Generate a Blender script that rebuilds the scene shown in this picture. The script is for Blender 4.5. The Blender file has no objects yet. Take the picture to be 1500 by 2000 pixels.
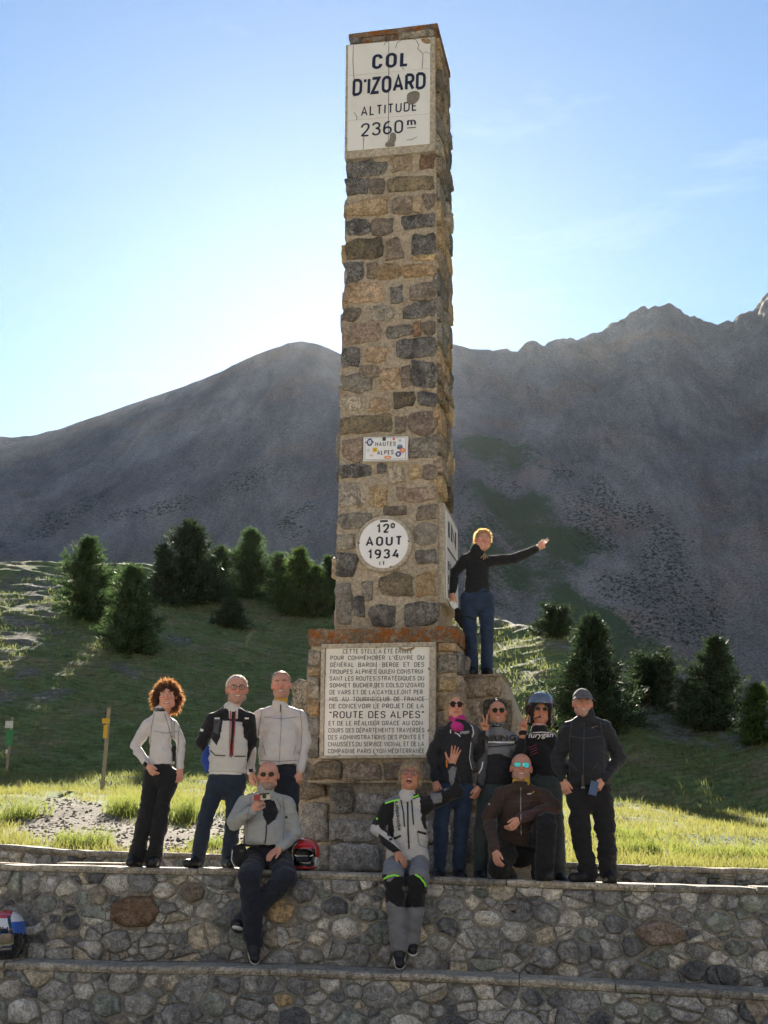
import bpy, bmesh, math, random
import numpy as np
from mathutils import Vector, Matrix
from mathutils.bvhtree import BVHTree

# ------------------------------------------------------------------ camera
scene = bpy.context.scene
COL = scene.collection
FPX, PITCH, ROLL = 2400.0, math.radians(15.2), math.radians(-0.70)
CAM = np.array([0.0, 0.0, 1.6])
_V = np.array([0, -math.sin(PITCH), math.cos(PITCH)])
_F = np.array([0, math.cos(PITCH), math.sin(PITCH)])
_X = np.array([1.0, 0, 0])
_R = math.cos(ROLL) * _X - math.sin(ROLL) * _V
_U = math.sin(ROLL) * _X + math.cos(ROLL) * _V
cd = bpy.data.cameras.new('camera'); cam = bpy.data.objects.new('camera', cd); COL.objects.link(cam)
cd.sensor_fit = 'VERTICAL'; cd.sensor_height = 36; cd.lens = 36 * FPX / 2000
cd.clip_start = 0.05; cd.clip_end = 20000
M = Matrix.Identity(4)
for i in range(3):
    M[i][0], M[i][1], M[i][2], M[i][3] = _R[i], _U[i], -_F[i], CAM[i]
cam.matrix_world = M
scene.camera = cam

# ------------------------------------------------------------------ sky, sun, exposure
SUN_PX = (668, 618)
def ray(x, y):
    d = _F * FPX + _R * (x - 750) + _U * (1000 - y)
    return d / np.linalg.norm(d)
_sd = ray(*SUN_PX)
SUN_EL = math.asin(_sd[2]); SUN_AZ = math.atan2(_sd[0], _sd[1])      # azimuth clockwise from +Y
w = bpy.data.worlds.new('World'); scene.world = w; w.use_nodes = True
nt = w.node_tree; nt.nodes.clear()
sky = nt.nodes.new('ShaderNodeTexSky'); sky.sky_type = 'NISHITA'; sky.sun_disc = False
sky.sun_elevation = SUN_EL; sky.sun_rotation = SUN_AZ
sky.altitude = 2360; sky.air_density = 1.0; sky.dust_density = 0.6; sky.ozone_density = 1.0
bg = nt.nodes.new('ShaderNodeBackground'); bg.inputs[1].default_value = 0.05
ow = nt.nodes.new('ShaderNodeOutputWorld')
# thin high cirrus over the whole sky
tint = nt.nodes.new('ShaderNodeMix'); tint.data_type = 'RGBA'; tint.blend_type = 'MULTIPLY'; tint.inputs[0].default_value = 1; tint.inputs[7].default_value = (.90, 1.0, 1.0, 1)
tcw = nt.nodes.new('ShaderNodeTexCoord'); mpw = nt.nodes.new('ShaderNodeMapping'); mpw.inputs['Scale'].default_value = (1.6, 1.6, 7.0); mpw.inputs['Rotation'].default_value = (.10, -.22, .3)
nzw = nt.nodes.new('ShaderNodeTexNoise'); nzw.inputs['Scale'].default_value = 2.3; nzw.inputs['Detail'].default_value = 9; nzw.inputs['Roughness'].default_value = .62; nzw.inputs['Distortion'].default_value = .5
rpw = nt.nodes.new('ShaderNodeMapRange'); rpw.inputs[1].default_value = .56; rpw.inputs[2].default_value = .86; rpw.inputs[4].default_value = .16
brt = nt.nodes.new('ShaderNodeMix'); brt.data_type = 'RGBA'; brt.inputs[7].default_value = (9.5, 9.8, 10.2, 1)
nt.links.new(tcw.outputs['Generated'], mpw.inputs[0]); nt.links.new(mpw.outputs[0], nzw.inputs['Vector']); nt.links.new(nzw.outputs[0], rpw.inputs[0]); nt.links.new(rpw.outputs[0], brt.inputs[0])
nt.links.new(sky.outputs[0], tint.inputs[6]); nt.links.new(tint.outputs[2], brt.inputs[6]); nt.links.new(brt.outputs[2], bg.inputs[0]); nt.links.new(bg.outputs[0], ow.inputs[0])
sl = bpy.data.lights.new('sun', 'SUN'); sl.energy = 5.0; sl.angle = math.radians(0.5); sl.color = (1.0, 0.90, 0.76)
sun = bpy.data.objects.new('sun', sl); COL.objects.link(sun)
sun.rotation_euler = Vector((-_sd[0], -_sd[1], -_sd[2])).to_track_quat('-Z', 'Y').to_euler()
sun.location = (0, 30, 40)
vs = scene.view_settings
vs.view_transform = 'Standard'; vs.look = 'None'; vs.exposure = 2.12; vs.gamma = 1.0; vs.use_curve_mapping = False
scene.cycles.max_bounces = 6; scene.cycles.diffuse_bounces = 3; scene.cycles.transparent_max_bounces = 6

# ------------------------------------------------------------------ helpers
RNG = np.random.default_rng(7)
random.seed(7)
def proj(P):
    P = np.asarray(P, float) - CAM
    d = P @ _F
    return 750 + FPX * (P @ _R) / d, 1000 - FPX * (P @ _U) / d
def at_y(x, y, Y):
    d = ray(x, y); return CAM + d * (Y / d[1])
def on_plane(x, y, P0, n):
    d = ray(x, y); P0 = np.asarray(P0, float); n = np.asarray(n, float)
    return CAM + d * (((P0 - CAM) @ n) / (d @ n))
def at_z(x, y, z):
    d = ray(x, y); return CAM + d * ((z - CAM[2]) / d[2])

def tag(o, label=None, cat=None, group=None, kind=None):
    if label: o['label'] = label
    if cat: o['category'] = cat
    if group: o['group'] = group
    if kind: o['kind'] = kind
    return o
def empty(name, loc=(0, 0, 0), label=None, cat=None, group=None):
    o = bpy.data.objects.new(name, None); COL.objects.link(o); o.location = tuple(float(a) for a in loc)
    o.empty_display_size = 0.1
    return tag(o, label, cat, group)
def link(name, me, parent=None):
    """mesh data is in world coordinates; parented parts are shifted to the parent's frame"""
    o = bpy.data.objects.new(name, me); COL.objects.link(o)
    if parent is not None:
        o.parent = parent
        p = parent; off = Vector((0, 0, 0))
        while p is not None:
            off += p.location; p = p.parent
        o.matrix_parent_inverse = Matrix.Identity(4)
        o.location = -off
    return o
def mesh_np(name, verts, faces, mats=(), smooth=False, midx=None):
    """verts (n,3); faces: (m,k) array or list of lists"""
    me = bpy.data.meshes.new(name)
    verts = np.ascontiguousarray(verts, dtype=np.float32)
    if isinstance(faces, np.ndarray):
        k = faces.shape[1]; nf = len(faces)
        me.vertices.add(len(verts)); me.vertices.foreach_set('co', verts.ravel())
        me.loops.add(nf * k); me.loops.foreach_set('vertex_index', np.ascontiguousarray(faces, dtype=np.int32).ravel())
        me.polygons.add(nf)
        me.polygons.foreach_set('loop_start', np.arange(0, nf * k, k, dtype=np.int32))
        me.polygons.foreach_set('loop_total', np.full(nf, k, dtype=np.int32))
    else:
        me.from_pydata(verts.tolist(), [], faces)
    for m in mats: me.materials.append(m)
    if midx is not None: me.polygons.foreach_set('material_index', np.asarray(midx, dtype=np.int32))
    me.update(calc_edges=True); me.validate()
    if smooth: me.polygons.foreach_set('use_smooth', np.ones(len(me.polygons), dtype=bool))
    return me
class MB:
    """collects boxes / tubes / sheets into one mesh"""
    def __init__(s): s.v = []; s.f = []; s.m = []
    def add(s, V, F, m=0):
        b = len(s.v); s.v += [tuple(map(float, q)) for q in V]; s.f += [[i + b for i in q] for q in F]; s.m += [m] * len(F)
    def hexa(s, c8, m=0):     # 4 bottom (ccw) + 4 top
        s.add(c8, [[3, 2, 1, 0], [4, 5, 6, 7], [0, 1, 5, 4], [1, 2, 6, 5], [2, 3, 7, 6], [3, 0, 4, 7]], m)
    def box(s, c, ax, ay, az, m=0):  # centre and half-axis vectors
        c, ax, ay, az = [np.asarray(q, float) for q in (c, ax, ay, az)]
        s.hexa([c - ax - ay - az, c + ax - ay - az, c + ax + ay - az, c - ax + ay - az,
                c - ax - ay + az, c + ax - ay + az, c + ax + ay + az, c - ax + ay + az], m)
    def tube(s, pts, r, n=6, m=0, cap=True):
        pts = [np.asarray(p, float) for p in pts]
        if not hasattr(r, '__len__'): r = [r] * len(pts)
        V = []; F = []; prev = None
        for i, p in enumerate(pts):
            t = pts[min(i + 1, len(pts) - 1)] - pts[max(i - 1, 0)]; t = t / (np.linalg.norm(t) + 1e-9)
            if prev is None:
                a = np.array([0, 0, 1.0]) if abs(t[2]) < .9 else np.array([1.0, 0, 0])
                u = np.cross(t, a)
            else: u = prev - t * (prev @ t)
            u /= np.linalg.norm(u) + 1e-9; prev = u; v = np.cross(t, u)
            for k in range(n):
                an = 2 * math.pi * k / n
                V.append(p + r[i] * (math.cos(an) * u + math.sin(an) * v))
        for i in range(len(pts) - 1):
            for k in range(n):
                F.append([i * n + k, i * n + (k + 1) % n, (i + 1) * n + (k + 1) % n, (i + 1) * n + k])
        if cap: F.append(list(range(n))[::-1]); F.append([(len(pts) - 1) * n + k for k in range(n)])
        s.add(V, F, m)
    def disc(s, c, u, v, n=16, m=0):
        c, u, v = [np.asarray(q, float) for q in (c, u, v)]
        s.add([c + u * math.cos(2 * math.pi * k / n) + v * math.sin(2 * math.pi * k / n) for k in range(n)], [list(range(n))], m)
    def sphere(s, c, ax, ay, az, n=8, k=12, m=0):
        c, ax, ay, az = [np.asarray(q, float) for q in (c, ax, ay, az)]
        V = [c + az]; F = []
        for i in range(1, n):
            th = math.pi * i / n
            for j in range(k):
                ph = 2 * math.pi * j / k
                V.append(c + az * math.cos(th) + (ax * math.cos(ph) + ay * math.sin(ph)) * math.sin(th))
        V.append(c - az); e = len(V) - 1
        for j in range(k):
            F.append([0, 1 + j, 1 + (j + 1) % k]); F.append([e, 1 + (n - 2) * k + (j + 1) % k, 1 + (n - 2) * k + j])
            for i in range(n - 2):
                a = 1 + i * k
                F.append([a + j, a + k + j, a + k + (j + 1) % k, a + (j + 1) % k])
        s.add(V, F, m)
    def build(s, name, mats, parent=None, smooth=False):
        if not isinstance(mats, (list, tuple)): mats = [mats]
        return link(name, mesh_np(name, np.array(s.v), s.f, mats, smooth, s.m), parent)

def _h(ix, iy, iz, seed):
    n = (ix.astype(np.int64) * 374761393 + iy.astype(np.int64) * 668265263 + iz.astype(np.int64) * 2147483647 % 1274126177 + seed * 1013904223) & 0xffffffff
    n = ((n ^ (n >> 13)) * 1274126177) & 0xffffffff
    return ((n ^ (n >> 16)) & 0xffff).astype(np.float32) / 65535.0
def vnoise(x, y, z=None, seed=0):
    x = np.asarray(x, np.float64); y = np.asarray(y, np.float64)
    z = np.zeros_like(x) if z is None else np.asarray(z, np.float64)
    ix, iy, iz = np.floor(x), np.floor(y), np.floor(z)
    fx, fy, fz = x - ix, y - iy, z - iz
    fx = fx * fx * (3 - 2 * fx); fy = fy * fy * (3 - 2 * fy); fz = fz * fz * (3 - 2 * fz)
    r = 0
    for a in (0, 1):
        for b in (0, 1):
            for c in (0, 1):
                r = r + _h(ix + a, iy + b, iz + c, seed) * (fx if a else 1 - fx) * (fy if b else 1 - fy) * (fz if c else 1 - fz)
    return r * 2 - 1
def fbm(x, y, z=None, oct=4, seed=0, gain=.5):
    s = 0; a = 1; f = 1
    for i in range(oct):
        s = s + a * vnoise(np.asarray(x) * f, np.asarray(y) * f, None if z is None else np.asarray(z) * f, seed + i)
        a *= gain; f *= 2.03
    return s
def sstep(a, b, x):
    t = np.clip((np.asarray(x, float) - a) / (b - a), 0, 1); return t * t * (3 - 2 * t)

# ------------------------------------------------------------------ materials
def new_mat(name):
    m = bpy.data.materials.new(name); m.use_nodes = True
    t = m.node_tree; b = t.nodes['Principled BSDF']
    return m, t, b
def N(t, kind, **kw):
    n = t.nodes.new(kind)
    for k, v in kw.items(): setattr(n, k, v)
    return n
def noise(t, scale, detail=4, rough=.55, vec=None, dist=0):
    n = N(t, 'ShaderNodeTexNoise'); n.inputs['Scale'].default_value = scale; n.inputs['Detail'].default_value = detail
    n.inputs['Roughness'].default_value = rough; n.inputs['Distortion'].default_value = dist
    if vec is not None: t.links.new(vec, n.inputs['Vector'])
    return n
def ramp(t, src, stops):
    r = N(t, 'ShaderNodeValToRGB'); e = r.color_ramp.elements
    while len(e) < len(stops): e.new(.5)
    for i, (p, c) in enumerate(stops):
        e[i].position = p; e[i].color = (*c, 1) if not hasattr(c, '__float__') else (c, c, c, 1)
    t.links.new(src, r.inputs[0]); return r
def mixc(t, fac, a, b, mode='MIX'):
    n = N(t, 'ShaderNodeMix', data_type='RGBA', blend_type=mode)
    for s, v in ((0, fac), (6, a), (7, b)):
        if hasattr(v, 'links') or hasattr(v, 'is_linked'): t.links.new(v, n.inputs[s])
        elif s == 0: n.inputs[0].default_value = v
        else: n.inputs[s].default_value = (*v, 1)
    return n.outputs[2]
def bump(t, b, h, strength=.3, dist=.01):
    n = N(t, 'ShaderNodeBump'); n.inputs['Strength'].default_value = strength; n.inputs['Distance'].default_value = dist
    t.links.new(h, n.inputs['Height']); t.links.new(n.outputs[0], b.inputs['Normal']); return n
def objco(t):
    return N(t, 'ShaderNodeTexCoord').outputs['Object']
_mc = {}
def simple(name, col, rough=.6, var=.15, scale=8, bmp=0, metal=0, spec=.5, bscale=None, coat=0, sheen=0):
    if name in _mc: return _mc[name]
    m, t, b = new_mat(name)
    co = objco(t)
    n = noise(t, scale, 5, .6, co)
    lo = tuple(c * (1 - var) for c in col); hi = tuple(min(1, c * (1 + var)) for c in col)
    r = ramp(t, n.outputs[0], [(.3, lo), (.7, hi)])
    t.links.new(r.outputs[0], b.inputs['Base Color'])
    b.inputs['Roughness'].default_value = rough; b.inputs['Metallic'].default_value = metal
    b.inputs['Specular IOR Level'].default_value = spec; b.inputs['Coat Weight'].default_value = coat
    if sheen: b.inputs['Sheen Weight'].default_value = sheen
    if bmp:
        n2 = noise(t, bscale or scale * 4, 4, .6, co); bump(t, b, n2.outputs[0], .5, bmp)
    _mc[name] = m; return m
# ------------------------------------------------------------------ layout lines (metres; forecourt z = 0)
STELE_O = np.array([0.033, 13.203]); TH = math.radians(12.04)
EX = np.array([math.cos(TH), -math.sin(TH), 0]); EY = np.array([math.sin(TH), math.cos(TH), 0]); EZ = np.array([0, 0, 1.0])
TW = math.radians(7.0)
WX = np.array([math.cos(TW), -math.sin(TW), 0]); WN = np.array([math.sin(TW), math.cos(TW), 0])
WALL0 = np.array([STELE_O[0], STELE_O[1], 0]) - WN * 1.6          # point on the front face of the upper wall
def wall_pt(x, y, off=0.0):                                       # photo ray onto a vertical plane parallel to the walls
    return on_plane(x, y, WALL0 + WN * off, WN)
def wall_s(P): return (np.asarray(P) - WALL0) @ WX
def wall_y(px, off=0.0): return wall_pt(px, 1700, off)[1]
_lp = [(-60, 1686), (0, 1687), (320, 1694), (460, 1697), (740, 1707), (860, 1712), (1100, 1722), (1490, 1734), (1560, 1736)]
_ls = [wall_s(wall_pt(*q)) for q in _lp]; _lz = [wall_pt(*q)[2] for q in _lp]
_ls = [-14] + _ls + [14]; _lz = [_lz[0]] + _lz + [_lz[-1]]
def ledge_z(s): return np.interp(s, _ls, _lz)                      # top of the upper coping along the wall
BACK = 2.35                                                        # back wall of the terrace, metres behind the front face
_bp = [(-60, 1647), (0, 1649), (60, 1653), (125, 1660), (250, 1664), (420, 1668), (1000, 1682), (1200, 1689), (1490, 1696), (1560, 1698)]
_bs = [wall_s(wall_pt(*q, BACK)) for q in _bp]; _bz = [wall_pt(*q, BACK)[2] for q in _bp]
def back_z(s): return np.interp(s, _bs, _bz)

# ------------------------------------------------------------------ terrain sheet
def px_az(x, y=1400):
    d = ray(x, y); return math.atan2(d[0], d[1])
def curve(pts):                                                    # (px x, px y, range) -> az, r, z arrays
    A = []; Rr = []; Z = []
    for x, y, r in pts:
        d = ray(x, y); k = r / math.hypot(d[0], d[1])
        A.append(math.atan2(d[0], d[1])); Rr.append(r); Z.append(CAM[2] + d[2] * k)
    return np.array(A), np.array(Rr), np.array(Z)
cB = curve([(-200, 1525, 38), (0, 1522, 38), (250, 1525, 38), (420, 1532, 38), (650, 1545, 38), (900, 1560, 36), (1110, 1560, 34), (1250, 1562, 33), (1400, 1585, 32), (1500, 1600, 31), (1700, 1610, 31)])
cC = curve([(-200, 1100, 72), (0, 1098, 72), (120, 1097, 72), (280, 1100, 72), (350, 1120, 71), (450, 1140, 70), (560, 1165, 68.5), (650, 1185, 66), (760, 1200, 62.5), (900, 1197, 60), (965, 1200, 58), (1040, 1215, 55.5), (1100, 1237, 53), (1160, 1285, 49), (1230, 1335, 44), (1330, 1392, 41), (1420, 1418, 38.7), (1500, 1440, 37), (1700, 1470, 37)])
RIDGE = [(-260, 900), (-120, 862), (0, 848), (40, 850), (70, 845), (120, 832), (200, 806), (300, 770), (380, 742), (440, 717), (480, 696), (520, 681), (560, 666), (590, 661), (615, 664), (640, 675), (680, 692), (740, 700), (800, 690), (850, 672), (885, 667), (940, 677), (1010, 681), (1025, 666), (1060, 664), (1090, 660), (1130, 655), (1180, 640), (1215, 627), (1240, 606), (1270, 594), (1310, 590), (1325, 597), (1345, 613), (1370, 625), (1400, 626), (1430, 623), (1440, 612), (1470, 605), (1482, 590), (1490, 576), (1500, 570), (1540, 545), (1620, 560), (1760, 600)]
cR = curve([(x, y, 720 + 30 * math.sin(x / 170)) for x, y in RIDGE])
def ci(c, az, k): return np.interp(az, c[0], c[k])

def build_terrain():
    az_in = np.linspace(-math.radians(20.5), math.radians(20.5), 430)
    az_out = np.linspace(math.radians(20.5), 2 * math.pi - math.radians(20.5), 96)[1:-1]
    az = np.concatenate([az_in, az_out]); nA = len(az)
    azs = (az + math.pi) % (2 * math.pi) - math.pi                 # signed
    azc = np.clip(azs, cB[0][0], cB[0][-1])
    # distance to the line just behind the back wall
    ca = np.cos(azs); sa = np.sin(azs)
    den = sa * WN[0] + ca * WN[1]
    dW = (WALL0 + WN * (BACK + .30)) @ WN
    rw = np.where(den > .35, dW / np.maximum(den, .35), dW / .35)
    d = np.concatenate([[-99, -.25, 0.0], np.geomspace(.3, 4, 16), np.linspace(4.2, 58, 215), np.geomspace(60, 290, 34), np.linspace(296, 745, 190), np.geomspace(760, 3000, 10)])
    nR = len(d)
    A = np.repeat(azs[:, None], nR, 1); AC = np.repeat(azc[:, None], nR, 1)
    r = np.where(d[None, :] < -1, 0.2, rw[:, None] + d[None, :])
    x = r * np.sin(A); y = r * np.cos(A)
    s = (x - WALL0[0]) * WX[0] + (y - WALL0[1]) * WX[1]
    zb = np.interp(s, _bs, _bz) - .06
    # profile by range
    rB, zB = ci(cB, AC, 1), ci(cB, AC, 2)
    rC, zC = ci(cC, AC, 1), ci(cC, AC, 2); rR, zR = ci(cR, AC, 1), ci(cR, AC, 2)
    far = sstep(math.radians(35), math.radians(80), np.abs(A))      # beside / behind: unseen slopes, raised to bounce sunlight onto the front
    r0 = np.repeat(rw[:, None], nR, 1)
    rV, zV = rC + 60, zC - 6; rF = 330.0; zF = 22 + 0 * r
    K = [(r0, zb), (r0 + 6, zb + .35 * (zB - zb)), (rB, zB), (rC, zC), (rV, zV), (rF + 0 * r, np.maximum(zF, zV + 2)), (rR, zR), (rR + 260, zR - 150), (3300 + 0 * r, zR * .2)]
    z = np.zeros_like(r)
    z[:] = K[0][1]
    for (ra, za), (rb, zb_) in zip(K[:-1], K[1:]):
        t = np.clip((r - ra) / (rb - ra), 0, 1)
        z = np.where(r >= ra, za + (zb_ - za) * t, z)
    # soften corners along the radius
    for _ in range(6):
        zz = z.copy(); zz[:, 4:-1] = (z[:, 3:-2] + 2 * z[:, 4:-1] + z[:, 5:]) / 4; z = zz
    # crags on the sky line are kept sharp: noise
    mt = sstep(200, 330, r)
    up = np.clip((r - rF) / (rR - rF), 0, 1.2)
    g1 = fbm(x / 60, y / 60, oct=5, seed=3); g2 = fbm(A * 38 + 3, r / 160, oct=4, seed=9)
    crag = fbm(x / 9, y / 9, z / 9, oct=4, seed=5)
    right = sstep(-.02, .2, A)
    edge = 1 - .92 * np.exp(-((r - rR) / 22) ** 2)
    z += mt * edge * (fbm(A * 60 + r / 90, r / 160, oct=4, seed=19) * 1.1 * np.sin(np.clip(up, 0, 1) * math.pi)) + mt * edge * (g1 * 6 * (1 - .5 * up) + g2 * 5 * (.3 + .7 * right) * np.sin(np.clip(up, 0, 1) * math.pi))
    z += mt * crag * (.35 + (1.1 + 3.2 * right * sstep(.45, .9, up)) * sstep(.25, .8, up) * (.25 + .75 * right))
    hill = sstep(8, 18, r - r0) * (1 - sstep(110, 170, r))
    z += hill * (fbm(x / 9, y / 9, oct=3, seed=21) * .14 + fbm(x / 2.2, y / 1.0, oct=3, seed=22) * .085 + fbm(x / .9, y / .4, oct=2, seed=23) * .05)
    near = sstep(.4, 3, r - r0) * (1 - hill)
    z += near * (fbm(x / 3, y / 3, oct=3, seed=31) * .10 + fbm(x / .6, y / .6, oct=2, seed=32) * .025) * (1 - mt)
    backz = np.interp(r, [0, 75, 160, 300, 650, 900, 3300], [0, 0, 14, 70, 290, 250, 40]) * (1 + .25 * np.sin(A * 5 + 1)) + mt * g1 * 8
    z = z * (1 - far) + far * backz
    low = (r < r0 - .1)
    z = np.where(low, 0.0, z)
    z[:, 0] = 0
    P = np.stack([x, y, z], -1)
    idx = np.arange(nA * nR).reshape(nA, nR)
    a = idx; b = np.roll(idx, -1, 0)
    F = np.stack([a[:, :-1], b[:, :-1], b[:, 1:], a[:, 1:]], -1).reshape(-1, 4)
    F = F[:, ::-1]
    return P.reshape(-1, 3), F, r.reshape(-1), (r - r0).reshape(-1), up.reshape(-1), (A.reshape(-1))
TP, TF, T_r, T_d, T_up, T_az = build_terrain()

def terrain_masks():
    X, Y = proj(np.where(TP[:, 1:2] > 1, TP, np.array([[0, 1e4, 0]])))
    def blob(cx, cy, rx, ry, ang=0):
        c, s_ = math.cos(ang), math.sin(ang); dx, dy = X - cx, Y - cy
        return np.exp(-(((c * dx + s_ * dy) / rx) ** 2 + ((-s_ * dx + c * dy) / ry) ** 2) ** 1.5)
    wob = fbm(TP[:, 0] / 2.2, TP[:, 1] / 2.2, oct=3, seed=41)
    hillz = (T_d > 0) & (T_r < 120)
    path = np.zeros(len(X))
    for q in ((150, 1610, 120, 48, .12), (60, 1590, 80, 22, 0), (300, 1640, 150, 26, 0), (420, 1628, 70, 40, 0), (1400, 1655, 60, 8, 0), (1010, 1650, 60, 20, 0), (640, 1640, 120, 30, 0)):
        path = np.maximum(path, blob(*q))
    path *= hillz & (T_d < 22)
    scree = np.zeros(len(X))
    for q in ((60, 1230, 60, 60, -1.0), (25, 1340, 70, 26, -.6), (120, 1350, 50, 16, -.3), (250, 1310, 42, 14, .5), (355, 1260, 50, 18, .5), (60, 1140, 90, 30, 0), (1010, 1215, 110, 14, .1), (1150, 1300, 120, 22, .6), (1260, 1385, 110, 22, .5), (1420, 1440, 100, 14, .3), (210, 1140, 60, 22, 0), (1330, 1440, 90, 20, .2)):
        scree = np.maximum(scree, .95 * blob(*q))
    scree *= hillz & (T_d > 14)
    # vegetation on the far slope
    veg = np.zeros(len(X))
    for q in ((990, 1000, 130, 190, -.25), (960, 1120, 140, 120, 0), (1120, 1130, 120, 150, -.5), (1200, 1230, 180, 90, .5), (940, 880, 60, 70, 0)):
        veg = np.maximum(veg, blob(*q))
    tuss = np.zeros(len(X))
    for q in ((330, 960, 300, 55, -.18), (60, 1030, 160, 36, -.35), (580, 1010, 60, 70, 0), (1230, 1090, 150, 210, -.75), (1130, 930, 130, 60, .1), (1340, 1230, 200, 120, .5), (960, 960, 110, 160, 0)):
        tuss = np.maximum(tuss, blob(*q))
    m = (T_r > 200)
    path = np.clip(path * 1.5 + .22 * wob * (path > .05), 0, 1); scree = np.clip(scree * .95 + .55 * fbm(TP[:, 0] / .9, TP[:, 1] / .9, oct=3, seed=44) * (scree > .05), 0, .8)
    nz = fbm(TP[:, 0] / 26 + T_r / 60, T_r / 34, oct=4, seed=61)
    veg = np.clip(veg * (.75 + .55 * nz), 0, 1); tuss = np.clip(tuss * (.85 + .45 * fbm(TP[:, 0] / 13 + 7, T_r / 18, oct=3, seed=62)) + .15 * (T_up < .55), 0, 1)
    return path, scree, veg * m, tuss * m
T_path, T_scree, T_veg, T_tuss = terrain_masks()

def ground_material():
    m, t, b = new_mat('alpine_ground')
    b.inputs['Roughness'].default_value = .95; b.inputs['Specular IOR Level'].default_value = .15
    co = objco(t)
    at = N(t, 'ShaderNodeAttribute', attribute_name='masks'); sep = N(t, 'ShaderNodeSeparateColor'); t.links.new(at.outputs['Color'], sep.inputs[0])
    at2 = N(t, 'ShaderNodeAttribute', attribute_name='far'); sep2 = N(t, 'ShaderNodeSeparateColor'); t.links.new(at2.outputs['Color'], sep2.inputs[0])
    # meadow / hill grass with soil between
    n1 = noise(t, .55, 6, .65, co); mapg = N(t, 'ShaderNodeMapping'); t.links.new(co, mapg.inputs[0]); mapg.inputs['Scale'].default_value = (.45, 1.0, 1.0); n2 = noise(t, 5.0, 6, .75, mapg.outputs[0], .5); n3 = noise(t, 38, 3, .6, co)
    g = ramp(t, n1.outputs[0], [(.30, (.095, .14, .055)), (.48, (.14, .19, .07)), (.60, (.20, .19, .10)), (.74, (.24, .205, .135))])
    g2 = ramp(t, n2.outputs[0], [(.36, (.30, .31, .28)), (.60, (1.3, 1.28, 1.2))])
    grass = mixc(t, .85, g.outputs[0], g2.outputs[0], 'MULTIPLY')
    # gravel
    v = N(t, 'ShaderNodeTexVoronoi'); v.inputs['Scale'].default_value = 16; t.links.new(co, v.inputs['Vector'])
    gv = ramp(t, v.outputs['Color'], [(.1, (.075, .066, .052)), (.9, (.20, .175, .14))])
    # scree on the hill
    v2 = N(t, 'ShaderNodeTexVoronoi'); v2.inputs['Scale'].default_value = 6; t.links.new(co, v2.inputs['Vector'])
    sv = ramp(t, v2.outputs['Color'], [(.1, (.09, .085, .07)), (.5, (.15, .14, .12)), (.9, (.27, .255, .225))])
    # far slope : scree in runs that go down the fall line
    map1 = N(t, 'ShaderNodeMapping'); t.links.new(co, map1.inputs[0]); map1.inputs['Scale'].default_value = (.8, .3, .35); map1.inputs['Rotation'].default_value = (0, .75, 0)
    f1 = noise(t, .035, 7, .62, map1.outputs[0]); f2 = noise(t, 1.1, 8, .8, co)
    rock = ramp(t, f1.outputs[0], [(.30, (.17, .15, .14)), (.5, (.245, .22, .20)), (.72, (.37, .335, .30))])
    rk2 = ramp(t, f2.outputs[0], [(.40, (.50, .50, .50)), (.60, (1.48, 1.46, 1.40))])
    rockc = mixc(t, .8, rock.outputs[0], rk2.outputs[0], 'MULTIPLY')
    map3 = N(t, 'ShaderNodeMapping'); t.links.new(co, map3.inputs[0]); map3.inputs['Scale'].default_value = (1.0, .18, .22); map3.inputs['Rotation'].default_value = (0, .85, 0); f6 = noise(t, .10, 6, .7, map3.outputs[0], .6)
    rk3 = ramp(t, f6.outputs[0], [(.32, (.80, .80, .81)), (.68, (1.20, 1.18, 1.15))]); rockc = mixc(t, .85, rockc, rk3.outputs[0], 'MULTIPLY')
    f7 = noise(t, .02, 5, .6, co); rk4 = ramp(t, f7.outputs[0], [(.5, (1, 1, 1)), (.72, (1.25, 1.02, .84))]); rockc = mixc(t, .8, rockc, rk4.outputs[0], 'MULTIPLY')
    # green cover and tussock spots
    f3 = noise(t, .055, 6, .7, map1.outputs[0])
    def thr(mask, nz, lo, hi, gain):
        a = N(t, 'ShaderNodeMath', operation='MULTIPLY_ADD'); t.links.new(mask, a.inputs[0]); a.inputs[1].default_value = gain; t.links.new(nz, a.inputs[2])
        r = N(t, 'ShaderNodeMapRange'); t.links.new(a.outputs[0], r.inputs[0]); r.inputs[1].default_value = lo; r.inputs[2].default_value = hi; return r.outputs[0]
    f4 = noise(t, .35, 7, .85, co, 1.2)
    green = ramp(t, f2.outputs[0], [(.3, (.055, .085, .042)), (.7, (.12, .155, .075))])
    c1 = mixc(t, thr(sep2.outputs[0], f4.outputs[0], .84, 1.0, .62), rockc, green.outputs[0])
    map2 = N(t, 'ShaderNodeMapping'); t.links.new(co, map2.inputs[0]); map2.inputs['Scale'].default_value = (.8, .45, 1.0)
    f5 = noise(t, .95, 4, .65, map2.outputs[0], .3)
    c2 = mixc(t, thr(sep2.outputs[1], f5.outputs[0], .92, 1.0, .42), c1, (.055, .068, .045))
    near = mixc(t, thr(sep.outputs[1], n2.outputs[0], .76, .98, .52), grass, sv.outputs[0])
    near = mixc(t, thr(sep.outputs[0], n2.outputs[0], .80, 1.02, .60), near, gv.outputs[0])
    allc = mixc(t, sep.outputs[2], near, c2)
    t.links.new(allc, b.inputs['Base Color'])
    hb = N(t, 'ShaderNodeMath', operation='ADD'); t.links.new(n2.outputs[0], hb.inputs[0]); t.links.new(n3.outputs[0], hb.inputs[1])
    b1 = N(t, 'ShaderNodeBump'); b1.inputs['Strength'].default_value = .7; b1.inputs['Distance'].default_value = .06; t.links.new(hb.outputs[0], b1.inputs['Height'])
    fb = N(t, 'ShaderNodeMath', operation='MULTIPLY'); t.links.new(f2.outputs[0], fb.inputs[0]); t.links.new(sep.outputs[2], fb.inputs[1])
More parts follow.
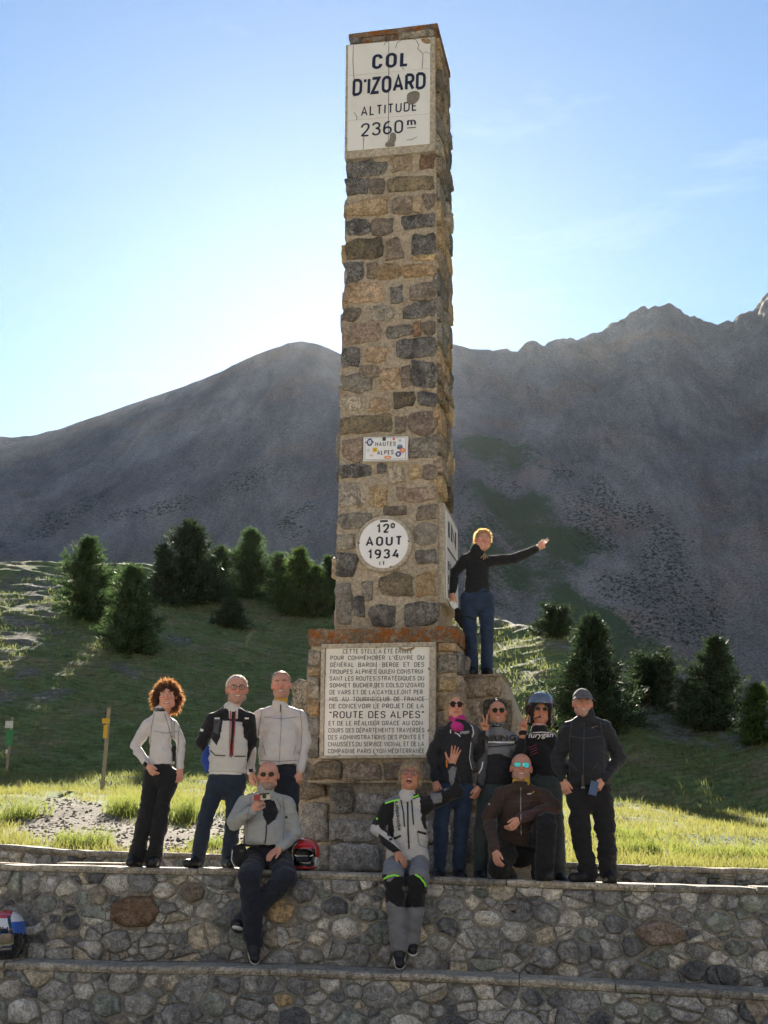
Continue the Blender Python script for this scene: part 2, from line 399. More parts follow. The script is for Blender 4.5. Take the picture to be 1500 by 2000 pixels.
    b2 = N(t, 'ShaderNodeBump'); b2.inputs['Strength'].default_value = .8; b2.inputs['Distance'].default_value = 1.2; t.links.new(fb.outputs[0], b2.inputs['Height']); t.links.new(b1.outputs[0], b2.inputs['Normal'])
    t.links.new(b2.outputs[0], b.inputs['Normal'])
    return m
me = mesh_np('ground', TP, TF, [ground_material()], True)
ca_ = me.color_attributes.new('masks', 'FLOAT_COLOR', 'POINT')
ca_.data.foreach_set('color', np.stack([T_path, T_scree, sstep(90, 200, T_r), np.ones(len(TP))], -1).astype(np.float32).ravel())
cb_ = me.color_attributes.new('far', 'FLOAT_COLOR', 'POINT')
cb_.data.foreach_set('color', np.stack([T_veg, T_tuss, T_up, np.ones(len(TP))], -1).astype(np.float32).ravel())
ground = link('ground', me); tag(ground, kind='structure')
T_BVH = BVHTree.FromPolygons([tuple(v) for v in TP.tolist()], TF.tolist())
def ground_hit(x, y):
    d = ray(x, y); h = T_BVH.ray_cast(Vector(CAM) + Vector(d) * 12.0, Vector(d)); return np.array(h[0]) if h[0] else None
def ground_z(x, y, default=1.5):
    h = T_BVH.ray_cast(Vector((x, y, 400)), Vector((0, 0, -1))); return h[0].z if h[0] else default
# ------------------------------------------------------------------ stone materials
def stone_mat(name, lo, mid, hi_, fleck=None, fleck_amt=.0, lichen=0.0, rough=.85, lcol=(.42, .17, .03), gain=(1.5, 1.42, 1.32)):
    gn = np.array(gain); lo, mid, hi = [tuple(np.minimum(.68, np.array(q) * gn)) for q in (lo, mid, hi_)]
    m, t, b = new_mat(name); co = objco(t)
    oi = N(t, 'ShaderNodeObjectInfo')
    n1 = noise(t, 5, 6, .65, co, .4); n2 = noise(t, 22, 5, .7, co, .8); n3 = noise(t, 90, 3, .6, co)
    r1 = ramp(t, n1.outputs[0], [(.34, lo), (.5, mid), (.66, hi)])
    r2 = ramp(t, n2.outputs[0], [(.40, (.52, .52, .52)), (.60, (1.40, 1.38, 1.34))])
    r3 = ramp(t, n3.outputs[0], [(.40, (.70, .70, .70)), (.60, (1.28, 1.28, 1.26))])
    c = mixc(t, .8, r1.outputs[0], r2.outputs[0], 'MULTIPLY')
    c = mixc(t, .7, c, r3.outputs[0], 'MULTIPLY')
    rr = ramp(t, oi.outputs['Random'], [(0, (.68, .69, .71)), (.5, (1, 1, 1)), (1, (1.32, 1.28, 1.2))])
    c = mixc(t, 1, c, rr.outputs[0], 'MULTIPLY')
    if fleck is not None:
        nv = noise(t, 34, 5, .75, co, 1.2)
        rv = ramp(t, nv.outputs[0], [(.58 - fleck_amt, 0.0), (.64 - fleck_amt, 1.0)])
        big = noise(t, 7, 3, .5, co); rb = ramp(t, big.outputs[0], [(.42, 0.0), (.58, 1.0)])
        fa = N(t, 'ShaderNodeMath', operation='MULTIPLY'); t.links.new(rv.outputs[0], fa.inputs[0]); t.links.new(rb.outputs[0], fa.inputs[1])
        c = mixc(t, fa.outputs[0], c, fleck)
    if lichen:
        nl = noise(t, 9, 6, .75, co, .5); rl = ramp(t, nl.outputs[0], [(.66 - lichen, 0.0), (.74 - lichen, 1.0)])
        nk = noise(t, 60, 2, .5, co); lc = ramp(t, nk.outputs[0], [(.3, tuple(q * .6 for q in lcol)), (.7, lcol)])
        c = mixc(t, rl.outputs[0], c, lc.outputs[0])
    t.links.new(c, b.inputs['Base Color']); b.inputs['Roughness'].default_value = rough; b.inputs['Specular IOR Level'].default_value = .3
    hs = N(t, 'ShaderNodeMath', operation='ADD'); t.links.new(n2.outputs[0], hs.inputs[0]); t.links.new(n3.outputs[0], hs.inputs[1])
    bump(t, b, hs.outputs[0], .9, .026)
    return m
SM = {
    'dark': stone_mat('slate_stone', (.062, .066, .072), (.10, .103, .11), (.17, .168, .165), (.36, .35, .32), .09),
    'darky': stone_mat('slate_stone_with_ochre', (.075, .072, .066), (.13, .12, .10), (.20, .175, .13), (.36, .29, .16), .06),
    'grey': stone_mat('grey_brown_stone', (.155, .135, .115), (.215, .19, .165), (.29, .26, .23), (.12, .11, .10), .06),
    'greyb': stone_mat('buff_stone', (.21, .175, .135), (.27, .23, .18), (.33, .285, .23)),
    'greyd': stone_mat('blue_grey_stone', (.10, .10, .098), (.155, .152, .146), (.23, .224, .21), (.36, .35, .32), .09),
    'greyl': stone_mat('pale_grey_stone', (.22, .21, .185), (.31, .295, .265), (.40, .385, .35), (.11, .11, .11), .07),
    'tan': stone_mat('tan_stone', (.24, .185, .12), (.33, .265, .175), (.40, .33, .23)),
    'tanp': stone_mat('sandy_pink_stone', (.24, .185, .135), (.32, .255, .19), (.39, .32, .25), None, 0, .03),
    'mauve': stone_mat('mauve_stone', (.17, .14, .125), (.225, .19, .17), (.28, .24, .22)),
    'brown': stone_mat('russet_stone', (.14, .095, .07), (.20, .14, .10), (.27, .20, .155)),
    'ochre': stone_mat('ochre_lichen_stone', (.20, .15, .10), (.27, .21, .14), (.34, .28, .2), None, 0, .10),
    'green': stone_mat('speckled_green_stone', (.07, .085, .075), (.14, .16, .14), (.22, .24, .215), (.38, .40, .36), .07),
    'white': stone_mat('whitish_stone', (.34, .34, .33), (.45, .45, .43), (.55, .54, .52), (.15, .15, .15), .0),
    'rubble': stone_mat('rubble_stone', (.14, .135, .128), (.20, .194, .182), (.28, .27, .25), (.34, .34, .33), .01),
    'cap': stone_mat('lichen_covered_cap', (.13, .10, .08), (.21, .165, .12), (.29, .24, .19), None, 0, .17, .9, (.40, .135, .025)),
}
GN = (2.15, 2.12, 2.05)
SM.update({
    'wg': stone_mat('wall_grey_stone', (.12, .122, .126), (.185, .187, .19), (.27, .27, .268), (.36, .36, .36), .02, gain=GN),
    'wl': stone_mat('wall_pale_stone', (.20, .20, .198), (.275, .274, .268), (.35, .346, .335), (.13, .13, .135), .02, gain=GN),
    'wd': stone_mat('wall_slate_stone', (.062, .066, .074), (.095, .10, .11), (.15, .155, .165), (.30, .31, .31), .03, gain=GN),
    'wb': stone_mat('wall_buff_stone', (.18, .16, .13), (.25, .225, .185), (.31, .285, .24), (.13, .12, .10), .0, gain=GN),
    'wn': stone_mat('wall_green_stone', (.085, .10, .095), (.15, .168, .158), (.23, .25, .235), (.36, .38, .36), .06, gain=GN)})
def mortar_mat(name, a, b_, dirt=(.13, .10, .07), amt=.1):
    m, t, b = new_mat(name); co = objco(t)
    n1 = noise(t, 3.5, 6, .65, co); n2 = noise(t, 28, 5, .7, co); n3 = noise(t, 140, 2, .5, co)
    r1 = ramp(t, n1.outputs[0], [(.3, a), (.7, b_)])
    r2 = ramp(t, n2.outputs[0], [(.40, (.66, .66, .66)), (.60, (1.18, 1.18, 1.16))])
    c = mixc(t, .8, r1.outputs[0], r2.outputs[0], 'MULTIPLY')
    nl = noise(t, 6, 6, .75, co, .5); rl = ramp(t, nl.outputs[0], [(.62 - amt * .4, 0.0), (.74 - amt * .4, .8)])
    c = mixc(t, rl.outputs[0], c, dirt)
    t.links.new(c, b.inputs['Base Color']); b.inputs['Roughness'].default_value = .95; b.inputs['Specular IOR Level'].default_value = .2
    hs = N(t, 'ShaderNodeMath', operation='ADD'); t.links.new(n2.outputs[0], hs.inputs[0]); t.links.new(n3.outputs[0], hs.inputs[1])
    bump(t, b, hs.outputs[0], .8, .014)
    return m
M_MORTAR = mortar_mat('buff_mortar', (.42, .355, .27), (.53, .46, .36), (.20, .10, .035), .12)
M_MORTAR2 = mortar_mat('grey_brown_mortar', (.23, .22, .20), (.36, .345, .31), (.15, .14, .125))
M_FRAME = mortar_mat('pale_cement_frame', (.45, .40, .32), (.56, .50, .40), (.22, .14, .07), -.05)
M_COPING = stone_mat('weathered_coping_slab', (.24, .23, .21), (.32, .31, .28), (.40, .385, .35), (.14, .13, .11), .02, .0)
def enamel(name, col, rust=True):
    m, t, b = new_mat(name); co = objco(t)
    n1 = noise(t, 2.5, 4, .6, co); r1 = ramp(t, n1.outputs[0], [(.3, tuple(c * .93 for c in col)), (.7, col)])
    c = r1.outputs[0]
    if rust:
        n2 = noise(t, 14, 6, .8, co, .6); r2 = ramp(t, n2.outputs[0], [(.74, 0.0), (.80, 1.0)]); c = mixc(t, r2.outputs[0], c, (.26, .19, .12))
        n3 = noise(t, 1.3, 5, .6, co); r3 = ramp(t, n3.outputs[0], [(.45, (1, 1, 1)), (.75, (.86, .84, .79))]); c = mixc(t, 1, c, r3.outputs[0], 'MULTIPLY')
    t.links.new(c, b.inputs['Base Color']); b.inputs['Roughness'].default_value = .3
    n4 = noise(t, 5, 2, .5, co); bump(t, b, n4.outputs[0], .08, .01)
    return m
M_ENAMEL = enamel('white_enamel', (.80, .80, .76)); M_ENAMEL2 = enamel('clean_white_enamel', (.84, .85, .86), False)
M_INK = simple('navy_black_enamel', (.012, .016, .040), .35, .3, 20)
M_INK2 = simple('black_enamel', (.022, .022, .026), .4, .4, 30)
M_CRACK = simple('dark_crack', (.03, .026, .022), .9, .3)
M_SCAB = simple('bare_cement_scab', (.20, .185, .16), .95, .3, 30, .01)

# ------------------------------------------------------------------ stone builder
class Plane:
    def __init__(s, P0, n, up=None):
        s.P0 = np.asarray(P0, float); s.n = np.asarray(n, float) / np.linalg.norm(n)
        u = np.asarray([0, 0, 1.0] if up is None else up, float); s.V = u - s.n * (u @ s.n); s.V /= np.linalg.norm(s.V)
        s.U = np.cross(s.V, s.n)                       # to the right when looking at the face
    def px(s, x, y):
        P = on_plane(x, y, s.P0, s.n); return np.array([(P - s.P0) @ s.U, (P - s.P0) @ s.V])
    def w(s, u, v, h=0.0): return s.P0 + s.U * u + s.V * v + s.n * h
def chaikin(P, k=1):
    for _ in range(k):
        Q = np.roll(P, -1, 0); P = np.stack([P * .75 + Q * .25, P * .25 + Q * .75], 1).reshape(-1, 2)
    return P
def stone(pl, poly, h, mat, parent, rng, name='stone', rough=.012, soft=0, deep=.05, bev=.009, cut=1.0):
    """poly: (n,2) outline on the plane; a split lump standing h proud of the joint"""
    P = np.asarray(poly, float); c = P.mean(0)
    if soft: P = chaikin(P, soft)
    # cut the corners a little and break the long edges
    out = []
    n = len(P)
    for i in range(n):
        p, q, o = P[i], P[(i + 1) % n], P[i - 1]; L = np.linalg.norm(q - p); L0 = np.linalg.norm(o - p); k = rng.uniform(.04, .16) * cut
        if n < 11 and min(L, L0) > .03: out += [p + (o - p) * min(k, .022 / max(L0, .02) + .06), p + (q - p) * min(k, .022 / max(L, .02) + .06)]
        else: out.append(p)
        if L > .07:
            for t in ((.5,) if L < .2 else (.36, .68)):
                d = (q - p) / L; out.append(p + (q - p) * (t + rng.uniform(-.08, .08)) + np.array([-d[1], d[0]]) * rng.normal(0, min(.012, L * .05)))
    P = np.array(out); n = len(P); size = np.sqrt(((P - c) ** 2).sum(1)).mean()
    tilt = rng.normal(0, .06, 2)
    def ring(off, z, j):
        d = P - c; l = np.sqrt((d ** 2).sum(1))[:, None]; Q = c + d * np.maximum(.25, 1 - off / np.maximum(l, 1e-4)) + rng.normal(0, j, P.shape)
        e = (Q - c) @ tilt
        return [pl.w(q[0], q[1], zz + dd) for q, zz, dd in zip(Q, z * np.ones(n), e)]
    V = ring(-.004, -deep, 0) + ring(0, h * .25, 0) + ring(bev * rng.uniform(.7, 1.5), h * (1 + rng.normal(0, .10, n)), .002) + [pl.w(q[0], q[1], h * (1 + e_)) for q, e_ in zip(c + (P - c) * .52, rng.normal(0, .16, n))]
    V.append(pl.w(c[0], c[1], h * rng.uniform(.9, 1.2)))
    F = []
    for k in range(3):
        for i in range(n):
            j = (i + 1) % n; F.append([k * n + i, k * n + j, (k + 1) * n + j, (k + 1) * n + i])
    for i in range(n): F.append([3 * n + i, 3 * n + (i + 1) % n, 4 * n])
    me = mesh_np(name, np.array(V), F, [mat], True)
    me.polygons.foreach_set('use_smooth', np.array([k >= 2 * n for k in range(len(F))], dtype=bool))
    return link(name, me, parent)
def rect_poly(a, b, c, d, rng, j=.1):
    """four corners (ul, ur, lr, ll) -> irregular 8-gon"""
    K = [np.asarray(q, float) for q in (a, b, c, d)]; out = []
    w_ = np.linalg.norm(K[1] - K[0]); h_ = np.linalg.norm(K[3] - K[0]); m_ = min(w_, h_)
    ctr = sum(K) / 4
    for i in range(4):
        p, q = K[i], K[(i + 1) % 4]
        out.append(p + (ctr - p) * rng.uniform(.0, .13) + rng.normal(0, j * m_ * .3, 2))
        mid = p + (q - p) * rng.uniform(.35, .65); dirn = mid - ctr
        out.append(mid + dirn / (np.linalg.norm(dirn) + 1e-6) * rng.normal(0, j * m_ * .35))
    return np.array(out)[::-1]
def px_stone(pl, x0, y0, x1, y1, cat, parent, rng, h=.03, shear=True, j=.1, **kw):
    def sl(y, x): return y - (1480 - y) / 12500 * (x - (x0 + x1) / 2) if shear else y
    K = [pl.px(x, sl(y, x)) for x, y in ((x0, y0), (x1, y0), (x1, y1), (x0, y1))]
    return stone(pl, rect_poly(*K, rng, j), h * rng.uniform(.7, 1.25), SM[cat], parent, rng, **kw)

def clip_poly(P, a, b, c):             # keep a*x+b*y<=c
    out = []
    n = len(P)
    for i in range(n):
        p, q = P[i], P[(i + 1) % n]; dp = a * p[0] + b * p[1] - c; dq = a * q[0] + b * q[1] - c
        if dp <= 0: out.append(p)
        if dp * dq < 0:
            t = dp / (dp - dq); out.append((p[0] + (q[0] - p[0]) * t, p[1] + (q[1] - p[1]) * t))
    return out
def rubble_cells(w, h, rmin, rmax, rng, fixed=(), aspect=1.35):
    """power diagram of stones of different sizes over a w x h strip; returns (poly, radius, tag)"""
    S = [(x / aspect, y, r, tg) for x, y, r, tg in fixed]
    W_ = w / aspect
    for rad in np.concatenate([np.full(500, rmax), np.linspace(rmax, rmin, 3500), np.full(3000, rmin)]):
        x, y = rng.uniform(0, W_), rng.uniform(0, h); r = rad * rng.uniform(.8, 1.05)
        if all((x - a) ** 2 + (y - b) ** 2 > ((r + c) * .86) ** 2 for a, b, c, _ in S): S.append((x, y, r, None))
    A = np.array([q[:3] for q in S]); out = []
    for i, (x, y, r, tg) in enumerate(S):
        P = [(max(0, x - 3 * r), max(0, y - 3 * r)), (min(W_, x + 3 * r), max(0, y - 3 * r)), (min(W_, x + 3 * r), min(h, y + 3 * r)), (max(0, x - 3 * r), min(h, y + 3 * r))]
        dd = (A[:, 0] - x) ** 2 + (A[:, 1] - y) ** 2
        for k in np.where((dd < (4 * rmax + 2 * r) ** 2) & (dd > 1e-12))[0]:
            a, b = 2 * (A[k, 0] - x), 2 * (A[k, 1] - y)
            c = (A[k, 0] ** 2 + A[k, 1] ** 2 - A[k, 2] ** 2) - (x * x + y * y - r * r)
            P = clip_poly(P, a, b, c)
            if len(P) < 3: break
        if len(P) >= 3:
            P = np.array(P); P[:, 0] *= aspect; out.append((P, r, tg))
    return out
def shrink(P, gap):
    c = P.mean(0); out = []
    n = len(P)
    for i in range(n):
        d = P[i] - c; l = np.linalg.norm(d); out.append(c + d * max(.3, 1 - gap / max(l, 1e-4)))
    return np.array(out)
WALL_PAL = ['wg'] * 12 + ['wl'] * 7 + ['wd'] * 6 + ['wn'] * 4 + ['white'] * 2 + ['wb'] * 3
WMAP = {'greyd': 'wg', 'greyl': 'wl', 'dark': 'wd', 'green': 'wn', 'greyb': 'wb', 'tan': 'tan', 'darky': 'wd'}
def rubble_wall(parent, pl_fn, s0, s1, zlo, zhi, rmin, rmax, rng, fixed=(), h=.026, pal=WALL_PAL, gap=.006, limit=300, z_top=None):
    cells = rubble_cells(s1 - s0, zhi - zlo, rmin, rmax, rng, fixed)
    split = []
    for P, r, tg in cells:
        if tg is None and r > .05 and rng.random() < .55:
            cc = P.mean(0) + rng.normal(0, r * .3, 2); an = rng.choice([0, math.pi / 2]) + rng.normal(0, .35); a_, b_ = math.cos(an), math.sin(an); k_ = a_ * cc[0] + b_ * cc[1]; L_ = [tuple(q) for q in P]
            for sg in (1, -1):
                Q = clip_poly(L_, sg * a_, sg * b_, sg * k_)
                if len(Q) >= 3: split.append((np.array(Q), r * .7, None))
        else: split.append((P, r, tg))
    cells = split; cells.sort(key=lambda q: -q[1]); rest = []
    for i, (P, r, tg) in enumerate(cells):
        if tg:                                            # hand-placed big stones: break the outline
            cc = P.mean(0); an = np.arctan2(P[:, 1] - cc[1], P[:, 0] - cc[0]); ph = rng.uniform(0, 6, 2)
            keep = [0]
            for q in range(1, len(P)):
                if np.linalg.norm(P[q] - P[keep[-1]]) > r * .55: keep.append(q)
            P = cc + (P - cc) * (.95 - .09 * (1 + np.sin(an * 2 + ph[0])) / 2 - .08 * (1 + np.sin(an * 3 + ph[1])) / 2)[:, None]
            if len(keep) >= 4: P = P[keep]
            if tg in ('brown', 'mauve'): cc = P.mean(0); P = cc + (P - cc) * np.array([1.38, 1.0])
        P = shrink(P, gap * rng.uniform(.6, 1.6))
        if len(P) < 3 or r < .010: continue
        Q = P + np.array([s0, zlo])
        if z_top is not None: Q[:, 1] = zlo + (Q[:, 1] - zlo) * ((z_top(Q[:, 0]) - zlo) / (zhi - zlo))
        o = stone(pl_fn, Q, h * (1.7 if tg in ('brown', 'mauve') else rng.uniform(.35, 1.3)) * min(1.3, .5 + r / rmax), SM[WMAP.get(tg, tg) if tg else pal[rng.integers(len(pal))]], parent, rng, cut=.55)
        if i >= limit: rest.append(o)
    if rest:
        mats = []; V = []; F = []; mi = []
        for o in rest:
            mt = o.data.materials[0]
            if mt not in mats: mats.append(mt)
            b_ = len(V); V += [tuple(v.co) for v in o.data.vertices]
            for q in o.data.polygons: F.append([k + b_ for k in q.vertices]); mi.append(mats.index(mt))
            me = o.data; bpy.data.objects.remove(o); bpy.data.meshes.remove(me)
        o = link('small_stones', mesh_np('small_stones', np.array(V), F, mats, False, mi), parent); tag(o, kind='stuff')

# ------------------------------------------------------------------ the retaining walls
rs = np.random.default_rng(11)
PL_UP = Plane(WALL0 * np.array([1, 1, 0]), -WN)               # u = distance along the wall, v = height
LOW_OFF = -.50
PL_LOW = Plane((WALL0 + WN * LOW_OFF) * np.array([1, 1, 0]), -WN)
PL_BACK = Plane((WALL0 + WN * BACK) * np.array([1, 1, 0]), -WN)
_wl = [(-60, 1876), (0, 1878), (215, 1885), (400, 1886), (600, 1892), (800, 1901), (1100, 1916), (1490, 1938), (1560, 1941)]
_q = [on_plane(x, y, PL_LOW.P0, WN) for x, y in _wl]
_ws = [-14] + [(p - PL_LOW.P0) @ WX for p in _q] + [14]; _wz = [p[2] for p in _q]; _wz = [_wz[0]] + _wz + [_wz[-1]]
def low_z(s): return np.interp(s, _ws, _wz)
COP = .055
def wall_thing(name, label, pl, zt, zbot, depth, s0, s1, ss0, ss1, rmin, rmax, fixed, seed, limit=300, cop_over=.035, seg=(.7, 1.3), h=.026, M_core=None, front_cop=True):
    rng = np.random.default_rng(seed)
    T = empty(name, pl.w((ss0 + ss1) / 2, 0), label, 'wall')
    core = MB(); xs = np.linspace(s0, s1, 60)
    V = []
    for x in xs:
        z = float(zt(x)) - COP
        V += [pl.w(x, zbot, 0), pl.w(x, z, 0), pl.w(x, z, -depth), pl.w(x, zbot, -depth)]
    F = []
    for i in range(len(xs) - 1):
        a = 4 * i; b = a + 4
        for k in range(4): F.append([a + k, b + k, b + (k + 1) % 4, a + (k + 1) % 4])
    F.append([0, 1, 2, 3]); e = 4 * (len(xs) - 1); F.append([e + 3, e + 2, e + 1, e])
    core.add(V, F); core.build('mortar_core', M_core or M_MORTAR2, T)
    zm = float(np.mean([zt(ss0), zt(ss1)])) - COP
    rubble_wall(T, pl, ss0, ss1, zbot, zm, rmin, rmax, rng, fixed, h, limit=limit, z_top=lambda s: zt(s) - COP - .006)
    x = s0
    while x < s1:                                                   # coping slabs
        l = rng.uniform(*seg) * (1 if ss0 - 1 < x < ss1 + 1 else 3); x2 = min(s1, x + l); n = max(2, int((x2 - x) / .12)); V = []; F = []
        dz = rng.normal(0, .004); ov = cop_over + rng.normal(0, .008)
        for i in range(n + 1):
            u = x + .004 + (x2 - x - .008) * i / n; z = float(zt(u)) + dz; e1 = rng.normal(0, .006); e2 = rng.normal(0, .003)
            V += [pl.w(u, z - COP, ov * .7 + e1), pl.w(u, z - COP * .55, ov + .006 + e1), pl.w(u, z - .008, ov + e1 * .8), pl.w(u, z + e2, ov - .012 + e1), pl.w(u, z + e2 * .5, -depth - .02), pl.w(u, z - COP, -depth - .02)]
        for i in range(n):
            a = 6 * i; b = a + 6
            for k in range(6): F.append([a + k, b + k, b + (k + 1) % 6, a + (k + 1) % 6])
        F.append(list(range(6))); F.append([6 * n + k for k in range(6)][::-1])
        link('coping_slab', mesh_np('coping_slab', np.array(V), F, [M_COPING]), T)
        x = x2
    return T
def fx(pl, zlo, s0, lst):          # special stones given by photo pixel boxes
    out = []
    for x0, y0, x1, y1, cat in lst:
        a = pl.px((x0 + x1) / 2, (y0 + y1) / 2); b = pl.px(x0, y0); c = pl.px(x1, y1)
        out.append((a[0] - s0, a[1] - zlo, .52 * math.sqrt(abs(c[0] - b[0]) / 1.35 * abs(b[1] - c[1])), cat))
    return out
zl_up = float(low_z(0)) - .10
S0, S1 = -4.7, 4.7
fixed_up = fx(PL_UP, zl_up, S0, [(215, 1757, 312, 1814, 'brown'), (203, 1715, 260, 1752, 'greyl'), (370, 1770, 430, 1797, 'white'), (158, 1748, 228, 1768, 'greyb'), (102, 1730, 158, 1758, 'greyl'), (66, 1755, 115, 1788, 'green'), (118, 1790, 162, 1822, 'dark'), (352, 1728, 402, 1772, 'grey'), (296, 1735, 344, 1760, 'white'),
    (512, 1757, 583, 1805, 'tan'), (637, 1795, 710, 1833, 'greyl'), (622, 1757, 692, 1792, 'dark'), (558, 1725, 622, 1768, 'darky'), (695, 1748, 728, 1775, 'greyl'), (568, 1853, 640, 1882, 'greyd'), (582, 1768, 624, 1808, 'greyl'), (695, 1775, 745, 1800, 'green'), (600, 1815, 640, 1853, 'white'), (852, 1748, 906, 1788, 'greyl'), (905, 1745, 940, 1772, 'white'), (925, 1772, 980, 1808, 'white'), (975, 1795, 1035, 1838, 'greyl'), (852, 1787, 897, 1830, 'darky'), (840, 1820, 880, 1858, 'greyd'),
    (1083, 1772, 1142, 1808, 'white'), (1168, 1778, 1233, 1818, 'dark'), (1236, 1792, 1347, 1838, 'mauve'), (1372, 1765, 1434, 1822, 'green'), (1438, 1787, 1500, 1826, 'white'), (1230, 1762, 1288, 1790, 'greyd'), (1292, 1770, 1362, 1794, 'dark'), (1412, 1825, 1466, 1866, 'green'), (1120, 1808, 1165, 1840, 'green'), (1172, 1870, 1232, 1910, 'greyd'), (1250, 1855, 1305, 1893, 'green'), (1077, 1880, 1140, 1910, 'white'), (1334, 1838, 1390, 1870, 'greyd'), (1036, 1810, 1090, 1842, 'greyb'), (1002, 1840, 1050, 1868, 'greyd'), (1206, 1825, 1270, 1858, 'darky')])
upper_wall = wall_thing('rubble_wall', 'grey rubble stone terrace wall the riders sit and stand on', PL_UP, ledge_z, zl_up, .45, -6.5, 6.5, S0, S1, .032, .112, fixed_up, 21)
zl_low = -.1
fixed_low = fx(PL_LOW, zl_low, S0, [(0, 1917, 40, 1960, 'greyd'), (13, 1950, 75, 2010, 'greyl'), (178, 1940, 240, 1995, 'green'), (248, 1932, 296, 2000, 'greyl'), (405, 1908, 483, 1950, 'dark'), (388, 1943, 448, 1990, 'green'), (277, 1912, 313, 1938, 'white'), (312, 1910, 351, 1946, 'greyb'), (142, 1902, 185, 1925, 'greyl'), (540, 1912, 626, 1948, 'greyd'), (628, 1912, 668, 1946, 'greyl'), (758, 1917, 803, 1944, 'greyb'), (876, 1928, 932, 1962, 'greyd'), (526, 1950, 581, 1973, 'tan'), (616, 1962, 668, 2000, 'greyd'), (798, 1960, 842, 1998, 'greyl'), (1382, 1958, 1447, 1998, 'greyl'), (1250, 1955, 1308, 1993, 'green'), (1198, 1950, 1248, 1985, 'greyl'), (1010, 1935, 1070, 1965, 'darky'), (1140, 1970, 1200, 2005, 'darky')])
lower_wall = wall_thing('rubble_wall', 'lowest rubble stone wall along the bottom of the picture, below the seated riders\' feet', PL_LOW, low_z, zl_low, .40, -6.5, 6.5, S0, S1, .032, .118, fixed_low, 22)
back_wall = wall_thing('rubble_wall', 'low pale rubble wall behind the terrace at the edge of the meadow', PL_BACK, back_z, 1.15, .28, -7.2, 7.2, -5.3, 5.2, .045, .075, (), 23, limit=260, seg=(.9, 1.8), h=.03, M_core=M_MORTAR)

# terrace floors
def floor_sheet(name, pl, o0, o1, zf0, zf1, mat, s0=-6.4, s1=6.4):
    V = []; F = []; xs = np.linspace(s0, s1, 80); ks = np.linspace(0, 1, 12)
    for x in xs:
        for k in ks:
            V.append(WALL0 * np.array([1, 1, 0]) + WX * x + WN * (o0 + (o1 - o0) * k) + EZ * (zf0(x) * (1 - k) + zf1(x) * k + float(vnoise(np.array([x * 3]), np.array([k * 9]))[0]) * .004))
    n = len(ks)
    for i in range(len(xs) - 1):
        for j in range(n - 1): F.append([i * n + j, (i + 1) * n + j, (i + 1) * n + j + 1, i * n + j + 1])
    o = link(name, mesh_np(name, np.array(V), F, [mat], True)); tag(o, kind='structure'); return o
M_GRAVEL = mortar_mat('compacted_gravel', (.20, .185, .16), (.29, .27, .235), (.12, .11, .09))
floor_sheet('terrace', None, .44, BACK + .02, lambda x: ledge_z(x) - .05, lambda x: ledge_z(x) - .05, M_GRAVEL)
floor_sheet('lower_terrace', None, -.12, .02, lambda x: low_z(x) - .006, lambda x: low_z(x) - .004, M_GRAVEL)
def forecourt():  # unseen ground, made wide and pale to bounce sunlight at the walls
    V = []; F = []; n = 40
    for i in range(n + 1):
        for j in range(n + 1):
            s = -45 + 90 * i / n; o = LOW_OFF + .02 - 60 * j / n
            V.append(WALL0 * np.array([1, 1, 0]) + WX * s + WN * o + EZ * .006)
    for i in range(n):
        for j in range(n): F.append([i * (n + 1) + j + 1, (i + 1) * (n + 1) + j + 1, (i + 1) * (n + 1) + j, i * (n + 1) + j])
    o = link('forecourt', mesh_np('forecourt', np.array(V), F, [mortar_mat('pale_gravel', (.38, .355, .315), (.48, .45, .40), (.30, .28, .24))])); tag(o, kind='structure')
forecourt()
# stone step lying on the terrace behind the left group
def small_step():
    a = wall_pt(126, 1683, 1.1); b = wall_pt(248, 1686, 1.1); m = MB(); u = (b - a) / 2; u[2] = 0
    m.box((a + b) / 2 - np.array([0, 0, .06]), u, WN * .2, EZ * .06)
    o = m.build('stone_step', M_COPING); tag(o, 'flat pale stone step on the terrace behind the curly haired woman', 'step')
small_step()

# ------------------------------------------------------------------ the stele
ZB, ZT, SW, TAPER, DR = 3.90, 11.447, 1.170, .934, .919
O3 = np.array([STELE_O[0], STELE_O[1], 0.0])
def S_(a, b, z):
    k = 1 + (TAPER - 1) * (z - ZB) / (ZT - ZB)
    return O3 + EX * a * SW / 2 * k + EY * (SW * DR / 2 + b * SW * DR / 2 * k) + EZ * z
stele = empty('stone_stele', O3 + EY * .5 + EZ * 1.3, 'tall square stone obelisk with white enamel signs rising from a plinth', 'monument')
def face_plane(pts):
    a, b, c = pts; n = np.cross(b - a, c - a); return Plane(a, n)
zmid = ZB
PF = face_plane((S_(0, -1, ZB), S_(1, -1, ZB), S_(0, -1, ZT)))       # front
PR = face_plane((S_(1, 0, ZB), S_(1, 1, ZB), S_(1, 0, ZT)))          # right
PLf = face_plane((S_(-1, 0, ZB), S_(-1, -1, ZB), S_(-1, 0, ZT)))     # left
PBk = face_plane((S_(0, 1, ZB), S_(-1, 1, ZB), S_(0, 1, ZT)))        # back
m = MB(); g = .012
def inset(a, b, z): 
    p = S_(a, b, z); c = S_(0, 0, z); return c + (p - c) * (1 - g / .58)
m.hexa([inset(-1, -1, ZB - .3), inset(1, -1, ZB - .3), inset(1, 1, ZB - .3), inset(-1, 1, ZB - .3), inset(-1, -1, ZT - .02), inset(1, -1, ZT - .02), inset(1, 1, ZT - .02), inset(-1, 1, ZT - .02)])
m.build('mortar_shaft', M_MORTAR, stele)
rg = np.random.default_rng(5)
def z1(l): return [(600 + .2335 * a, .2335 * b, 600 + .2335 * c, .2335 * d, k) for a, b, c, d, k in l]
def z2(l): return [(600 + .23333 * a, 440 + .23333 * b, 600 + .23333 * c, 440 + .23333 * d, k) for a, b, c, d, k in l]
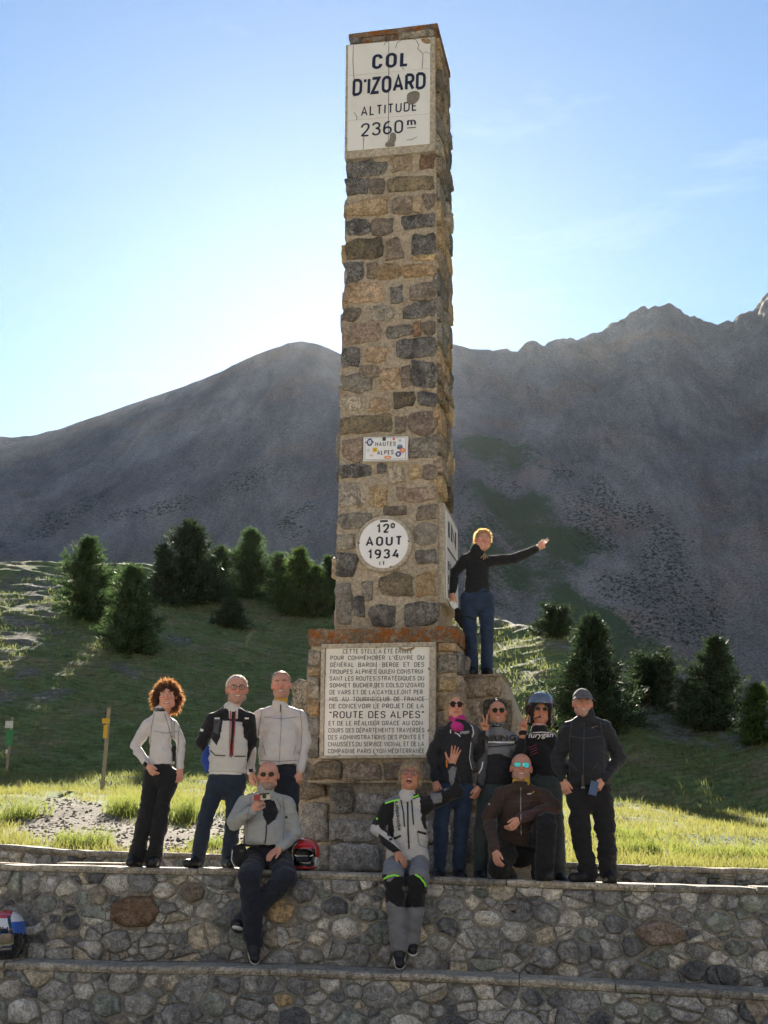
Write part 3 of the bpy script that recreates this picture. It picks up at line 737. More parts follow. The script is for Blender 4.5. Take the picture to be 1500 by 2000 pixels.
def z3(l): return [(600 + .23333 * a, 820 + .23333 * b, 600 + .23333 * c, 820 + .23333 * d, k) for a, b, c, d, k in l]
def z4(l): return [(560 + .27 * a, 1200 + .27 * b, 560 + .27 * c, 1200 + .27 * d, k) for a, b, c, d, k in l]
shaft_stones = z1([(322, 1352, 670, 1472, 'dark'), (705, 1310, 885, 1440, 'greyb'), (945, 1290, 1070, 1420, 'brown'), (322, 1490, 508, 1632, 'dark'), (520, 1490, 640, 1620, 'grey'), (650, 1480, 1068, 1602, 'darky'),
    (326, 1652, 690, 1800, 'tan'), (710, 1640, 870, 1790, 'grey'), (880, 1640, 960, 1780, 'greyb'), (970, 1622, 1068, 1745, 'grey'), (322, 1832, 510, 1962, 'dark'), (540, 1820, 730, 1962, 'grey'), (780, 1802, 1068, 1912, 'dark')])
shaft_stones += z2([(310, 120, 640, 278, 'darky'), (655, 100, 800, 290, 'grey'), (865, 75, 1070, 240, 'dark'), (880, 246, 1075, 292, 'tan'), (310, 310, 478, 468, 'dark'), (490, 310, 595, 440, 'greyb'), (588, 330, 780, 450, 'ochre'), (788, 320, 1075, 440, 'ochre'),
    (308, 490, 652, 652, 'tanp'), (695, 505, 812, 645, 'dark'), (850, 490, 1075, 632, 'grey'), (303, 690, 450, 790, 'grey'), (515, 680, 715, 795, 'greyl'), (790, 655, 1078, 772, 'dark'), (298, 815, 622, 980, 'mauve'), (655, 830, 880, 945, 'greyd'), (885, 800, 950, 930, 'brown'), (957, 805, 1075, 925, 'grey'),
    (290, 1040, 432, 1182, 'dark'), (475, 1010, 672, 1138, 'tanp'), (750, 952, 1078, 1102, 'dark'), (285, 1240, 552, 1392, 'greyd'), (440, 1172, 600, 1270, 'grey'), (612, 1175, 780, 1386, 'tanp'), (787, 1172, 866, 1352, 'grey'), (876, 1140, 1080, 1352, 'dark'),
    (280, 1430, 447, 1552, 'greyl'), (510, 1440, 690, 1552, 'tanp'), (712, 1392, 905, 1522, 'darky'), (920, 1390, 1080, 1512, 'dark'), (278, 1592, 712, 1752, 'darky'), (727, 1590, 832, 1732, 'grey'), (842, 1562, 1075, 1742, 'mauve')])
shaft_stones += z3([(278, 150, 470, 342, 'mauve'), (855, 150, 1080, 322, 'greyl'), (270, 372, 575, 492, 'dark'), (582, 372, 655, 445, 'dark'), (662, 390, 812, 522, 'greyl'), (850, 376, 950, 502, 'tan'), (960, 370, 1080, 497, 'grey'),
    (264, 525, 447, 722, 'greyl'), (525, 560, 667, 717, 'tan'), (742, 560, 1082, 688, 'mauve'), (258, 762, 548, 912, 'greyd'), (640, 722, 830, 800, 'grey'), (920, 715, 1085, 842, 'grey'), (250, 950, 402, 1082, 'greyd'), (900, 872, 1088, 1042, 'greyd'),
    (245, 1122, 420, 1322, 'dark'), (908, 1090, 1088, 1212, 'greyd'), (243, 1352, 370, 1722, 'greyd'), (455, 1352, 550, 1512, 'greyl'), (590, 1292, 880, 1492, 'darky'), (892, 1262, 1092, 1482, 'ochre'), (385, 1480, 485, 1652, 'dark'), (530, 1542, 742, 1732, 'greyd'), (820, 1532, 1100, 1718, 'greyd')])
for q in shaft_stones: px_stone(PF, *q, stele, rg, h=.011, j=.22)
def course_face(pl, half, z0, z1, parent, rng, pal, hmin=.22, hmax=.36, wmin=.25, wmax=.6, h=.03, up=True, skip=None, taper=0.0):
    v = z0
    while v < z1 - .08:
        hh = min(rng.uniform(hmin, hmax), z1 - v); u = -half * (1 - taper * (v - z0) / (z1 - z0)); e = -u
        while u < e - .06:
            ww = rng.uniform(wmin, wmax)
            if e - (u + ww) < .16: ww = e - u
            if skip is None or not skip(u, u + ww, v, v + hh):
                g_ = .018
                K = [(u + g_ * (u > -half + .02), v + hh - g_), (u + ww - g_, v + hh - g_), (u + ww - g_, v + g_), (u + g_, v + g_)]
                stone(pl, rect_poly(*K, rng, .12), h * rng.uniform(.6, 1.4), SM[pal[rng.integers(len(pal))]], parent, rng)
            u += ww
        v += hh
SPAL = ['dark', 'darky', 'grey', 'grey', 'greyb', 'greyd', 'greyl', 'tan', 'mauve', 'tanp', 'ochre']
Hs = ZT - ZB
side_sign = lambda a, b, c, d: (c < 1.42 and d > .22)
course_face(PR, SW * DR / 2, 0, Hs - .14, stele, rg, SPAL, h=.03, skip=side_sign, taper=.066)
course_face(PLf, SW * DR / 2, 0, Hs - .14, stele, rg, SPAL, h=.018, taper=.066)
# lichen-stained cap course
m = MB()
k0 = 1.035
def capc(a, b, z, k): 
    p = S_(a, b, z); c = S_(0, 0, z); return c + (p - c) * k
n = 9; V = []
m.hexa([capc(-1, -1, ZT - .17, 1.0), capc(1, -1, ZT - .17, 1.0), capc(1, 1, ZT - .17, 1.0), capc(-1, 1, ZT - .17, 1.0), capc(-1, -1, ZT - .075, 1.0), capc(1, -1, ZT - .075, 1.0), capc(1, 1, ZT - .075, 1.0), capc(-1, 1, ZT - .075, 1.0)])
m.hexa([capc(-1, -1, ZT - .073, k0), capc(1, -1, ZT - .073, k0), capc(1, 1, ZT - .073, k0), capc(-1, 1, ZT - .073, k0), capc(-1, -1, ZT, k0), capc(1, -1, ZT, k0), capc(1, 1, ZT, k0), capc(-1, 1, ZT, k0)])
m.build('cap', SM['cap'], stele)
for q in z1([(358, 318, 455, 368, 'dark'), (550, 305, 665, 350, 'grey'), (760, 268, 1062, 330, 'greyl')]): px_stone(PF, *q, stele, rg, h=.03)

# plinth (with the long plaque), base and the two side wings
PED_F = .22
PP = Plane(O3 - EY * PED_F, -EY)                                    # plinth front; u along EX
uL = PP.px(603, 1330)[0]; uR = PP.px(893, 1330)[0]; vT = PP.px(640, 1229)[1]; vB = PP.px(640, 1532)[1]
PED_D = 1.60
m = MB()
def blk(mb, pl, u0, u1, v0, v1, front, depth, mm=0):
    P = lambda u, v, d: pl.w(u, v, front - d)
    mb.hexa([P(u0, v0, 0), P(u1, v0, 0), P(u1, v0, depth), P(u0, v0, depth), P(u0, v1, 0), P(u1, v1, 0), P(u1, v1, depth), P(u0, v1, depth)], mm)
capH = .175
blk(m, PP, uL + .015, uR - .015, vB + .02, vT - capH + .01, -.015, PED_D)
m.build('mortar_plinth', M_MORTAR, stele)
def rough_block(name, pl, u0, u1, v0, v1, front, depth, mat, parent, rng, j=.008, seg=.09):
    """block whose visible faces are a jittered grid"""
    nu = max(2, int((u1 - u0) / seg)); nv = max(2, int((v1 - v0) / seg)); nd = max(2, int(depth / seg))
    bm = bmesh.new(); G = {}
    def vert(i, k, d):
        if (i, k, d) not in G:
            G[(i, k, d)] = bm.verts.new(Vector(pl.w(u0 + (u1 - u0) * i / nu + rng.normal(0, j), v0 + (v1 - v0) * k / nv + rng.normal(0, j * .7), front - depth * d / nd + rng.normal(0, j))))
        return G[(i, k, d)]
    for i in range(nu):
        for k in range(nv):
            bm.faces.new([vert(i, k, 0), vert(i + 1, k, 0), vert(i + 1, k + 1, 0), vert(i, k + 1, 0)]); bm.faces.new([vert(i, k + 1, nd), vert(i + 1, k + 1, nd), vert(i + 1, k, nd), vert(i, k, nd)])
    for i in range(nu):
        for d in range(nd):
            bm.faces.new([vert(i, nv, d), vert(i + 1, nv, d), vert(i + 1, nv, d + 1), vert(i, nv, d + 1)]); bm.faces.new([vert(i, 0, d + 1), vert(i + 1, 0, d + 1), vert(i + 1, 0, d), vert(i, 0, d)])
    for k in range(nv):
        for d in range(nd):
            bm.faces.new([vert(0, k, d), vert(0, k + 1, d), vert(0, k + 1, d + 1), vert(0, k, d + 1)]); bm.faces.new([vert(nu, k, d + 1), vert(nu, k + 1, d + 1), vert(nu, k + 1, d), vert(nu, k, d)])
    bmesh.ops.recalc_face_normals(bm, faces=bm.faces)
    me = bpy.data.meshes.new(name); bm.to_mesh(me); bm.free(); me.materials.append(mat)
    return link(name, me, parent)
capo = rough_block('plinth_cap', PP, uL - .01, uR + .01, vT - capH, vT, .015, PED_D + .03, SM['cap'], stele, rg, .007, .07)
tag(capo, 'orange lichen covered plinth cap')
for q in z4([(158, 275, 250, 372, 'greyl'), (155, 382, 250, 448, 'tan'), (155, 458, 246, 622, 'greyl'), (150, 632, 246, 732, 'ochre'), (150, 742, 242, 872, 'greyd'), (146, 882, 242, 1040, 'greyd'), (1092, 205, 1225, 272, 'ochre'), (1094, 285, 1232, 432, 'greyl'), (1094, 448, 1235, 562, 'tan'), (1094, 575, 1235, 702, 'tan'), (1094, 715, 1235, 880, 'grey'), (1094, 890, 1235, 1040, 'tan'),
    (146, 1064, 402, 1192, 'darky'), (410, 1070, 690, 1205, 'grey'), (700, 1066, 862, 1200, 'grey'), (872, 1062, 1060, 1195, 'greyd'), (1066, 1062, 1232, 1190, 'grey')]): px_stone(PP, *q, stele, rg, h=.028)
# right side of the plinth
PPR = Plane(PP.w(uR, 0, -PED_D / 2), EX); course_face(PPR, PED_D / 2, vB, vT - capH, stele, rg, ['greyl', 'tan', 'ochre', 'grey', 'greyd'], h=.05, wmin=.3, wmax=.6)
PPL = Plane(PP.w(uL, 0, -PED_D / 2), -EX); course_face(PPL, PED_D / 2, vB, vT - capH, stele, rg, ['greyl', 'tan', 'ochre', 'grey', 'greyd'], h=.03, wmin=.3, wmax=.6)
# base under the plinth, set back a little
PB = Plane(O3 - EY * (PED_F - .10), -EY); bL = PB.px(646, 1620)[0]; bR = PB.px(885, 1620)[0]
GZ = 1.28
m = MB(); blk(m, PB, bL, bR, GZ, vB + .03, -.015, PED_D - .15); m.build('mortar_base', M_MORTAR2, stele)
for q in z4([(315, 1250, 482, 1442, 'dark'), (510, 1290, 720, 1445, 'wg'), (735, 1270, 900, 1440, 'wg'), (910, 1260, 1180, 1440, 'grey'), (312, 1488, 645, 1645, 'wg'), (660, 1480, 900, 1650, 'grey'), (910, 1480, 1190, 1650, 'wg'), (308, 1668, 685, 1862, 'wg'), (700, 1668, 940, 1870, 'grey'), (950, 1668, 1195, 1880, 'wg')]): px_stone(PB, *q, stele, rg, h=.03, shear=False)
# left wing
PWL = Plane(O3 + EY * .22, -EY); wl0 = PWL.px(570, 1450)[0]; wlt = PWL.px(585, 1328)[1]
m = MB(); blk(m, PWL, wl0, PWL.px(660, 1450)[0], GZ, wlt - .02, -.015, .9); m.build('mortar_wing', M_MORTAR, stele)
for q in ((571, 1329, 606, 1385, 'greyl'), (571, 1388, 606, 1436, 'wg'), (571, 1440, 606, 1490, 'grey'), (571, 1494, 640, 1560, 'grey'), (582, 1566, 645, 1645, 'wg'), (571, 1650, 610, 1702, 'grey'), (614, 1650, 648, 1702, 'wg')): px_stone(PWL, *q, stele, rg, h=.03, shear=False)
PWLs = Plane(PWL.w(wl0, 0, -.45), -EX); course_face(PWLs, .45, GZ, wlt - .02, stele, rg, ['greyl', 'grey', 'greyd'], h=.03)
# right wing : stepped shoulder with a sloping flank
PWR = Plane(O3 + EY * .12, -EY)
WRT = PWR.px(930, 1317)[1]; r0 = PWR.px(880, 1330)[0]; r1 = PWR.px(978, 1318)[0]
prof = [(r0, GZ), (PWR.px(1052, 1700)[0], GZ), (PWR.px(1030, 1500)[0], PWR.px(1030, 1500)[1]), (PWR.px(1012, 1405)[0], PWR.px(1012, 1405)[1]), (r1, WRT - .02), (r0, WRT - .02)]
m = MB(); nP = len(prof); dW = .95
m.add([PWR.w(u, v, -.015) for u, v in prof] + [PWR.w(u, v, -dW) for u, v in prof], [list(range(nP)), [nP + i for i in range(nP)][::-1]] + [[i, i + nP, (i + 1) % nP + nP, (i + 1) % nP] for i in range(nP)])
m.build('mortar_wing', M_MORTAR, stele)
rough_block('wing_slab', PWR, r0, r1 + .01, WRT - .03, WRT, .02, dW + .02, SM['grey'], stele, rg, .005)
for q in ((896, 1326, 978, 1362, 'grey'), (896, 1366, 940, 1440, 'grey'), (944, 1366, 1000, 1440, 'darky'), (896, 1446, 1015, 1510, 'greyd'), (896, 1516, 1025, 1590, 'grey'), (896, 1596, 1035, 1690, 'greyd')): px_stone(PWR, *q, stele, rg, h=.03, shear=False, j=.06)

# ------------------------------------------------------------------ lettering
def text_mesh(s, offset=0.0, spacing=1.0, shear=0.0):
    c = bpy.data.curves.new('t', 'FONT'); c.body = s; c.size = 1; c.offset = offset; c.resolution_u = 2; c.space_character = spacing; c.shear = shear
    o = bpy.data.objects.new('t', c); COL.objects.link(o)
    dg = bpy.context.evaluated_depsgraph_get(); me = bpy.data.meshes.new_from_object(o.evaluated_get(dg))
    V = np.array([v.co[:] for v in me.vertices]) if len(me.vertices) else np.zeros((0, 3)); F = [list(p.vertices) for p in me.polygons]
    bpy.data.objects.remove(o); bpy.data.curves.remove(c); bpy.data.meshes.remove(me)
    return V, F
# drawn sign-writer's alphabet: strokes on a unit box; 'r' marks rounded corners, 'c' closed and rounded
_O = ('c', [(0, 0), (0, 1), (1, 1), (1, 0)])
GLYPH = {
 'A': (.66, [('s', [(0, 0), (.5, 1), (1, 0)]), ('s', [(.17, .3), (.83, .3)])]), 'B': (.58, [('s', [(0, 0), (0, 1)]), ('r', [(0, 1), (.93, 1), (.93, .53), (0, .53)]), ('r', [(0, .53), (1, .53), (1, 0), (0, 0)])]),
 'C': (.56, [('r', [(1, .72), (1, 1), (0, 1), (0, 0), (1, 0), (1, .28)])]), 'D': (.60, [('s', [(0, 0), (0, 1)]), ('r', [(0, 1), (1, 1), (1, 0), (0, 0)])]),
 'E': (.50, [('s', [(1, 1), (0, 1), (0, 0), (1, 0)]), ('s', [(0, .52), (.85, .52)])]), 'F': (.50, [('s', [(1, 1), (0, 1), (0, 0)]), ('s', [(0, .5), (.85, .5)])]),
 'G': (.58, [('r', [(1, .74), (1, 1), (0, 1), (0, 0), (1, 0), (1, .47)]), ('s', [(1.0, .47), (.55, .47)])]), 'H': (.60, [('s', [(0, 0), (0, 1)]), ('s', [(1, 0), (1, 1)]), ('s', [(0, .52), (1, .52)])]),
 'I': (.13, [('s', [(.5, 0), (.5, 1)])]), 'J': (.5, [('r', [(1, 1), (1, 0), (0, 0), (0, .25)])]), 'L': (.48, [('s', [(0, 1), (0, 0), (1, 0)])]), 'M': (.76, [('s', [(0, 0), (0, 1), (.5, .32), (1, 1), (1, 0)])]),
 'N': (.62, [('s', [(0, 0), (0, 1), (1, 0), (1, 1)])]), 'O': (.60, [_O]), 'P': (.56, [('s', [(0, 0), (0, 1)]), ('r', [(0, 1), (1, 1), (1, .45), (0, .45)])]), 'Q': (.60, [_O, ('s', [(.6, .25), (1.05, -.06)])]),
 'R': (.58, [('s', [(0, 0), (0, 1)]), ('r', [(0, 1), (1, 1), (1, .47), (0, .47)]), ('s', [(.5, .47), (1, 0)])]), 'S': (.56, [('r', [(1, .78), (1, 1), (0, 1), (0, .53), (1, .53), (1, 0), (0, 0), (0, .22)])]),
 'T': (.58, [('s', [(0, 1), (1, 1)]), ('s', [(.5, 1), (.5, 0)])]), 'U': (.60, [('r', [(0, 1), (0, 0), (1, 0), (1, 1)])]), 'V': (.64, [('s', [(0, 1), (.5, 0), (1, 1)])]), 'X': (.6, [('s', [(0, 0), (1, 1)]), ('s', [(0, 1), (1, 0)])]),
 'Y': (.62, [('s', [(0, 1), (.5, .45), (1, 1)]), ('s', [(.5, .45), (.5, 0)])]), 'Z': (.58, [('s', [(0, 1), (1, 1), (0, 0), (1, 0)])]), '\u0152': (.95, [('r', [(.55, 1), (0, 1), (0, 0), (.55, 0)]), ('s', [(1, 1), (.55, 1), (.55, 0), (1, 0)]), ('s', [(.55, .52), (.95, .52)])]),
 '0': (.56, [_O]), '1': (.36, [('s', [(0, .76), (.8, 1), (.8, 0)])]), '2': (.56, [('r', [(0, .72), (0, 1), (1, 1), (1, .6), (0, 0)]), ('s', [(0, 0), (1, 0)])]), '3': (.56, [('r', [(0, .8), (0, 1), (.95, 1), (.95, .54), (.4, .54)]), ('r', [(.4, .54), (1, .54), (1, 0), (0, 0), (0, .2)])]),
 '4': (.60, [('s', [(.62, 1), (0, .26), (1, .26)]), ('s', [(.74, .52), (.74, 0)])]), '6': (.56, [('c', [(0, 0), (0, .56), (1, .56), (1, 0)]), ('r', [(0, .3), (0, .62), (.25, 1), (.8, 1)])]), '8': (.56, [('c', [(0, 0), (0, .55), (1, .55), (1, 0)]), ('c', [(.06, .55), (.06, 1), (.94, 1), (.94, .55)])]),
 '9': (.56, [('c', [(0, .44), (0, 1), (1, 1), (1, .44)]), ('r', [(1, .7), (1, .38), (.75, 0), (.2, 0)])]), "'": (.16, [('s', [(.55, 1.0), (.05, .80)])]), ',': (.12, [('s', [(.8, .1), (.1, -.14)])]), '-': (.22, [('s', [(0, .45), (1, .45)])]), '\u00b7': (.14, [('s', [(.5, .44), (.5, .56)])]),
 '\u201c': (.30, [('s', [(0, .98), (.3, .76)]), ('s', [(.65, .98), (.95, .76)])]), '\u201d': (.30, [('s', [(.3, 1), (.05, .78)]), ('s', [(.95, 1), (.7, .78)])]), 'm': (.9, [('s', [(0, 0), (0, 1)]), ('r', [(0, 1), (.5, 1), (.5, 0)]), ('r', [(.45, 1), (1, 1), (1, 0)])]), ' ': (.22, []),
}
def _fillet(P, r, closed):
    P = [np.asarray(p, float) for p in P]; n = len(P); out = []
    for i in range(n):
        if not closed and i in (0, n - 1): out.append(P[i]); continue
        a, p, b = P[i - 1], P[i], P[(i + 1) % n]; la, lb = np.linalg.norm(a - p), np.linalg.norm(b - p)
        ra = min(r, la * (.5 if (closed or i - 1 > 0) else 1)); rb = min(r, lb * (.5 if (closed or i + 1 < n - 1) else 1)); q = min(ra, rb)
        s_, e = p + (a - p) / la * q, p + (b - p) / lb * q
        for k in range(5):
            t = k / 4; out.append((1 - t) ** 2 * s_ + 2 * t * (1 - t) * (p * .8 + (s_ + e) * .1) + t * t * e)
    return out
def _ribbon(P, t, closed, V, F):
    P = [np.asarray(p, float) for p in P]
    Q = [P[0]]
    for p in P[1:]:
        if np.linalg.norm(p - Q[-1]) > 1e-4: Q.append(p)
    if closed and np.linalg.norm(Q[0] - Q[-1]) < 1e-4: Q.pop()
    n = len(Q); b = len(V)
    for i in range(n):
        d0 = Q[i] - Q[i - 1] if (closed or i > 0) else Q[1] - Q[0]; d1 = Q[(i + 1) % n] - Q[i] if (closed or i < n - 1) else Q[-1] - Q[-2]
        d0 = d0 / np.linalg.norm(d0); d1 = d1 / np.linalg.norm(d1); n0 = np.array([-d0[1], d0[0]]); n1 = np.array([-d1[1], d1[0]]); mm_ = n0 + n1; l = np.linalg.norm(mm_)
        mm_ = n0 if l < 1e-3 else mm_ / l; k = min(1.9, 1 / max(.3, mm_ @ n0)); V.append(Q[i] + mm_ * t / 2 * k); V.append(Q[i] - mm_ * t / 2 * k)
    for i in range(n if closed else n - 1):
        j = (i + 1) % n; F.append([b + 2 * i, b + 2 * i + 1, b + 2 * j + 1, b + 2 * j])
ACC = {'\u00c9': 'E', '\u00c8': 'E'}
def sign_text(s, t=.13, gap=.17):
    V = []; F = []; x = 0
    for ch in s:
        base = ACC.get(ch, ch); w_, st = GLYPH[base]; ww = max(w_ - t, .001)
        f = lambda p: (x + t / 2 + p[0] * ww, t / 2 + p[1] * (1 - t))
        for kind, pts in st:
            Q = [f(p) for p in pts]
            if kind == 's': _ribbon(Q, t, False, V, F)
            else: _ribbon(_fillet(Q, ww * .5, kind == 'c'), t, kind == 'c', V, F)
        if ch in ACC: _ribbon([(x + w_ * .35, 1.08), (x + w_ * .7, 1.24)], t * .85, False, V, F)
        x += w_ + gap
    return np.array(V), F
def plane_text(name, s, pl, uv0, uv1, cap, mat, parent, lift=.004, t=.13, gap=.17):
    """lettering from uv0 to uv1 (baseline ends on the plane), capital height cap metres; big letters are parts of their own"""
    V, F = sign_text(s, t, gap)
    x0, x1 = V[:, 0].min(), V[:, 0].max(); uv0 = np.asarray(uv0, float); uv1 = np.asarray(uv1, float)
    d = uv1 - uv0; L = np.linalg.norm(d); d /= L; e = np.array([-d[1], d[0]]); x = 0.0
    def put(V, nm, F):
        X = (V[:, 0] - x0) / (x1 - x0) * L; Yv = V[:, 1] * cap
        return link(nm, mesh_np(nm, np.array([pl.w(*(uv0 + d * a_ + e * b_), lift) for a_, b_ in zip(X, Yv)]), F, [mat]), parent)
    if cap < .075: return put(V, name, F)
    for ch in s:
        w_ = GLYPH[ACC.get(ch, ch)][0]
        if ch != ' ':
            V1, F1 = sign_text(ch, t, gap); put(V1 + np.array([x, 0]), 'letter', F1)
        x += w_ + gap
def quad_plate(name, pl, K, lift, thick, mat, parent, bev=.003):
    """thin plate over four plane corners ul ur lr ll"""
    K = [np.asarray(k, float) for k in K]; c = sum(K) / 4; m = MB()
    I = [c + (k - c) * (1 - bev / np.linalg.norm(k - c)) for k in K]
    A = [pl.w(*k, lift - thick) for k in K]; B = [pl.w(*k, lift - bev * .7) for k in K]; C = [pl.w(*k, lift) for k in I]
    V = A + B + C; F = [[11, 10, 9, 8]]
    for r in (0, 4):
        for i in range(4): F.append([r + i, r + 4 + i, r + 4 + (i + 1) % 4, r + (i + 1) % 4])
    m.add(V, F); o = m.build(name, mat, parent); 
    bmn = bmesh.new(); bmn.from_mesh(o.data); bmesh.ops.recalc_face_normals(bmn, faces=bmn.faces); bmn.to_mesh(o.data); bmn.free()
    return o
def sub(K, a0, b0, a1, b1):
    ul, ur, lr, ll = [np.asarray(k, float) for k in K]
    f = lambda a, b: (ul * (1 - a) + ur * a) * (1 - b) + (ll * (1 - a) + lr * a) * b
    return [f(a0, b0), f(a1, b0), f(a1, b1), f(a0, b1)]
def crack(pl, pts, w_, mat, parent, lift):
    P = [pl.px(*q) for q in pts]; m = MB(); V = []
    for i, p in enumerate(P):
        t = P[min(i + 1, len(P) - 1)] - P[max(i - 1, 0)]; t /= np.linalg.norm(t); nn = np.array([-t[1], t[0]]) * w_ * (.5 + .5 * math.sin(math.pi * (i + .5) / len(P)))
        V += [pl.w(*(p + nn), lift), pl.w(*(p - nn), lift)]
    m.add(V, [[2 * i, 2 * i + 1, 2 * i + 3, 2 * i + 2] for i in range(len(P) - 1)]); return m.build('crack', mat, parent)
def scab(pl, pts, mat, parent, lift):
    P = np.array([pl.px(*q) for q in pts]); P = chaikin(P, 2); m = MB(); n = len(P); c = P.mean(0)
    m.add([pl.w(*p, lift - .004) for p in P] + [pl.w(*(c + (p - c) * .92), lift) for p in P], [[i, (i + 1) % n, n + (i + 1) % n, n + i] for i in range(n)] + [[n + i for i in range(n)]])
    return m.build('bare_patch', mat, parent)
Z1 = lambda u, v: (600 + .2335 * u, .2335 * v)
Z3 = lambda u, v: (600 + .23333 * u, 820 + .23333 * v)
Z4 = lambda u, v: (560 + .27 * u, 1200 + .27 * v)
# top sign
topsign = empty('summit_sign', PF.w(0, 5.9, .03), 'large cracked white enamel altitude sign at the top of the obelisk', 'sign')
Ko = [PF.px(*Z1(*q)) for q in ((330, 392), (1072, 322), (1074, 1272), (318, 1345))]
Ki = [PF.px(*Z1(*q)) for q in ((348, 398), (1036, 336), (1032, 1222), (342, 1282))]
quad_plate('frame', PF, Ko, .040, .07, M_FRAME, topsign, .006)
for b0, b1 in ((0, .295), (.295, .72), (.72, 1)):
    for a0, a1 in ((0, .5), (.5, 1)):
        K = sub(Ki, a0, b0, a1, b1); c = sum(K) / 4; K = [k + (c - k) / np.linalg.norm(c - k) * .0025 for k in K]
        quad_plate('enamel_tile', PF, K, .050, .008, M_ENAMEL, topsign, .002)
def t1(s, a, b, cap, t=.13, gap=.17): return plane_text('lettering', s, PF, PF.px(*Z1(*a)), PF.px(*Z1(*b)), cap, M_INK, topsign, .0535, t, gap)
mpp = np.linalg.norm(PF.px(*Z1(0, 600)) - PF.px(*Z1(0, 700))) / 100
t1('COL', (548, 603), (842, 575), 122 * mpp, .18, .17); t1("D'IZOARD", (385, 827), (997, 765), 140 * mpp, .17, .08)
t1('ALTITUDE', (457, 993), (918, 946), 77 * mpp, .13, .2); t1('2360', (455, 1165), (808, 1132), 106 * mpp, .12, .15); t1('m', (842, 1074), (916, 1066), 46 * mpp, .18)
crack(PF, [Z1(842, 1092), Z1(880, 1088), Z1(916, 1085)], .006, M_INK, topsign, .0536)
for pts in ([(880, 345), (915, 355), (940, 400), (930, 430), (975, 470), (1000, 455), (1034, 472)], [(395, 400), (390, 520), (400, 700), (395, 830)], [(690, 365), (660, 380), (650, 405)], [(790, 362), (760, 380), (745, 425)], [(975, 470), (972, 540), (968, 600)], [(690, 365), (690, 600), (688, 900), (686, 1240)], [(840, 1190), (880, 1190), (925, 1163)], [(480, 1170), (478, 1270)], [(800, 590), (820, 602)], [(400, 960), (425, 1000), (420, 1025)]):
    crack(PF, [Z1(*q) for q in pts], .0032, M_CRACK, topsign, .0542)
scab(PF, [Z1(*q) for q in ((845, 800), (900, 778), (950, 790), (945, 850), (905, 895), (845, 895), (838, 840))], M_SCAB, topsign, .056)
scab(PF, [Z1(*q) for q in ((700, 1130), (748, 1128), (752, 1190), (735, 1220), (748, 1245), (660, 1252), (658, 1215), (695, 1200))], M_SCAB, topsign, .056)
scab(PF, [Z1(*q) for q in ((955, 345), (1034, 338), (1036, 392), (985, 385), (958, 362))], SM['ochre'], topsign, .056)
mtop = mpp; mpp = np.linalg.norm(PF.px(*Z3(640, 1000)) - PF.px(*Z3(640, 1100))) / 100
# enamel department plate
plate = empty('department_plate', PF.w(*PF.px(755, 880), .02), 'small white enamel plate with blue border and stickers halfway up the obelisk', 'sign')
Kp = [PF.px(*Z3(*q)) for q in ((480, 158), (849, 150), (846, 346), (477, 353))]
quad_plate('plate', PF, Kp, .050, .06, M_ENAMEL2, plate, .002)
def bord(K, a, w_, mat, parent, lift):
    for b in ((a, a, 1 - a, a + w_), (a, 1 - a - w_, 1 - a, 1 - a), (a, a + w_, a + w_ * .55, 1 - a - w_), (1 - a - w_ * .55, a + w_, 1 - a, 1 - a - w_)):
        Q = sub(K, *b); mm = MB(); mm.add([PF.w(*k, lift) for k in Q], [[3, 2, 1, 0]]); mm.build('border', mat, parent)
M_BLUE = simple('blue_enamel', (.03, .07, .20), .35, .1)
bord(Kp, .035, .014, M_BLUE, plate, .0515)
def t3(s, a, b, cap, par, mat, t, lift=.0525): return plane_text('lettering', s, PF, PF.px(*Z3(*a)), PF.px(*Z3(*b)), cap, mat, par, lift, t, .2)
t3('HAUTES', (578, 234), (748, 230), 38 * mpp, plate, M_INK, .15); t3('ALPES', (592, 304), (730, 300), 38 * mpp, plate, M_INK, .15)
def sticker(K, col, parent, shape='disc', lift=.0525, name='sticker'):
    c = PF.px(*Z3(*K[:2])); a, b = K[2] * mpp, K[3] * mpp; mm = MB(); mt = simple('sticker_%02d%02d%02d' % tuple(int(q * 99) for q in col), col, .4, .15, 60)
    if shape == 'disc': mm.disc(PF.w(*c, lift), PF.U * a, PF.V * b, 14)
    elif shape == 'box': mm.add([PF.w(c[0] - a, c[1] - b, lift), PF.w(c[0] + a, c[1] - b, lift), PF.w(c[0] + a, c[1] + b, lift), PF.w(c[0] - a, c[1] + b, lift)], [[0, 1, 2, 3]])
    else: mm.add([PF.w(c[0], c[1] - b, lift), PF.w(c[0] + a, c[1], lift), PF.w(c[0], c[1] + b, lift), PF.w(c[0] - a, c[1], lift)], [[0, 1, 2, 3]])
    return mm.build(name, mt, parent)
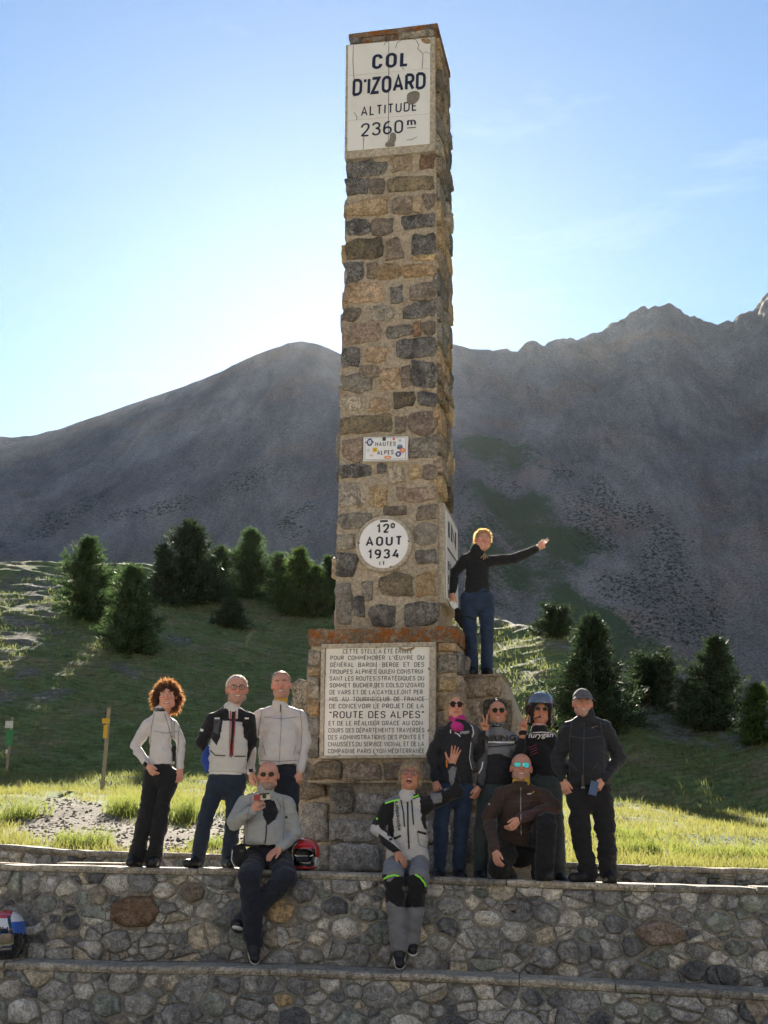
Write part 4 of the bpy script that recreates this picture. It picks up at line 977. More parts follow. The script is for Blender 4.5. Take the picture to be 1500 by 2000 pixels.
for q in (((532, 200, 26, 34), (.05, .08, .22), 'disc', .0525), ((532, 200, 40, 22), (.06, .09, .25), 'dia', .0531), ((532, 200, 15, 20), (.6, .63, .7), 'disc', .0537), ((575, 263, 20, 18), (.75, .50, .03), 'box', .0525), ((575, 263, 10, 10), (.45, .30, .02), 'disc', .0531), ((652, 172, 14, 16), (.03, .03, .04), 'box', .0525), ((733, 172, 12, 14), (.6, .06, .05), 'dia', .0525), ((785, 185, 12, 14), (.40, .50, .66), 'disc', .0525), ((783, 238, 24, 22), (.10, .30, .55), 'disc', .0525), ((783, 246, 22, 11), (.12, .11, .10), 'box', .0531), ((806, 268, 23, 24), (.70, .22, .24), 'disc', .0537), ((808, 266, 12, 10), (.80, .52, .06), 'disc', .0543), ((770, 298, 24, 25), (.05, .08, .20), 'disc', .0525), ((770, 298, 30, 16), (.06, .09, .22), 'dia', .0531), ((770, 298, 11, 13), (.6, .63, .7), 'disc', .0537), ((682, 325, 32, 13), (.70, .20, .05), 'disc', .0525), ((682, 325, 20, 6), (.82, .60, .40), 'disc', .0531), ((520, 268, 12, 14), (.62, .64, .68), 'box', .0525), ((545, 310, 16, 13), (.70, .50, .50), 'dia', .0525)):
    sticker(q[0], q[1], plate, q[2], q[3])
# round date sign
rnd = empty('round_date_sign', PF.w(*PF.px(*Z3(645, 1040)), .02), 'round white enamel sign with a 1934 date set in a cement ring', 'sign')
c = PF.px(*Z3(645, 1040)); Rr = 208 * mpp; m = MB(); n = 40; V = []; prof = [(1.15, -.03), (1.14, .028), (1.10, .040), (1.03, .040), (1.0, .030), (.99, .0)]
for k in range(n):
    a = 2 * math.pi * k / n; jt = 1 + .006 * math.sin(5 * a) + .005 * math.sin(11 * a + 1)
    for q, h_ in prof: V.append(PF.w(c[0] + math.cos(a) * Rr * q * (jt if q > 1.02 else 1), c[1] + math.sin(a) * Rr * q * (jt if q > 1.02 else 1), h_))
L = len(prof); m.add(V, [[k * L + i, ((k + 1) % n) * L + i, ((k + 1) % n) * L + i + 1, k * L + i + 1] for k in range(n) for i in range(L - 1)])
m.build('frame_ring', M_FRAME, rnd)
m = MB(); V = []
for k in range(n):
    a = 2 * math.pi * k / n; V += [PF.w(c[0] + math.cos(a) * Rr, c[1] + math.sin(a) * Rr, .028), PF.w(c[0] + math.cos(a) * Rr * .96, c[1] + math.sin(a) * Rr * .96, .036)]
m.add(V, [[2 * k, 2 * ((k + 1) % n), 2 * ((k + 1) % n) + 1, 2 * k + 1] for k in range(n)] + [[2 * k + 1 for k in range(n)]]); m.build('enamel_disc', M_ENAMEL2, rnd)
t3('12', (588, 957), (692, 953), 78 * mpp, rnd, M_INK, .17, .039); t3('AOUT', (495, 1066), (792, 1058), 80 * mpp, rnd, M_INK, .17, .039); t3('1934', (515, 1172), (770, 1166), 80 * mpp, rnd, M_INK, .17, .039)
sticker((722, 893, 20, 24), (.04, .04, .05), rnd, 'disc', .039); sticker((722, 893, 12, 12), (.45, .45, .45), rnd, 'dia', .0396); sticker((648, 855, 32, 9), (.05, .05, .05), rnd, 'box', .039); sticker((645, 1205, 5, 16), (.12, .10, .09), rnd, 'box', .039); sticker((614, 1208, 5, 14), (.25, .22, .2), rnd, 'box', .039)
for a in (.05, math.pi - .05, -math.pi / 2 + .3):
    mm = MB(); p = PF.w(c[0] + math.cos(a) * Rr * 1.0, c[1] + math.sin(a) * Rr, .040); mm.sphere(p, PF.U * .012, PF.n * .01, PF.V * .012, 4, 8); mm.build('stud', SM['brown'], rnd)
# long plaque on the plinth
plq = empty('dedication_plaque', PP.w(*PP.px(740, 1370), .02), 'big square white enamel plaque of French text framed on the plinth', 'sign')
Kf = [PP.px(*Z4(*q)) for q in ((260, 222), (1085, 205), (1082, 1040), (246, 1045))]; Kt = [PP.px(*Z4(*q)) for q in ((290, 246), (1040, 236), (1034, 1022), (268, 1026))]
for b in ((0, 0, 1, .037), (0, .975, 1, 1), (0, .037, .034, .975), (.947, .037, 1, .975)):
    quad_plate('frame', PP, sub(Kf, *b), .062, .08, M_FRAME, plq, .006)
quad_plate('backing', PP, sub(Kf, .03, .03, .95, .98), .030, .05, M_FRAME, plq)
for b0, b1 in ((0, .49), (.49, 1)):
    for a0, a1 in ((0, .495), (.495, 1)):
        K = sub(Kt, a0, b0, a1, b1); cc = sum(K) / 4; K = [k + (cc - k) / np.linalg.norm(cc - k) * .0025 for k in K]
        quad_plate('enamel_tile', PP, K, .040, .012, M_ENAMEL, plq, .002)
mp4 = np.linalg.norm(PP.px(*Z4(600, 600)) - PP.px(*Z4(600, 700))) / 100
LINES = [('CETTE STELE A ÉTÉ ÉRIGÉE', 412, 912, 287, 33), ("POUR  COMMÉMORER  L'ŒUVRE  DU", 322, 999, 333, 32), ('GÉNÉRAL  BARON · BERGE  ET  DES', 320, 999, 384, 33), ('TROUPES ALPINES QUI,EN CONSTRUI-', 318, 999, 434, 33), ('SANT LES ROUTES STRATÉGIQUES DU', 317, 999, 483, 33), ("SOMMET BUCHER,DES COLS,D'IZOARD", 317, 999, 532, 33), ('DE VARS ET DE LA CAYOLLE,ONT PER-', 316, 999, 582, 33), ('MIS  AU  TOURING·CLUB  DE  FRANCE', 315, 999, 632, 33), ('DE CONCEVOIR LE PROJET DE LA', 314, 997, 683, 34), ('“ROUTE DES ALPES”', 314, 999, 754, 52), ('ET DE LE RÉALISER GRACE AU CON-', 310, 999, 806, 33), ('COURS DES DÉPARTEMENTS TRAVERSÉS', 308, 1000, 857, 33), ('DES ADMINISTRATIONS DES PONTS ET', 307, 999, 907, 33), ('CHAUSSÉES,DU SERVICE VICINAL ET DE LA', 306, 998, 957, 33), ('COMPAGNIE PARIS-LYON-MÉDITERRANÉE', 305, 1000, 1007, 33)]
for s_, u0, u1, v, cp in LINES: plane_text('lettering', s_, PP, PP.px(*Z4(u0, v + 1)), PP.px(*Z4(u1, v - 1)), cp * mp4, M_INK2, plq, .0425, .125 if cp < 40 else .13, .15)
crack(PP, [Z4(820, 246), Z4(860, 262), Z4(905, 258), Z4(930, 244)], .012, SM['ochre'], plq, .044)
for u, v in ((283, 438), (270, 848), (1036, 398), (1034, 843), (388, 1024), (650, 1022), (920, 1022), (656, 240)):
    mm = MB(); mm.sphere(PP.w(*PP.px(*Z4(u, v)), .046), PP.U * .014, PP.n * .012, PP.V * .014, 4, 8); mm.build('stud', SM['brown'], plq)
# side sign on the right face
sds = empty('side_sign', PR.w(0, .8, .05), 'narrow edge-on white distance sign on the right side of the obelisk', 'sign')
KS = [(-.47, 1.38), (.47, 1.34), (.47, .26), (-.47, .26)]
quad_plate('frame', PR, KS, .062, .11, M_FRAME, sds, .006); quad_plate('enamel_panel', PR, sub(KS, .05, .05, .95, .95), .071, .010, M_ENAMEL2, sds, .002)
for s_, a, b, cp in (('IN', (-.30, 1.02), (.30, 1.02), .22), ('81', (-.34, .66), (-.12, .66), .10), ('83', (-.34, .50), (-.12, .50), .10), ('8', (-.34, .34), (-.24, .34), .10)):
    plane_text('lettering', s_, PR, a, b, cp, M_INK2, sds, .073, .17)
mm = MB(); mm.add([PR.w(-.36, .88, .073), PR.w(.36, .88, .073), PR.w(.36, .905, .073), PR.w(-.36, .905, .073)], [[0, 1, 2, 3]]); mm.build('rule', M_INK2, sds)
# ------------------------------------------------------------------ people: implicit surfaces -> meshes
def seg_d(X, Y, Z, a, b, ra, rb, ax=None, q=1.0):
    ba = b - a; l2 = ba @ ba + 1e-12
    px_, py_, pz_ = X - a[0], Y - a[1], Z - a[2]
    t = np.clip((px_ * ba[0] + py_ * ba[1] + pz_ * ba[2]) / l2, 0, 1)
    wx, wy, wz = px_ - t * ba[0], py_ - t * ba[1], pz_ - t * ba[2]
    d2 = wx * wx + wy * wy + wz * wz
    if ax is not None and q != 1:
        dn = wx * ax[0] + wy * ax[1] + wz * ax[2]; d2 = d2 + (q * q - 1) * dn * dn
    return np.sqrt(d2) - (ra + (rb - ra) * t)
def ell_d(X, Y, Z, c, A, r):
    p = np.stack([(X - c[0]) * A[i][0] + (Y - c[1]) * A[i][1] + (Z - c[2]) * A[i][2] for i in range(3)])
    k0 = np.sqrt(sum((p[i] / r[i]) ** 2 for i in range(3))); k1 = np.sqrt(sum((p[i] / r[i] ** 2) ** 2 for i in range(3))) + 1e-9
    return k0 * (k0 - 1) / k1
class Field:
    def __init__(s, lo, hi, h):
        s.h = h; s.lo = np.asarray(lo, float); n = np.ceil((np.asarray(hi) - s.lo) / h).astype(int) + 2
        s.ax = [s.lo[i] + h * np.arange(n[i]) for i in range(3)]; s.F = np.full(n, 1.0, np.float32)
    def _sl(s, lo, hi):
        r = []
        for i in range(3):
            a = max(0, int((lo[i] - s.lo[i]) / s.h) - 1); b = min(len(s.ax[i]), int((hi[i] - s.lo[i]) / s.h) + 3); r.append(slice(a, max(b, a)))
        return tuple(r)
    def _ev(s, fn, lo, hi):
        sl = s._sl(lo, hi)
        if any(q.stop <= q.start for q in sl): return sl, None
        X = s.ax[0][sl[0]][:, None, None]; Y = s.ax[1][sl[1]][None, :, None]; Z = s.ax[2][sl[2]][None, None, :]
        return sl, fn(X, Y, Z).astype(np.float32)
    def _mix(s, sl, d, k):
        f = s.F[sl]
        if k <= 0: s.F[sl] = np.minimum(f, d)
        else:
            e = np.clip(.5 + .5 * (f - d) / k, 0, 1); s.F[sl] = f + (d - f) * e - k * e * (1 - e)
    def cone(s, a, b, ra, rb=None, k=.02, ax=None, q=1.0):
        a, b = np.asarray(a, float), np.asarray(b, float); rb = ra if rb is None else rb; m = max(ra, rb) + k + 2 * s.h
        sl, d = s._ev(lambda X, Y, Z: seg_d(X, Y, Z, a, b, ra, rb, ax, q), np.minimum(a, b) - m, np.maximum(a, b) + m)
        if d is not None: s._mix(sl, d, k)
    def ell(s, c, A, r, k=.02, subt=False):
        c = np.asarray(c, float); m = max(r) + k + 2 * s.h
        sl, d = s._ev(lambda X, Y, Z: ell_d(X, Y, Z, c, A, r), c - m, c + m)
        if d is None: return
        if subt: s.F[sl] = -s.F[sl]; s._mix(sl, d, k); s.F[sl] = -s.F[sl]
        else: s._mix(sl, d, k)
    def chain(s, pts, rs_, k=.02, **kw):
        for i in range(len(pts) - 1): s.cone(pts[i], pts[i + 1], rs_[i], rs_[i + 1], k, **kw)
    def cut(s, p, n, k=.0):                    # remove the side n points to
        X = s.ax[0][:, None, None]; Y = s.ax[1][None, :, None]; Z = s.ax[2][None, None, :]
        s.F = np.maximum(s.F, ((X - p[0]) * n[0] + (Y - p[1]) * n[1] + (Z - p[2]) * n[2]).astype(np.float32))
    def wrinkle(s, amp, fx, fy, fz, seed, oct=2, ridged=False):
        near = np.abs(s.F) < amp * 3 + 2 * s.h; I = np.where(near)
        x, y, z = s.ax[0][I[0]], s.ax[1][I[1]], s.ax[2][I[2]]
        v = fbm(x * fx + z * fx * .5, y * fy, z * fz, oct, seed); s.F[I] += (amp * ((np.abs(v) * 2.2 - .55) if ridged else v)).astype(np.float32)
    def mesh(s):
        F = s.F; I = F < 0; n = F.shape
        c = np.zeros([q - 1 for q in n], np.uint8)
        for a in (0, 1):
            for b in (0, 1):
                for d in (0, 1): c += I[a:n[0] - 1 + a, b:n[1] - 1 + b, d:n[2] - 1 + d]
        C = np.argwhere((c > 0) & (c < 8)); idx = np.full(c.shape, -1, np.int64); idx[tuple(C.T)] = np.arange(len(C))
        V = np.zeros((len(C), 3)); W = np.zeros(len(C))
        for ax_ in range(3):
            o = [0, 1, 2]; o.remove(ax_)
            for u in (0, 1):
                for v in (0, 1):
                    p = C.copy(); p[:, o[0]] += u; p[:, o[1]] += v; q = p.copy(); q[:, ax_] += 1
                    fa = F[tuple(p.T)]; fb = F[tuple(q.T)]; m = (fa < 0) != (fb < 0); t = fa / (fa - fb + 1e-12)
                    pt = p.astype(float); pt[:, ax_] += t; V[m] += pt[m]; W[m] += 1
        V = s.lo + s.h * (V / W[:, None]); Q = []
        for ax_ in range(3):
            o = [0, 1, 2]; o.remove(ax_); sl0 = [slice(None)] * 3; sl1 = [slice(None)] * 3; sl0[ax_] = slice(0, -1); sl1[ax_] = slice(1, None)
            A_, B_ = I[tuple(sl0)], I[tuple(sl1)]; E = np.argwhere(A_ != B_)
            E = E[(E[:, o[0]] > 0) & (E[:, o[1]] > 0) & (E[:, o[0]] < n[o[0]] - 1) & (E[:, o[1]] < n[o[1]] - 1)]
            flip = A_[tuple(E.T)]
            if ax_ == 1: flip = ~flip
            def cell(du, dv):
                p = E.copy(); p[:, o[0]] += du; p[:, o[1]] += dv; return idx[tuple(p.T)]
            q = np.stack([cell(-1, -1), cell(0, -1), cell(0, 0), cell(-1, 0)], 1); q[~flip] = q[~flip][:, ::-1]; Q.append(q)
        return V, np.concatenate(Q)
def nrm(v): v = np.asarray(v, float); return v / (np.linalg.norm(v) + 1e-12)
def decimated(me, ratio):
    o = bpy.data.objects.new('d', me); COL.objects.link(o); m_ = o.modifiers.new('d', 'DECIMATE'); m_.ratio = ratio
    dg = bpy.context.evaluated_depsgraph_get(); r = bpy.data.meshes.new_from_object(o.evaluated_get(dg)); nm = me.name
    bpy.data.objects.remove(o); bpy.data.meshes.remove(me); r.name = nm; return r
def in_poly(px_, py_, poly):
    r = np.zeros(len(px_), bool); n = len(poly)
    for i in range(n):
        x0, y0 = poly[i]; x1, y1 = poly[(i + 1) % n]
        if y0 == y1: continue
        c = ((y0 > py_) != (y1 > py_)) & (px_ < (x1 - x0) * (py_ - y0) / (y1 - y0) + x0); r ^= c
    return r

# materials for people
def cloth(name, col, rough=.8, var=.12, weave=420, bmp=.0012, sheen=.15):
    if name in _mc: return _mc[name]
    m, t, b = new_mat(name); co = objco(t); n = noise(t, 9, 5, .6, co); n2 = noise(t, weave, 2, .5, co); n3 = noise(t, 26, 4, .6, co)
    r = ramp(t, n.outputs[0], [(.3, tuple(c * (1 - var) for c in col)), (.7, tuple(c * (1 + var) for c in col))])
    t.links.new(r.outputs[0], b.inputs['Base Color']); b.inputs['Roughness'].default_value = rough; b.inputs['Sheen Weight'].default_value = sheen; b.inputs['Specular IOR Level'].default_value = .3
    b1 = N(t, 'ShaderNodeBump'); b1.inputs['Strength'].default_value = .7; b1.inputs['Distance'].default_value = .018; t.links.new(n3.outputs[0], b1.inputs['Height'])
    b2 = N(t, 'ShaderNodeBump'); b2.inputs['Strength'].default_value = .5; b2.inputs['Distance'].default_value = bmp; t.links.new(n2.outputs[0], b2.inputs['Height']); t.links.new(b1.outputs[0], b2.inputs['Normal'])
    t.links.new(b2.outputs[0], b.inputs['Normal']); _mc[name] = m; return m
def skin(name, col):
    if name in _mc: return _mc[name]
    m, t, b = new_mat(name); co = objco(t); n = noise(t, 26, 4, .6, co); n2 = noise(t, 240, 2, .5, co)
    r = ramp(t, n.outputs[0], [(.3, (col[0] * .88, col[1] * .80, col[2] * .78)), (.7, (col[0] * 1.06, col[1] * 1.05, col[2] * 1.05))])
    t.links.new(r.outputs[0], b.inputs['Base Color']); b.inputs['Roughness'].default_value = .48; b.inputs['Subsurface Weight'].default_value = .12; b.inputs['Subsurface Radius'].default_value = (.012, .005, .003); b.inputs['Subsurface Scale'].default_value = .5
    bump(t, b, n2.outputs[0], .25, .001); _mc[name] = m; return m
def hair_mat(name, col, tr=.35, tint=(1.7, 1.5, 1.3)):
    if name in _mc: return _mc[name]
    m, t, b = new_mat(name); co = objco(t); n = noise(t, 60, 3, .6, co)
    r = ramp(t, n.outputs[0], [(.3, tuple(c * .6 for c in col)), (.7, tuple(min(1, c * 1.3) for c in col))]); t.links.new(r.outputs[0], b.inputs['Base Color']); b.inputs['Roughness'].default_value = .45
    ts = N(t, 'ShaderNodeBsdfTranslucent'); tc = mixc(t, 1, r.outputs[0], tint, 'MULTIPLY'); t.links.new(tc, ts.inputs[0]); mx = N(t, 'ShaderNodeMixShader'); mx.inputs[0].default_value = tr
    out = [q for q in t.nodes if q.type == 'OUTPUT_MATERIAL'][0]; t.links.new(b.outputs[0], mx.inputs[1]); t.links.new(ts.outputs[0], mx.inputs[2]); t.links.new(mx.outputs[0], out.inputs[0]); _mc[name] = m; return m
SKIN = skin('fair_skin', (.66, .34, .235)); SKIN2 = skin('tanned_skin', (.56, .27, .17)); LIP = skin('lips', (.45, .16, .14)); FLUSH = skin('flushed_skin', (.66, .27, .19)); FLUSH2 = skin('flushed_tan_skin', (.56, .22, .14)); STUB = skin('shaven_jaw', (.46, .27, .205))
M_EYE = simple('eye_white', (.75, .72, .68), .25, .03); M_IRIS = simple('dark_iris', (.03, .022, .018), .15, .1); M_TEETH = simple('teeth', (.78, .75, .68), .3, .04); M_MOUTH = simple('open_mouth', (.12, .02, .02), .5, .2)
M_BLACK = cloth('black_textile', (.012, .012, .014), .82); M_BLACK2 = cloth('black_softshell', (.016, .017, .021), .7); M_CREAM = cloth('silver_white_textile', (.62, .58, .56), .55, .06); M_WHITE = cloth('off_white_textile', (.60, .575, .53), .75, .06)
M_GREYJ = cloth('stone_grey_textile', (.36, .37, .36), .75, .06); M_BROWN = cloth('dark_brown_textile', (.055, .034, .026), .75); M_JEAN = cloth('dark_denim', (.020, .030, .050), .85, .2); M_JEANB = cloth('blue_denim', (.022, .040, .080), .85, .25); M_NAVY = cloth('navy_trousers', (.016, .020, .032), .85, .2)
M_CHAR = cloth('charcoal_textile', (.075, .078, .085), .8); M_MIDG = cloth('mid_grey_textile', (.19, .195, .21), .8, .08); M_LIGHTG = cloth('light_grey_textile', (.52, .51, .49), .75, .05); M_NEON = simple('neon_yellow_green', (.30, .95, .06), .5, .05); M_REFL = simple('silver_reflective', (.72, .72, .72), .35, .05)
M_RED = simple('red_piping', (.40, .03, .03), .6, .1); M_BLUEJ = cloth('royal_blue_lining', (.02, .06, .30), .7); M_SHOE = simple('black_shoe_leather', (.012, .012, .013), .5, .3, 30, .003); M_SOLE = simple('white_rubber_sole', (.70, .70, .68), .6, .05); M_GREENGREY = cloth('green_grey_denim', (.045, .06, .062), .85, .2)
M_LENS = simple('dark_lens', (.010, .009, .008), .10, .05, spec=.22); M_FRAMEB = simple('black_plastic_frame', (.012, .012, .013), .25, .1); M_WIRE = simple('thin_metal_frame', (.30, .27, .24), .3, .1, metal=.8); M_BROWNL = simple('brown_lens', (.04, .026, .012), .10, .1, spec=.25); M_ZIP = simple('zip_black', (.01, .01, .011), .5, .2); M_ZIPM = simple('zip_metal', (.35, .33, .30), .4, .2, metal=.6)
def mirror_lens():
    m, t, b = new_mat('blue_green_mirror_lens'); b.inputs['Metallic'].default_value = .9; b.inputs['Roughness'].default_value = .12
    n = noise(t, 30, 3, .6, objco(t)); r = ramp(t, n.outputs[0], [(.35, (.02, .22, .55)), (.5, (.05, .60, .62)), (.65, (.15, .75, .45))]); t.links.new(r.outputs[0], b.inputs['Base Color']); b.inputs['Base Color'].is_linked; return m
M_MIRROR = mirror_lens()
def clear_lens():
    m, t, b = new_mat('clear_glass_lens'); b.inputs['Transmission Weight'].default_value = 1.0; b.inputs['Roughness'].default_value = .02; b.inputs['IOR'].default_value = 1.1; b.inputs['Base Color'].default_value = (.95, .96, .97, 1); return m
M_CLEAR = clear_lens()

class Person:
    def __init__(s, J, Y0, label, face=(0, 0), skin_m=None, build=1.0, group=None, seed=1, hands=('relax', 'relax'), wid=1.0, stub=False):
        s.J = {}; s.seed = seed; s.b = build; s.rng = np.random.default_rng(seed); s.skin = skin_m or SKIN; s.hands = hands; s.wid = wid; s.stub = stub
        for k, v in J.items(): s.J[k] = v if isinstance(v, (np.ndarray, bool)) else at_y(v[0], v[1], Y0 + (v[2] if len(v) > 2 else 0))
        j = s.J; mid = lambda a, b: (j[a] + j[b]) / 2
        L = nrm(j['shb'] - j['sha'])
        s.nb = mid('sha', 'shb') - EZ * .035
        for k, sg in (('sha', 1), ('shb', -1)): j[k] = j[k] + L * sg * .046 - EZ * .112
        s.msh = mid('sha', 'shb'); s.mhp = mid('hpa', 'hpb'); s.U = nrm(s.msh - s.mhp); s.L = nrm(L - s.U * (L @ s.U)); s.Fw = np.cross(s.L, s.U)
        # head frame
        hu = nrm(j['top'] - j['chin']); s.hh = np.linalg.norm(j['top'] - j['chin']); s.hs = s.hh / .222
        yaw, pit = face; f = np.array([math.sin(yaw), -math.cos(yaw), 0]); f = nrm(f - hu * (f @ hu)); r = np.cross(hu, f) * -1
        r = np.cross(f, hu) * -1
        s.hu, s.hf = hu, f; s.hr = np.cross(hu, f); s.hc = (j['top'] + j['chin']) / 2 - f * .012 * 0
        feet = (j['ana'] + j['anb']) / 2
        s.root = empty('person', (feet[0], feet[1], min(j['ana'][2], j['anb'][2]) - .08), label, 'person', group)
        s.bvh = []
    def H(s, x, y, z): return s.hc + (s.hr * x * s.wid + s.hf * y + s.hu * z) * s.hs       # head coordinates (right, forward, up)
    def box(s, pts, m): P = np.array(pts); return P.min(0) - m, P.max(0) + m
    def garment(s, name, fld, mats, paint=None, parent=None, smooth=True, keep=True, ratio=None):
        V, Q = fld.mesh(); me = mesh_np(name, V, Q, mats, smooth)
        if paint is not None and len(mats) > 1:
            C = V[Q].mean(1); A_ = V[Q[:, 1]] - V[Q[:, 0]]; B_ = V[Q[:, 2]] - V[Q[:, 0]]; nn = np.cross(A_, B_); mi = paint(C, nn)
            me.polygons.foreach_set('material_index', np.asarray(mi, np.int32))
        if ratio: me = decimated(me, ratio)
        o = link(name, me, parent or s.root)
        if keep: s.bvh.append(BVHTree.FromPolygons(V.tolist(), Q.tolist()))
        return o
    def px_paint(s, base, polys):
        """polys: (photo polygon, material index) applied to the side that faces the camera"""
        def f(C, nn):
            mi = base(C, nn) if callable(base) else np.full(len(C), base)
            X, Y = proj(C); fr = ((C - CAM) * nn).sum(1) < 0
            for poly, k in polys: mi[in_poly(X, Y, poly) & fr] = k
            return mi
        return f
    # ---------------------------------------------------------------- body
    def hand(s, F, side, kind):
        j = s.J; w = j['wr' + side]; fd = nrm(w - j['el' + side]); d = nrm(j['hd' + side] - w) if 'hd' + side in j else fd
        sg = -1 if side == 'a' else 1                       # image side
        k = .95 * s.b ** .5; 
        if kind in ('open', 'vee'): n = -nrm(s.Fw + np.array([0, -.2, 0])) * -1; n = nrm(np.array([0, -1.0, 0]) - d * (-d[1]))      # palm to the camera
        else: n = nrm(-s.L * sg * .75 + np.array([0, .65, 0])); n = nrm(n - d * (n @ d))                                              # palm to the thigh
        if kind == 'lap': n = nrm(np.array([0, .3, -1.0])); n = nrm(n - d * (n @ d))
        t = np.cross(d, n)                                   # across the palm
        ts = s.thumb.get(side, 1) if hasattr(s, 'thumb') else 1
        if t @ (-s.L * sg if kind in ('open', 'vee') else np.array([0, -1.0, 0])) < 0: t = -t
        t = t * ts                                           # towards the thumb
        F.cone(w - fd * .03, w + d * .03, .026 * k, .027 * k, .012, n, 1.25)
        palm_end = w + d * .095 * k
        for q in (-1, -.33, .33, 1): F.cone(w + d * .02 + t * q * .014, palm_end + t * q * .028 * k, .018 * k, .0125 * k, .012)
        curls = {'open': [(.05, .08, .05)] * 4, 'vee': [(.02, .03, .02), (.02, .03, .02), (1.35, 1.6, .9), (1.35, 1.6, .9)], 'relax': [(.35, .45, .3), (.42, .5, .35), (.5, .55, .4), (.55, .6, .4)], 'grip': [(.8, 1.1, .6), (.9, 1.1, .6), (.95, 1.1, .6), (1.0, 1.1, .6)], 'lap': [(.18, .3, .2), (.2, .3, .2), (.25, .3, .2), (.3, .35, .2)], 'point': [(.05, .1, .05), (.2, .3, .1), (1.3, 1.5, .9), (1.35, 1.5, .9)]}[kind]
        spread = {'open': .20, 'vee': .30, 'point': .3}.get(kind, .05)
        for i, (q, ln) in enumerate(((1, .92), (.33, 1.0), (-.33, .94), (-1, .76))):
            b0 = palm_end + t * q * .030 * k; dd = nrm(d + t * q * spread * (1 if kind != 'vee' or i > 1 else (1 if i == 0 else -.6))); a = 0; p = b0; rr = .0098 * k
            for c_, l in zip(curls[i], (.042, .028, .022)):
                a += c_; e = nrm(dd * math.cos(a) + n * math.sin(a)); p2 = p + e * l * ln * k; F.cone(p, p2, rr, rr * .92, .004); p = p2; rr *= .93
        tb = w + d * .025 + t * .024 * k
        if kind in ('vee',): a1 = nrm(d * .7 + t * .2 + n * .55); a2 = nrm(d * .5 - t * .8 + n * .5)
        elif kind in ('grip',): a1 = nrm(d * .7 + t * .35 + n * .6); a2 = nrm(d * .6 - t * .1 + n * .8)
        elif kind == 'open': a1 = nrm(d * .62 + t * .75); a2 = nrm(d * .8 + t * .55)
        else: a1 = nrm(d * .8 + t * .45 + n * .3); a2 = nrm(d * .95 + t * .1 + n * .3)
        p1 = tb + a1 * .045 * k; p2 = p1 + a2 * .032 * k; p3 = p2 + a2 * .024 * k
        F.cone(tb, p1, .0155 * k, .0125 * k, .008); F.cone(p1, p2, .0118 * k, .011 * k, .004); F.cone(p2, p3, .011 * k, .009 * k, .004)
    def head(s, F):
        A = (s.hr / s.wid, s.hf, s.hu); z = s.hs; H = s.H
        F.ell(H(0, -.018, .030), A, (.0765 * z, .098 * z, .087 * z), .02)
        F.ell(H(0, .018, -.030), A, (.064 * z, .074 * z, .088 * z), .03)
        F.ell(H(0, .058, -.092), A, (.026 * z, .022 * z, .022 * z), .03)
        for q in (-1, 1):
            F.ell(H(.042 * q, .058, -.022), A, (.024 * z, .020 * z, .024 * z), .02)
            F.ell(H(.050 * q, .020, -.070), A, (.018 * z, .035 * z, .022 * z), .025)
            F.cone(H(.012 * q, .086, .024), H(.050 * q, .070, .022), .010 * z, .009 * z, .012)
            F.ell(H(.031 * q, .098, .004), A, (.019 * z, .018 * z, .013 * z), .008, True)
            F.ell(H(.078 * q, -.008, -.008), A, (.010 * z, .020 * z, .032 * z), .006)
            F.ell(H(.014 * q, .098, -.034), A, (.010 * z, .011 * z, .008 * z), .006)
        F.chain([H(0, .086, .016), H(0, .104, -.012), H(0, .112, -.030)], [.010 * z, .011 * z, .0125 * z], .008)
        F.chain([H(-.027, .074, -.054), H(0, .083, -.057), H(.027, .074, -.054)], [.0065 * z, .0085 * z, .0065 * z], .006)
        F.chain([H(-.020, .074, -.066), H(0, .081, -.071), H(.020, .074, -.066)], [.006 * z, .009 * z, .006 * z], .006)
    def make_body(s, h=.0075):
        j = s.J; b = s.b; pts = [j[k] for k in j if not isinstance(j[k], bool)] + [s.hc]; lo, hi = s.box(pts, .26); F = Field(lo, hi, h)
        hw = np.linalg.norm(j['shb'] - j['sha']) / 2; F.cone(s.msh - s.U * hw * .75, s.mhp + s.U * .02, hw * .62, min(.11 * b, hw * .60), .03, s.Fw, 1.95)
        F.cone(j['sha'], j['shb'], .034 * b, .034 * b, .03)
        nk = s.nb + s.U * .02; F.cone(nk, s.H(0, -.022, -.055), .066 * b ** .5, .062 * b ** .3, .03)
        for q in 'ab':
            F.chain([j['sh' + q], j['el' + q], j['wr' + q]], [.048 * b, .038 * b, .027], .02)
            F.chain([j['hp' + q], j['kn' + q], j['an' + q]], [.080 * b, .054 * b, .036], .025)
            to = s.toe(q); F.cone(j['an' + q] - s.footup(q) * .03, to, .036, .030, .02)
            if s.hands[0 if q == 'a' else 1]: s.hand(F, q, s.hands[0 if q == 'a' else 1])
        s.head(F)
        def paint(C, nn):
            l = (C - s.hc) / s.hs; x, y, z = l @ s.hr, l @ s.hf, l @ s.hu; mi = np.zeros(len(C), int)
            x = x / s.wid
            if s.stub: mi[(z < -.030 - .35 * np.maximum(0, .03 - y)) & (z > -.125) & (y > -.015) & ~((np.abs(x) < .022) & (z > -.045))] = 3
            fl = (((np.abs(x) - .043) / .021) ** 2 + ((z + .026) / .018) ** 2 < 1) & (y > .045); mi[fl] = 2; mi[(np.abs(x) < .015) & (z < -.008) & (z > -.042) & (y > .085)] = 2; mi[(np.abs(x) > .074) & (np.abs(z + .008) < .03) & (np.abs(y + .008) < .03)] = 2
            mi[(np.abs(x) < .026) & (np.abs(z + .0630) < .0095) & (y > .068)] = 1; return mi
        fm = FLUSH if s.skin is SKIN else FLUSH2; o = s.garment('body', F, [s.skin, LIP, fm, STUB], paint, keep=False, ratio=.4); return o
    def footup(s, q): return EZ
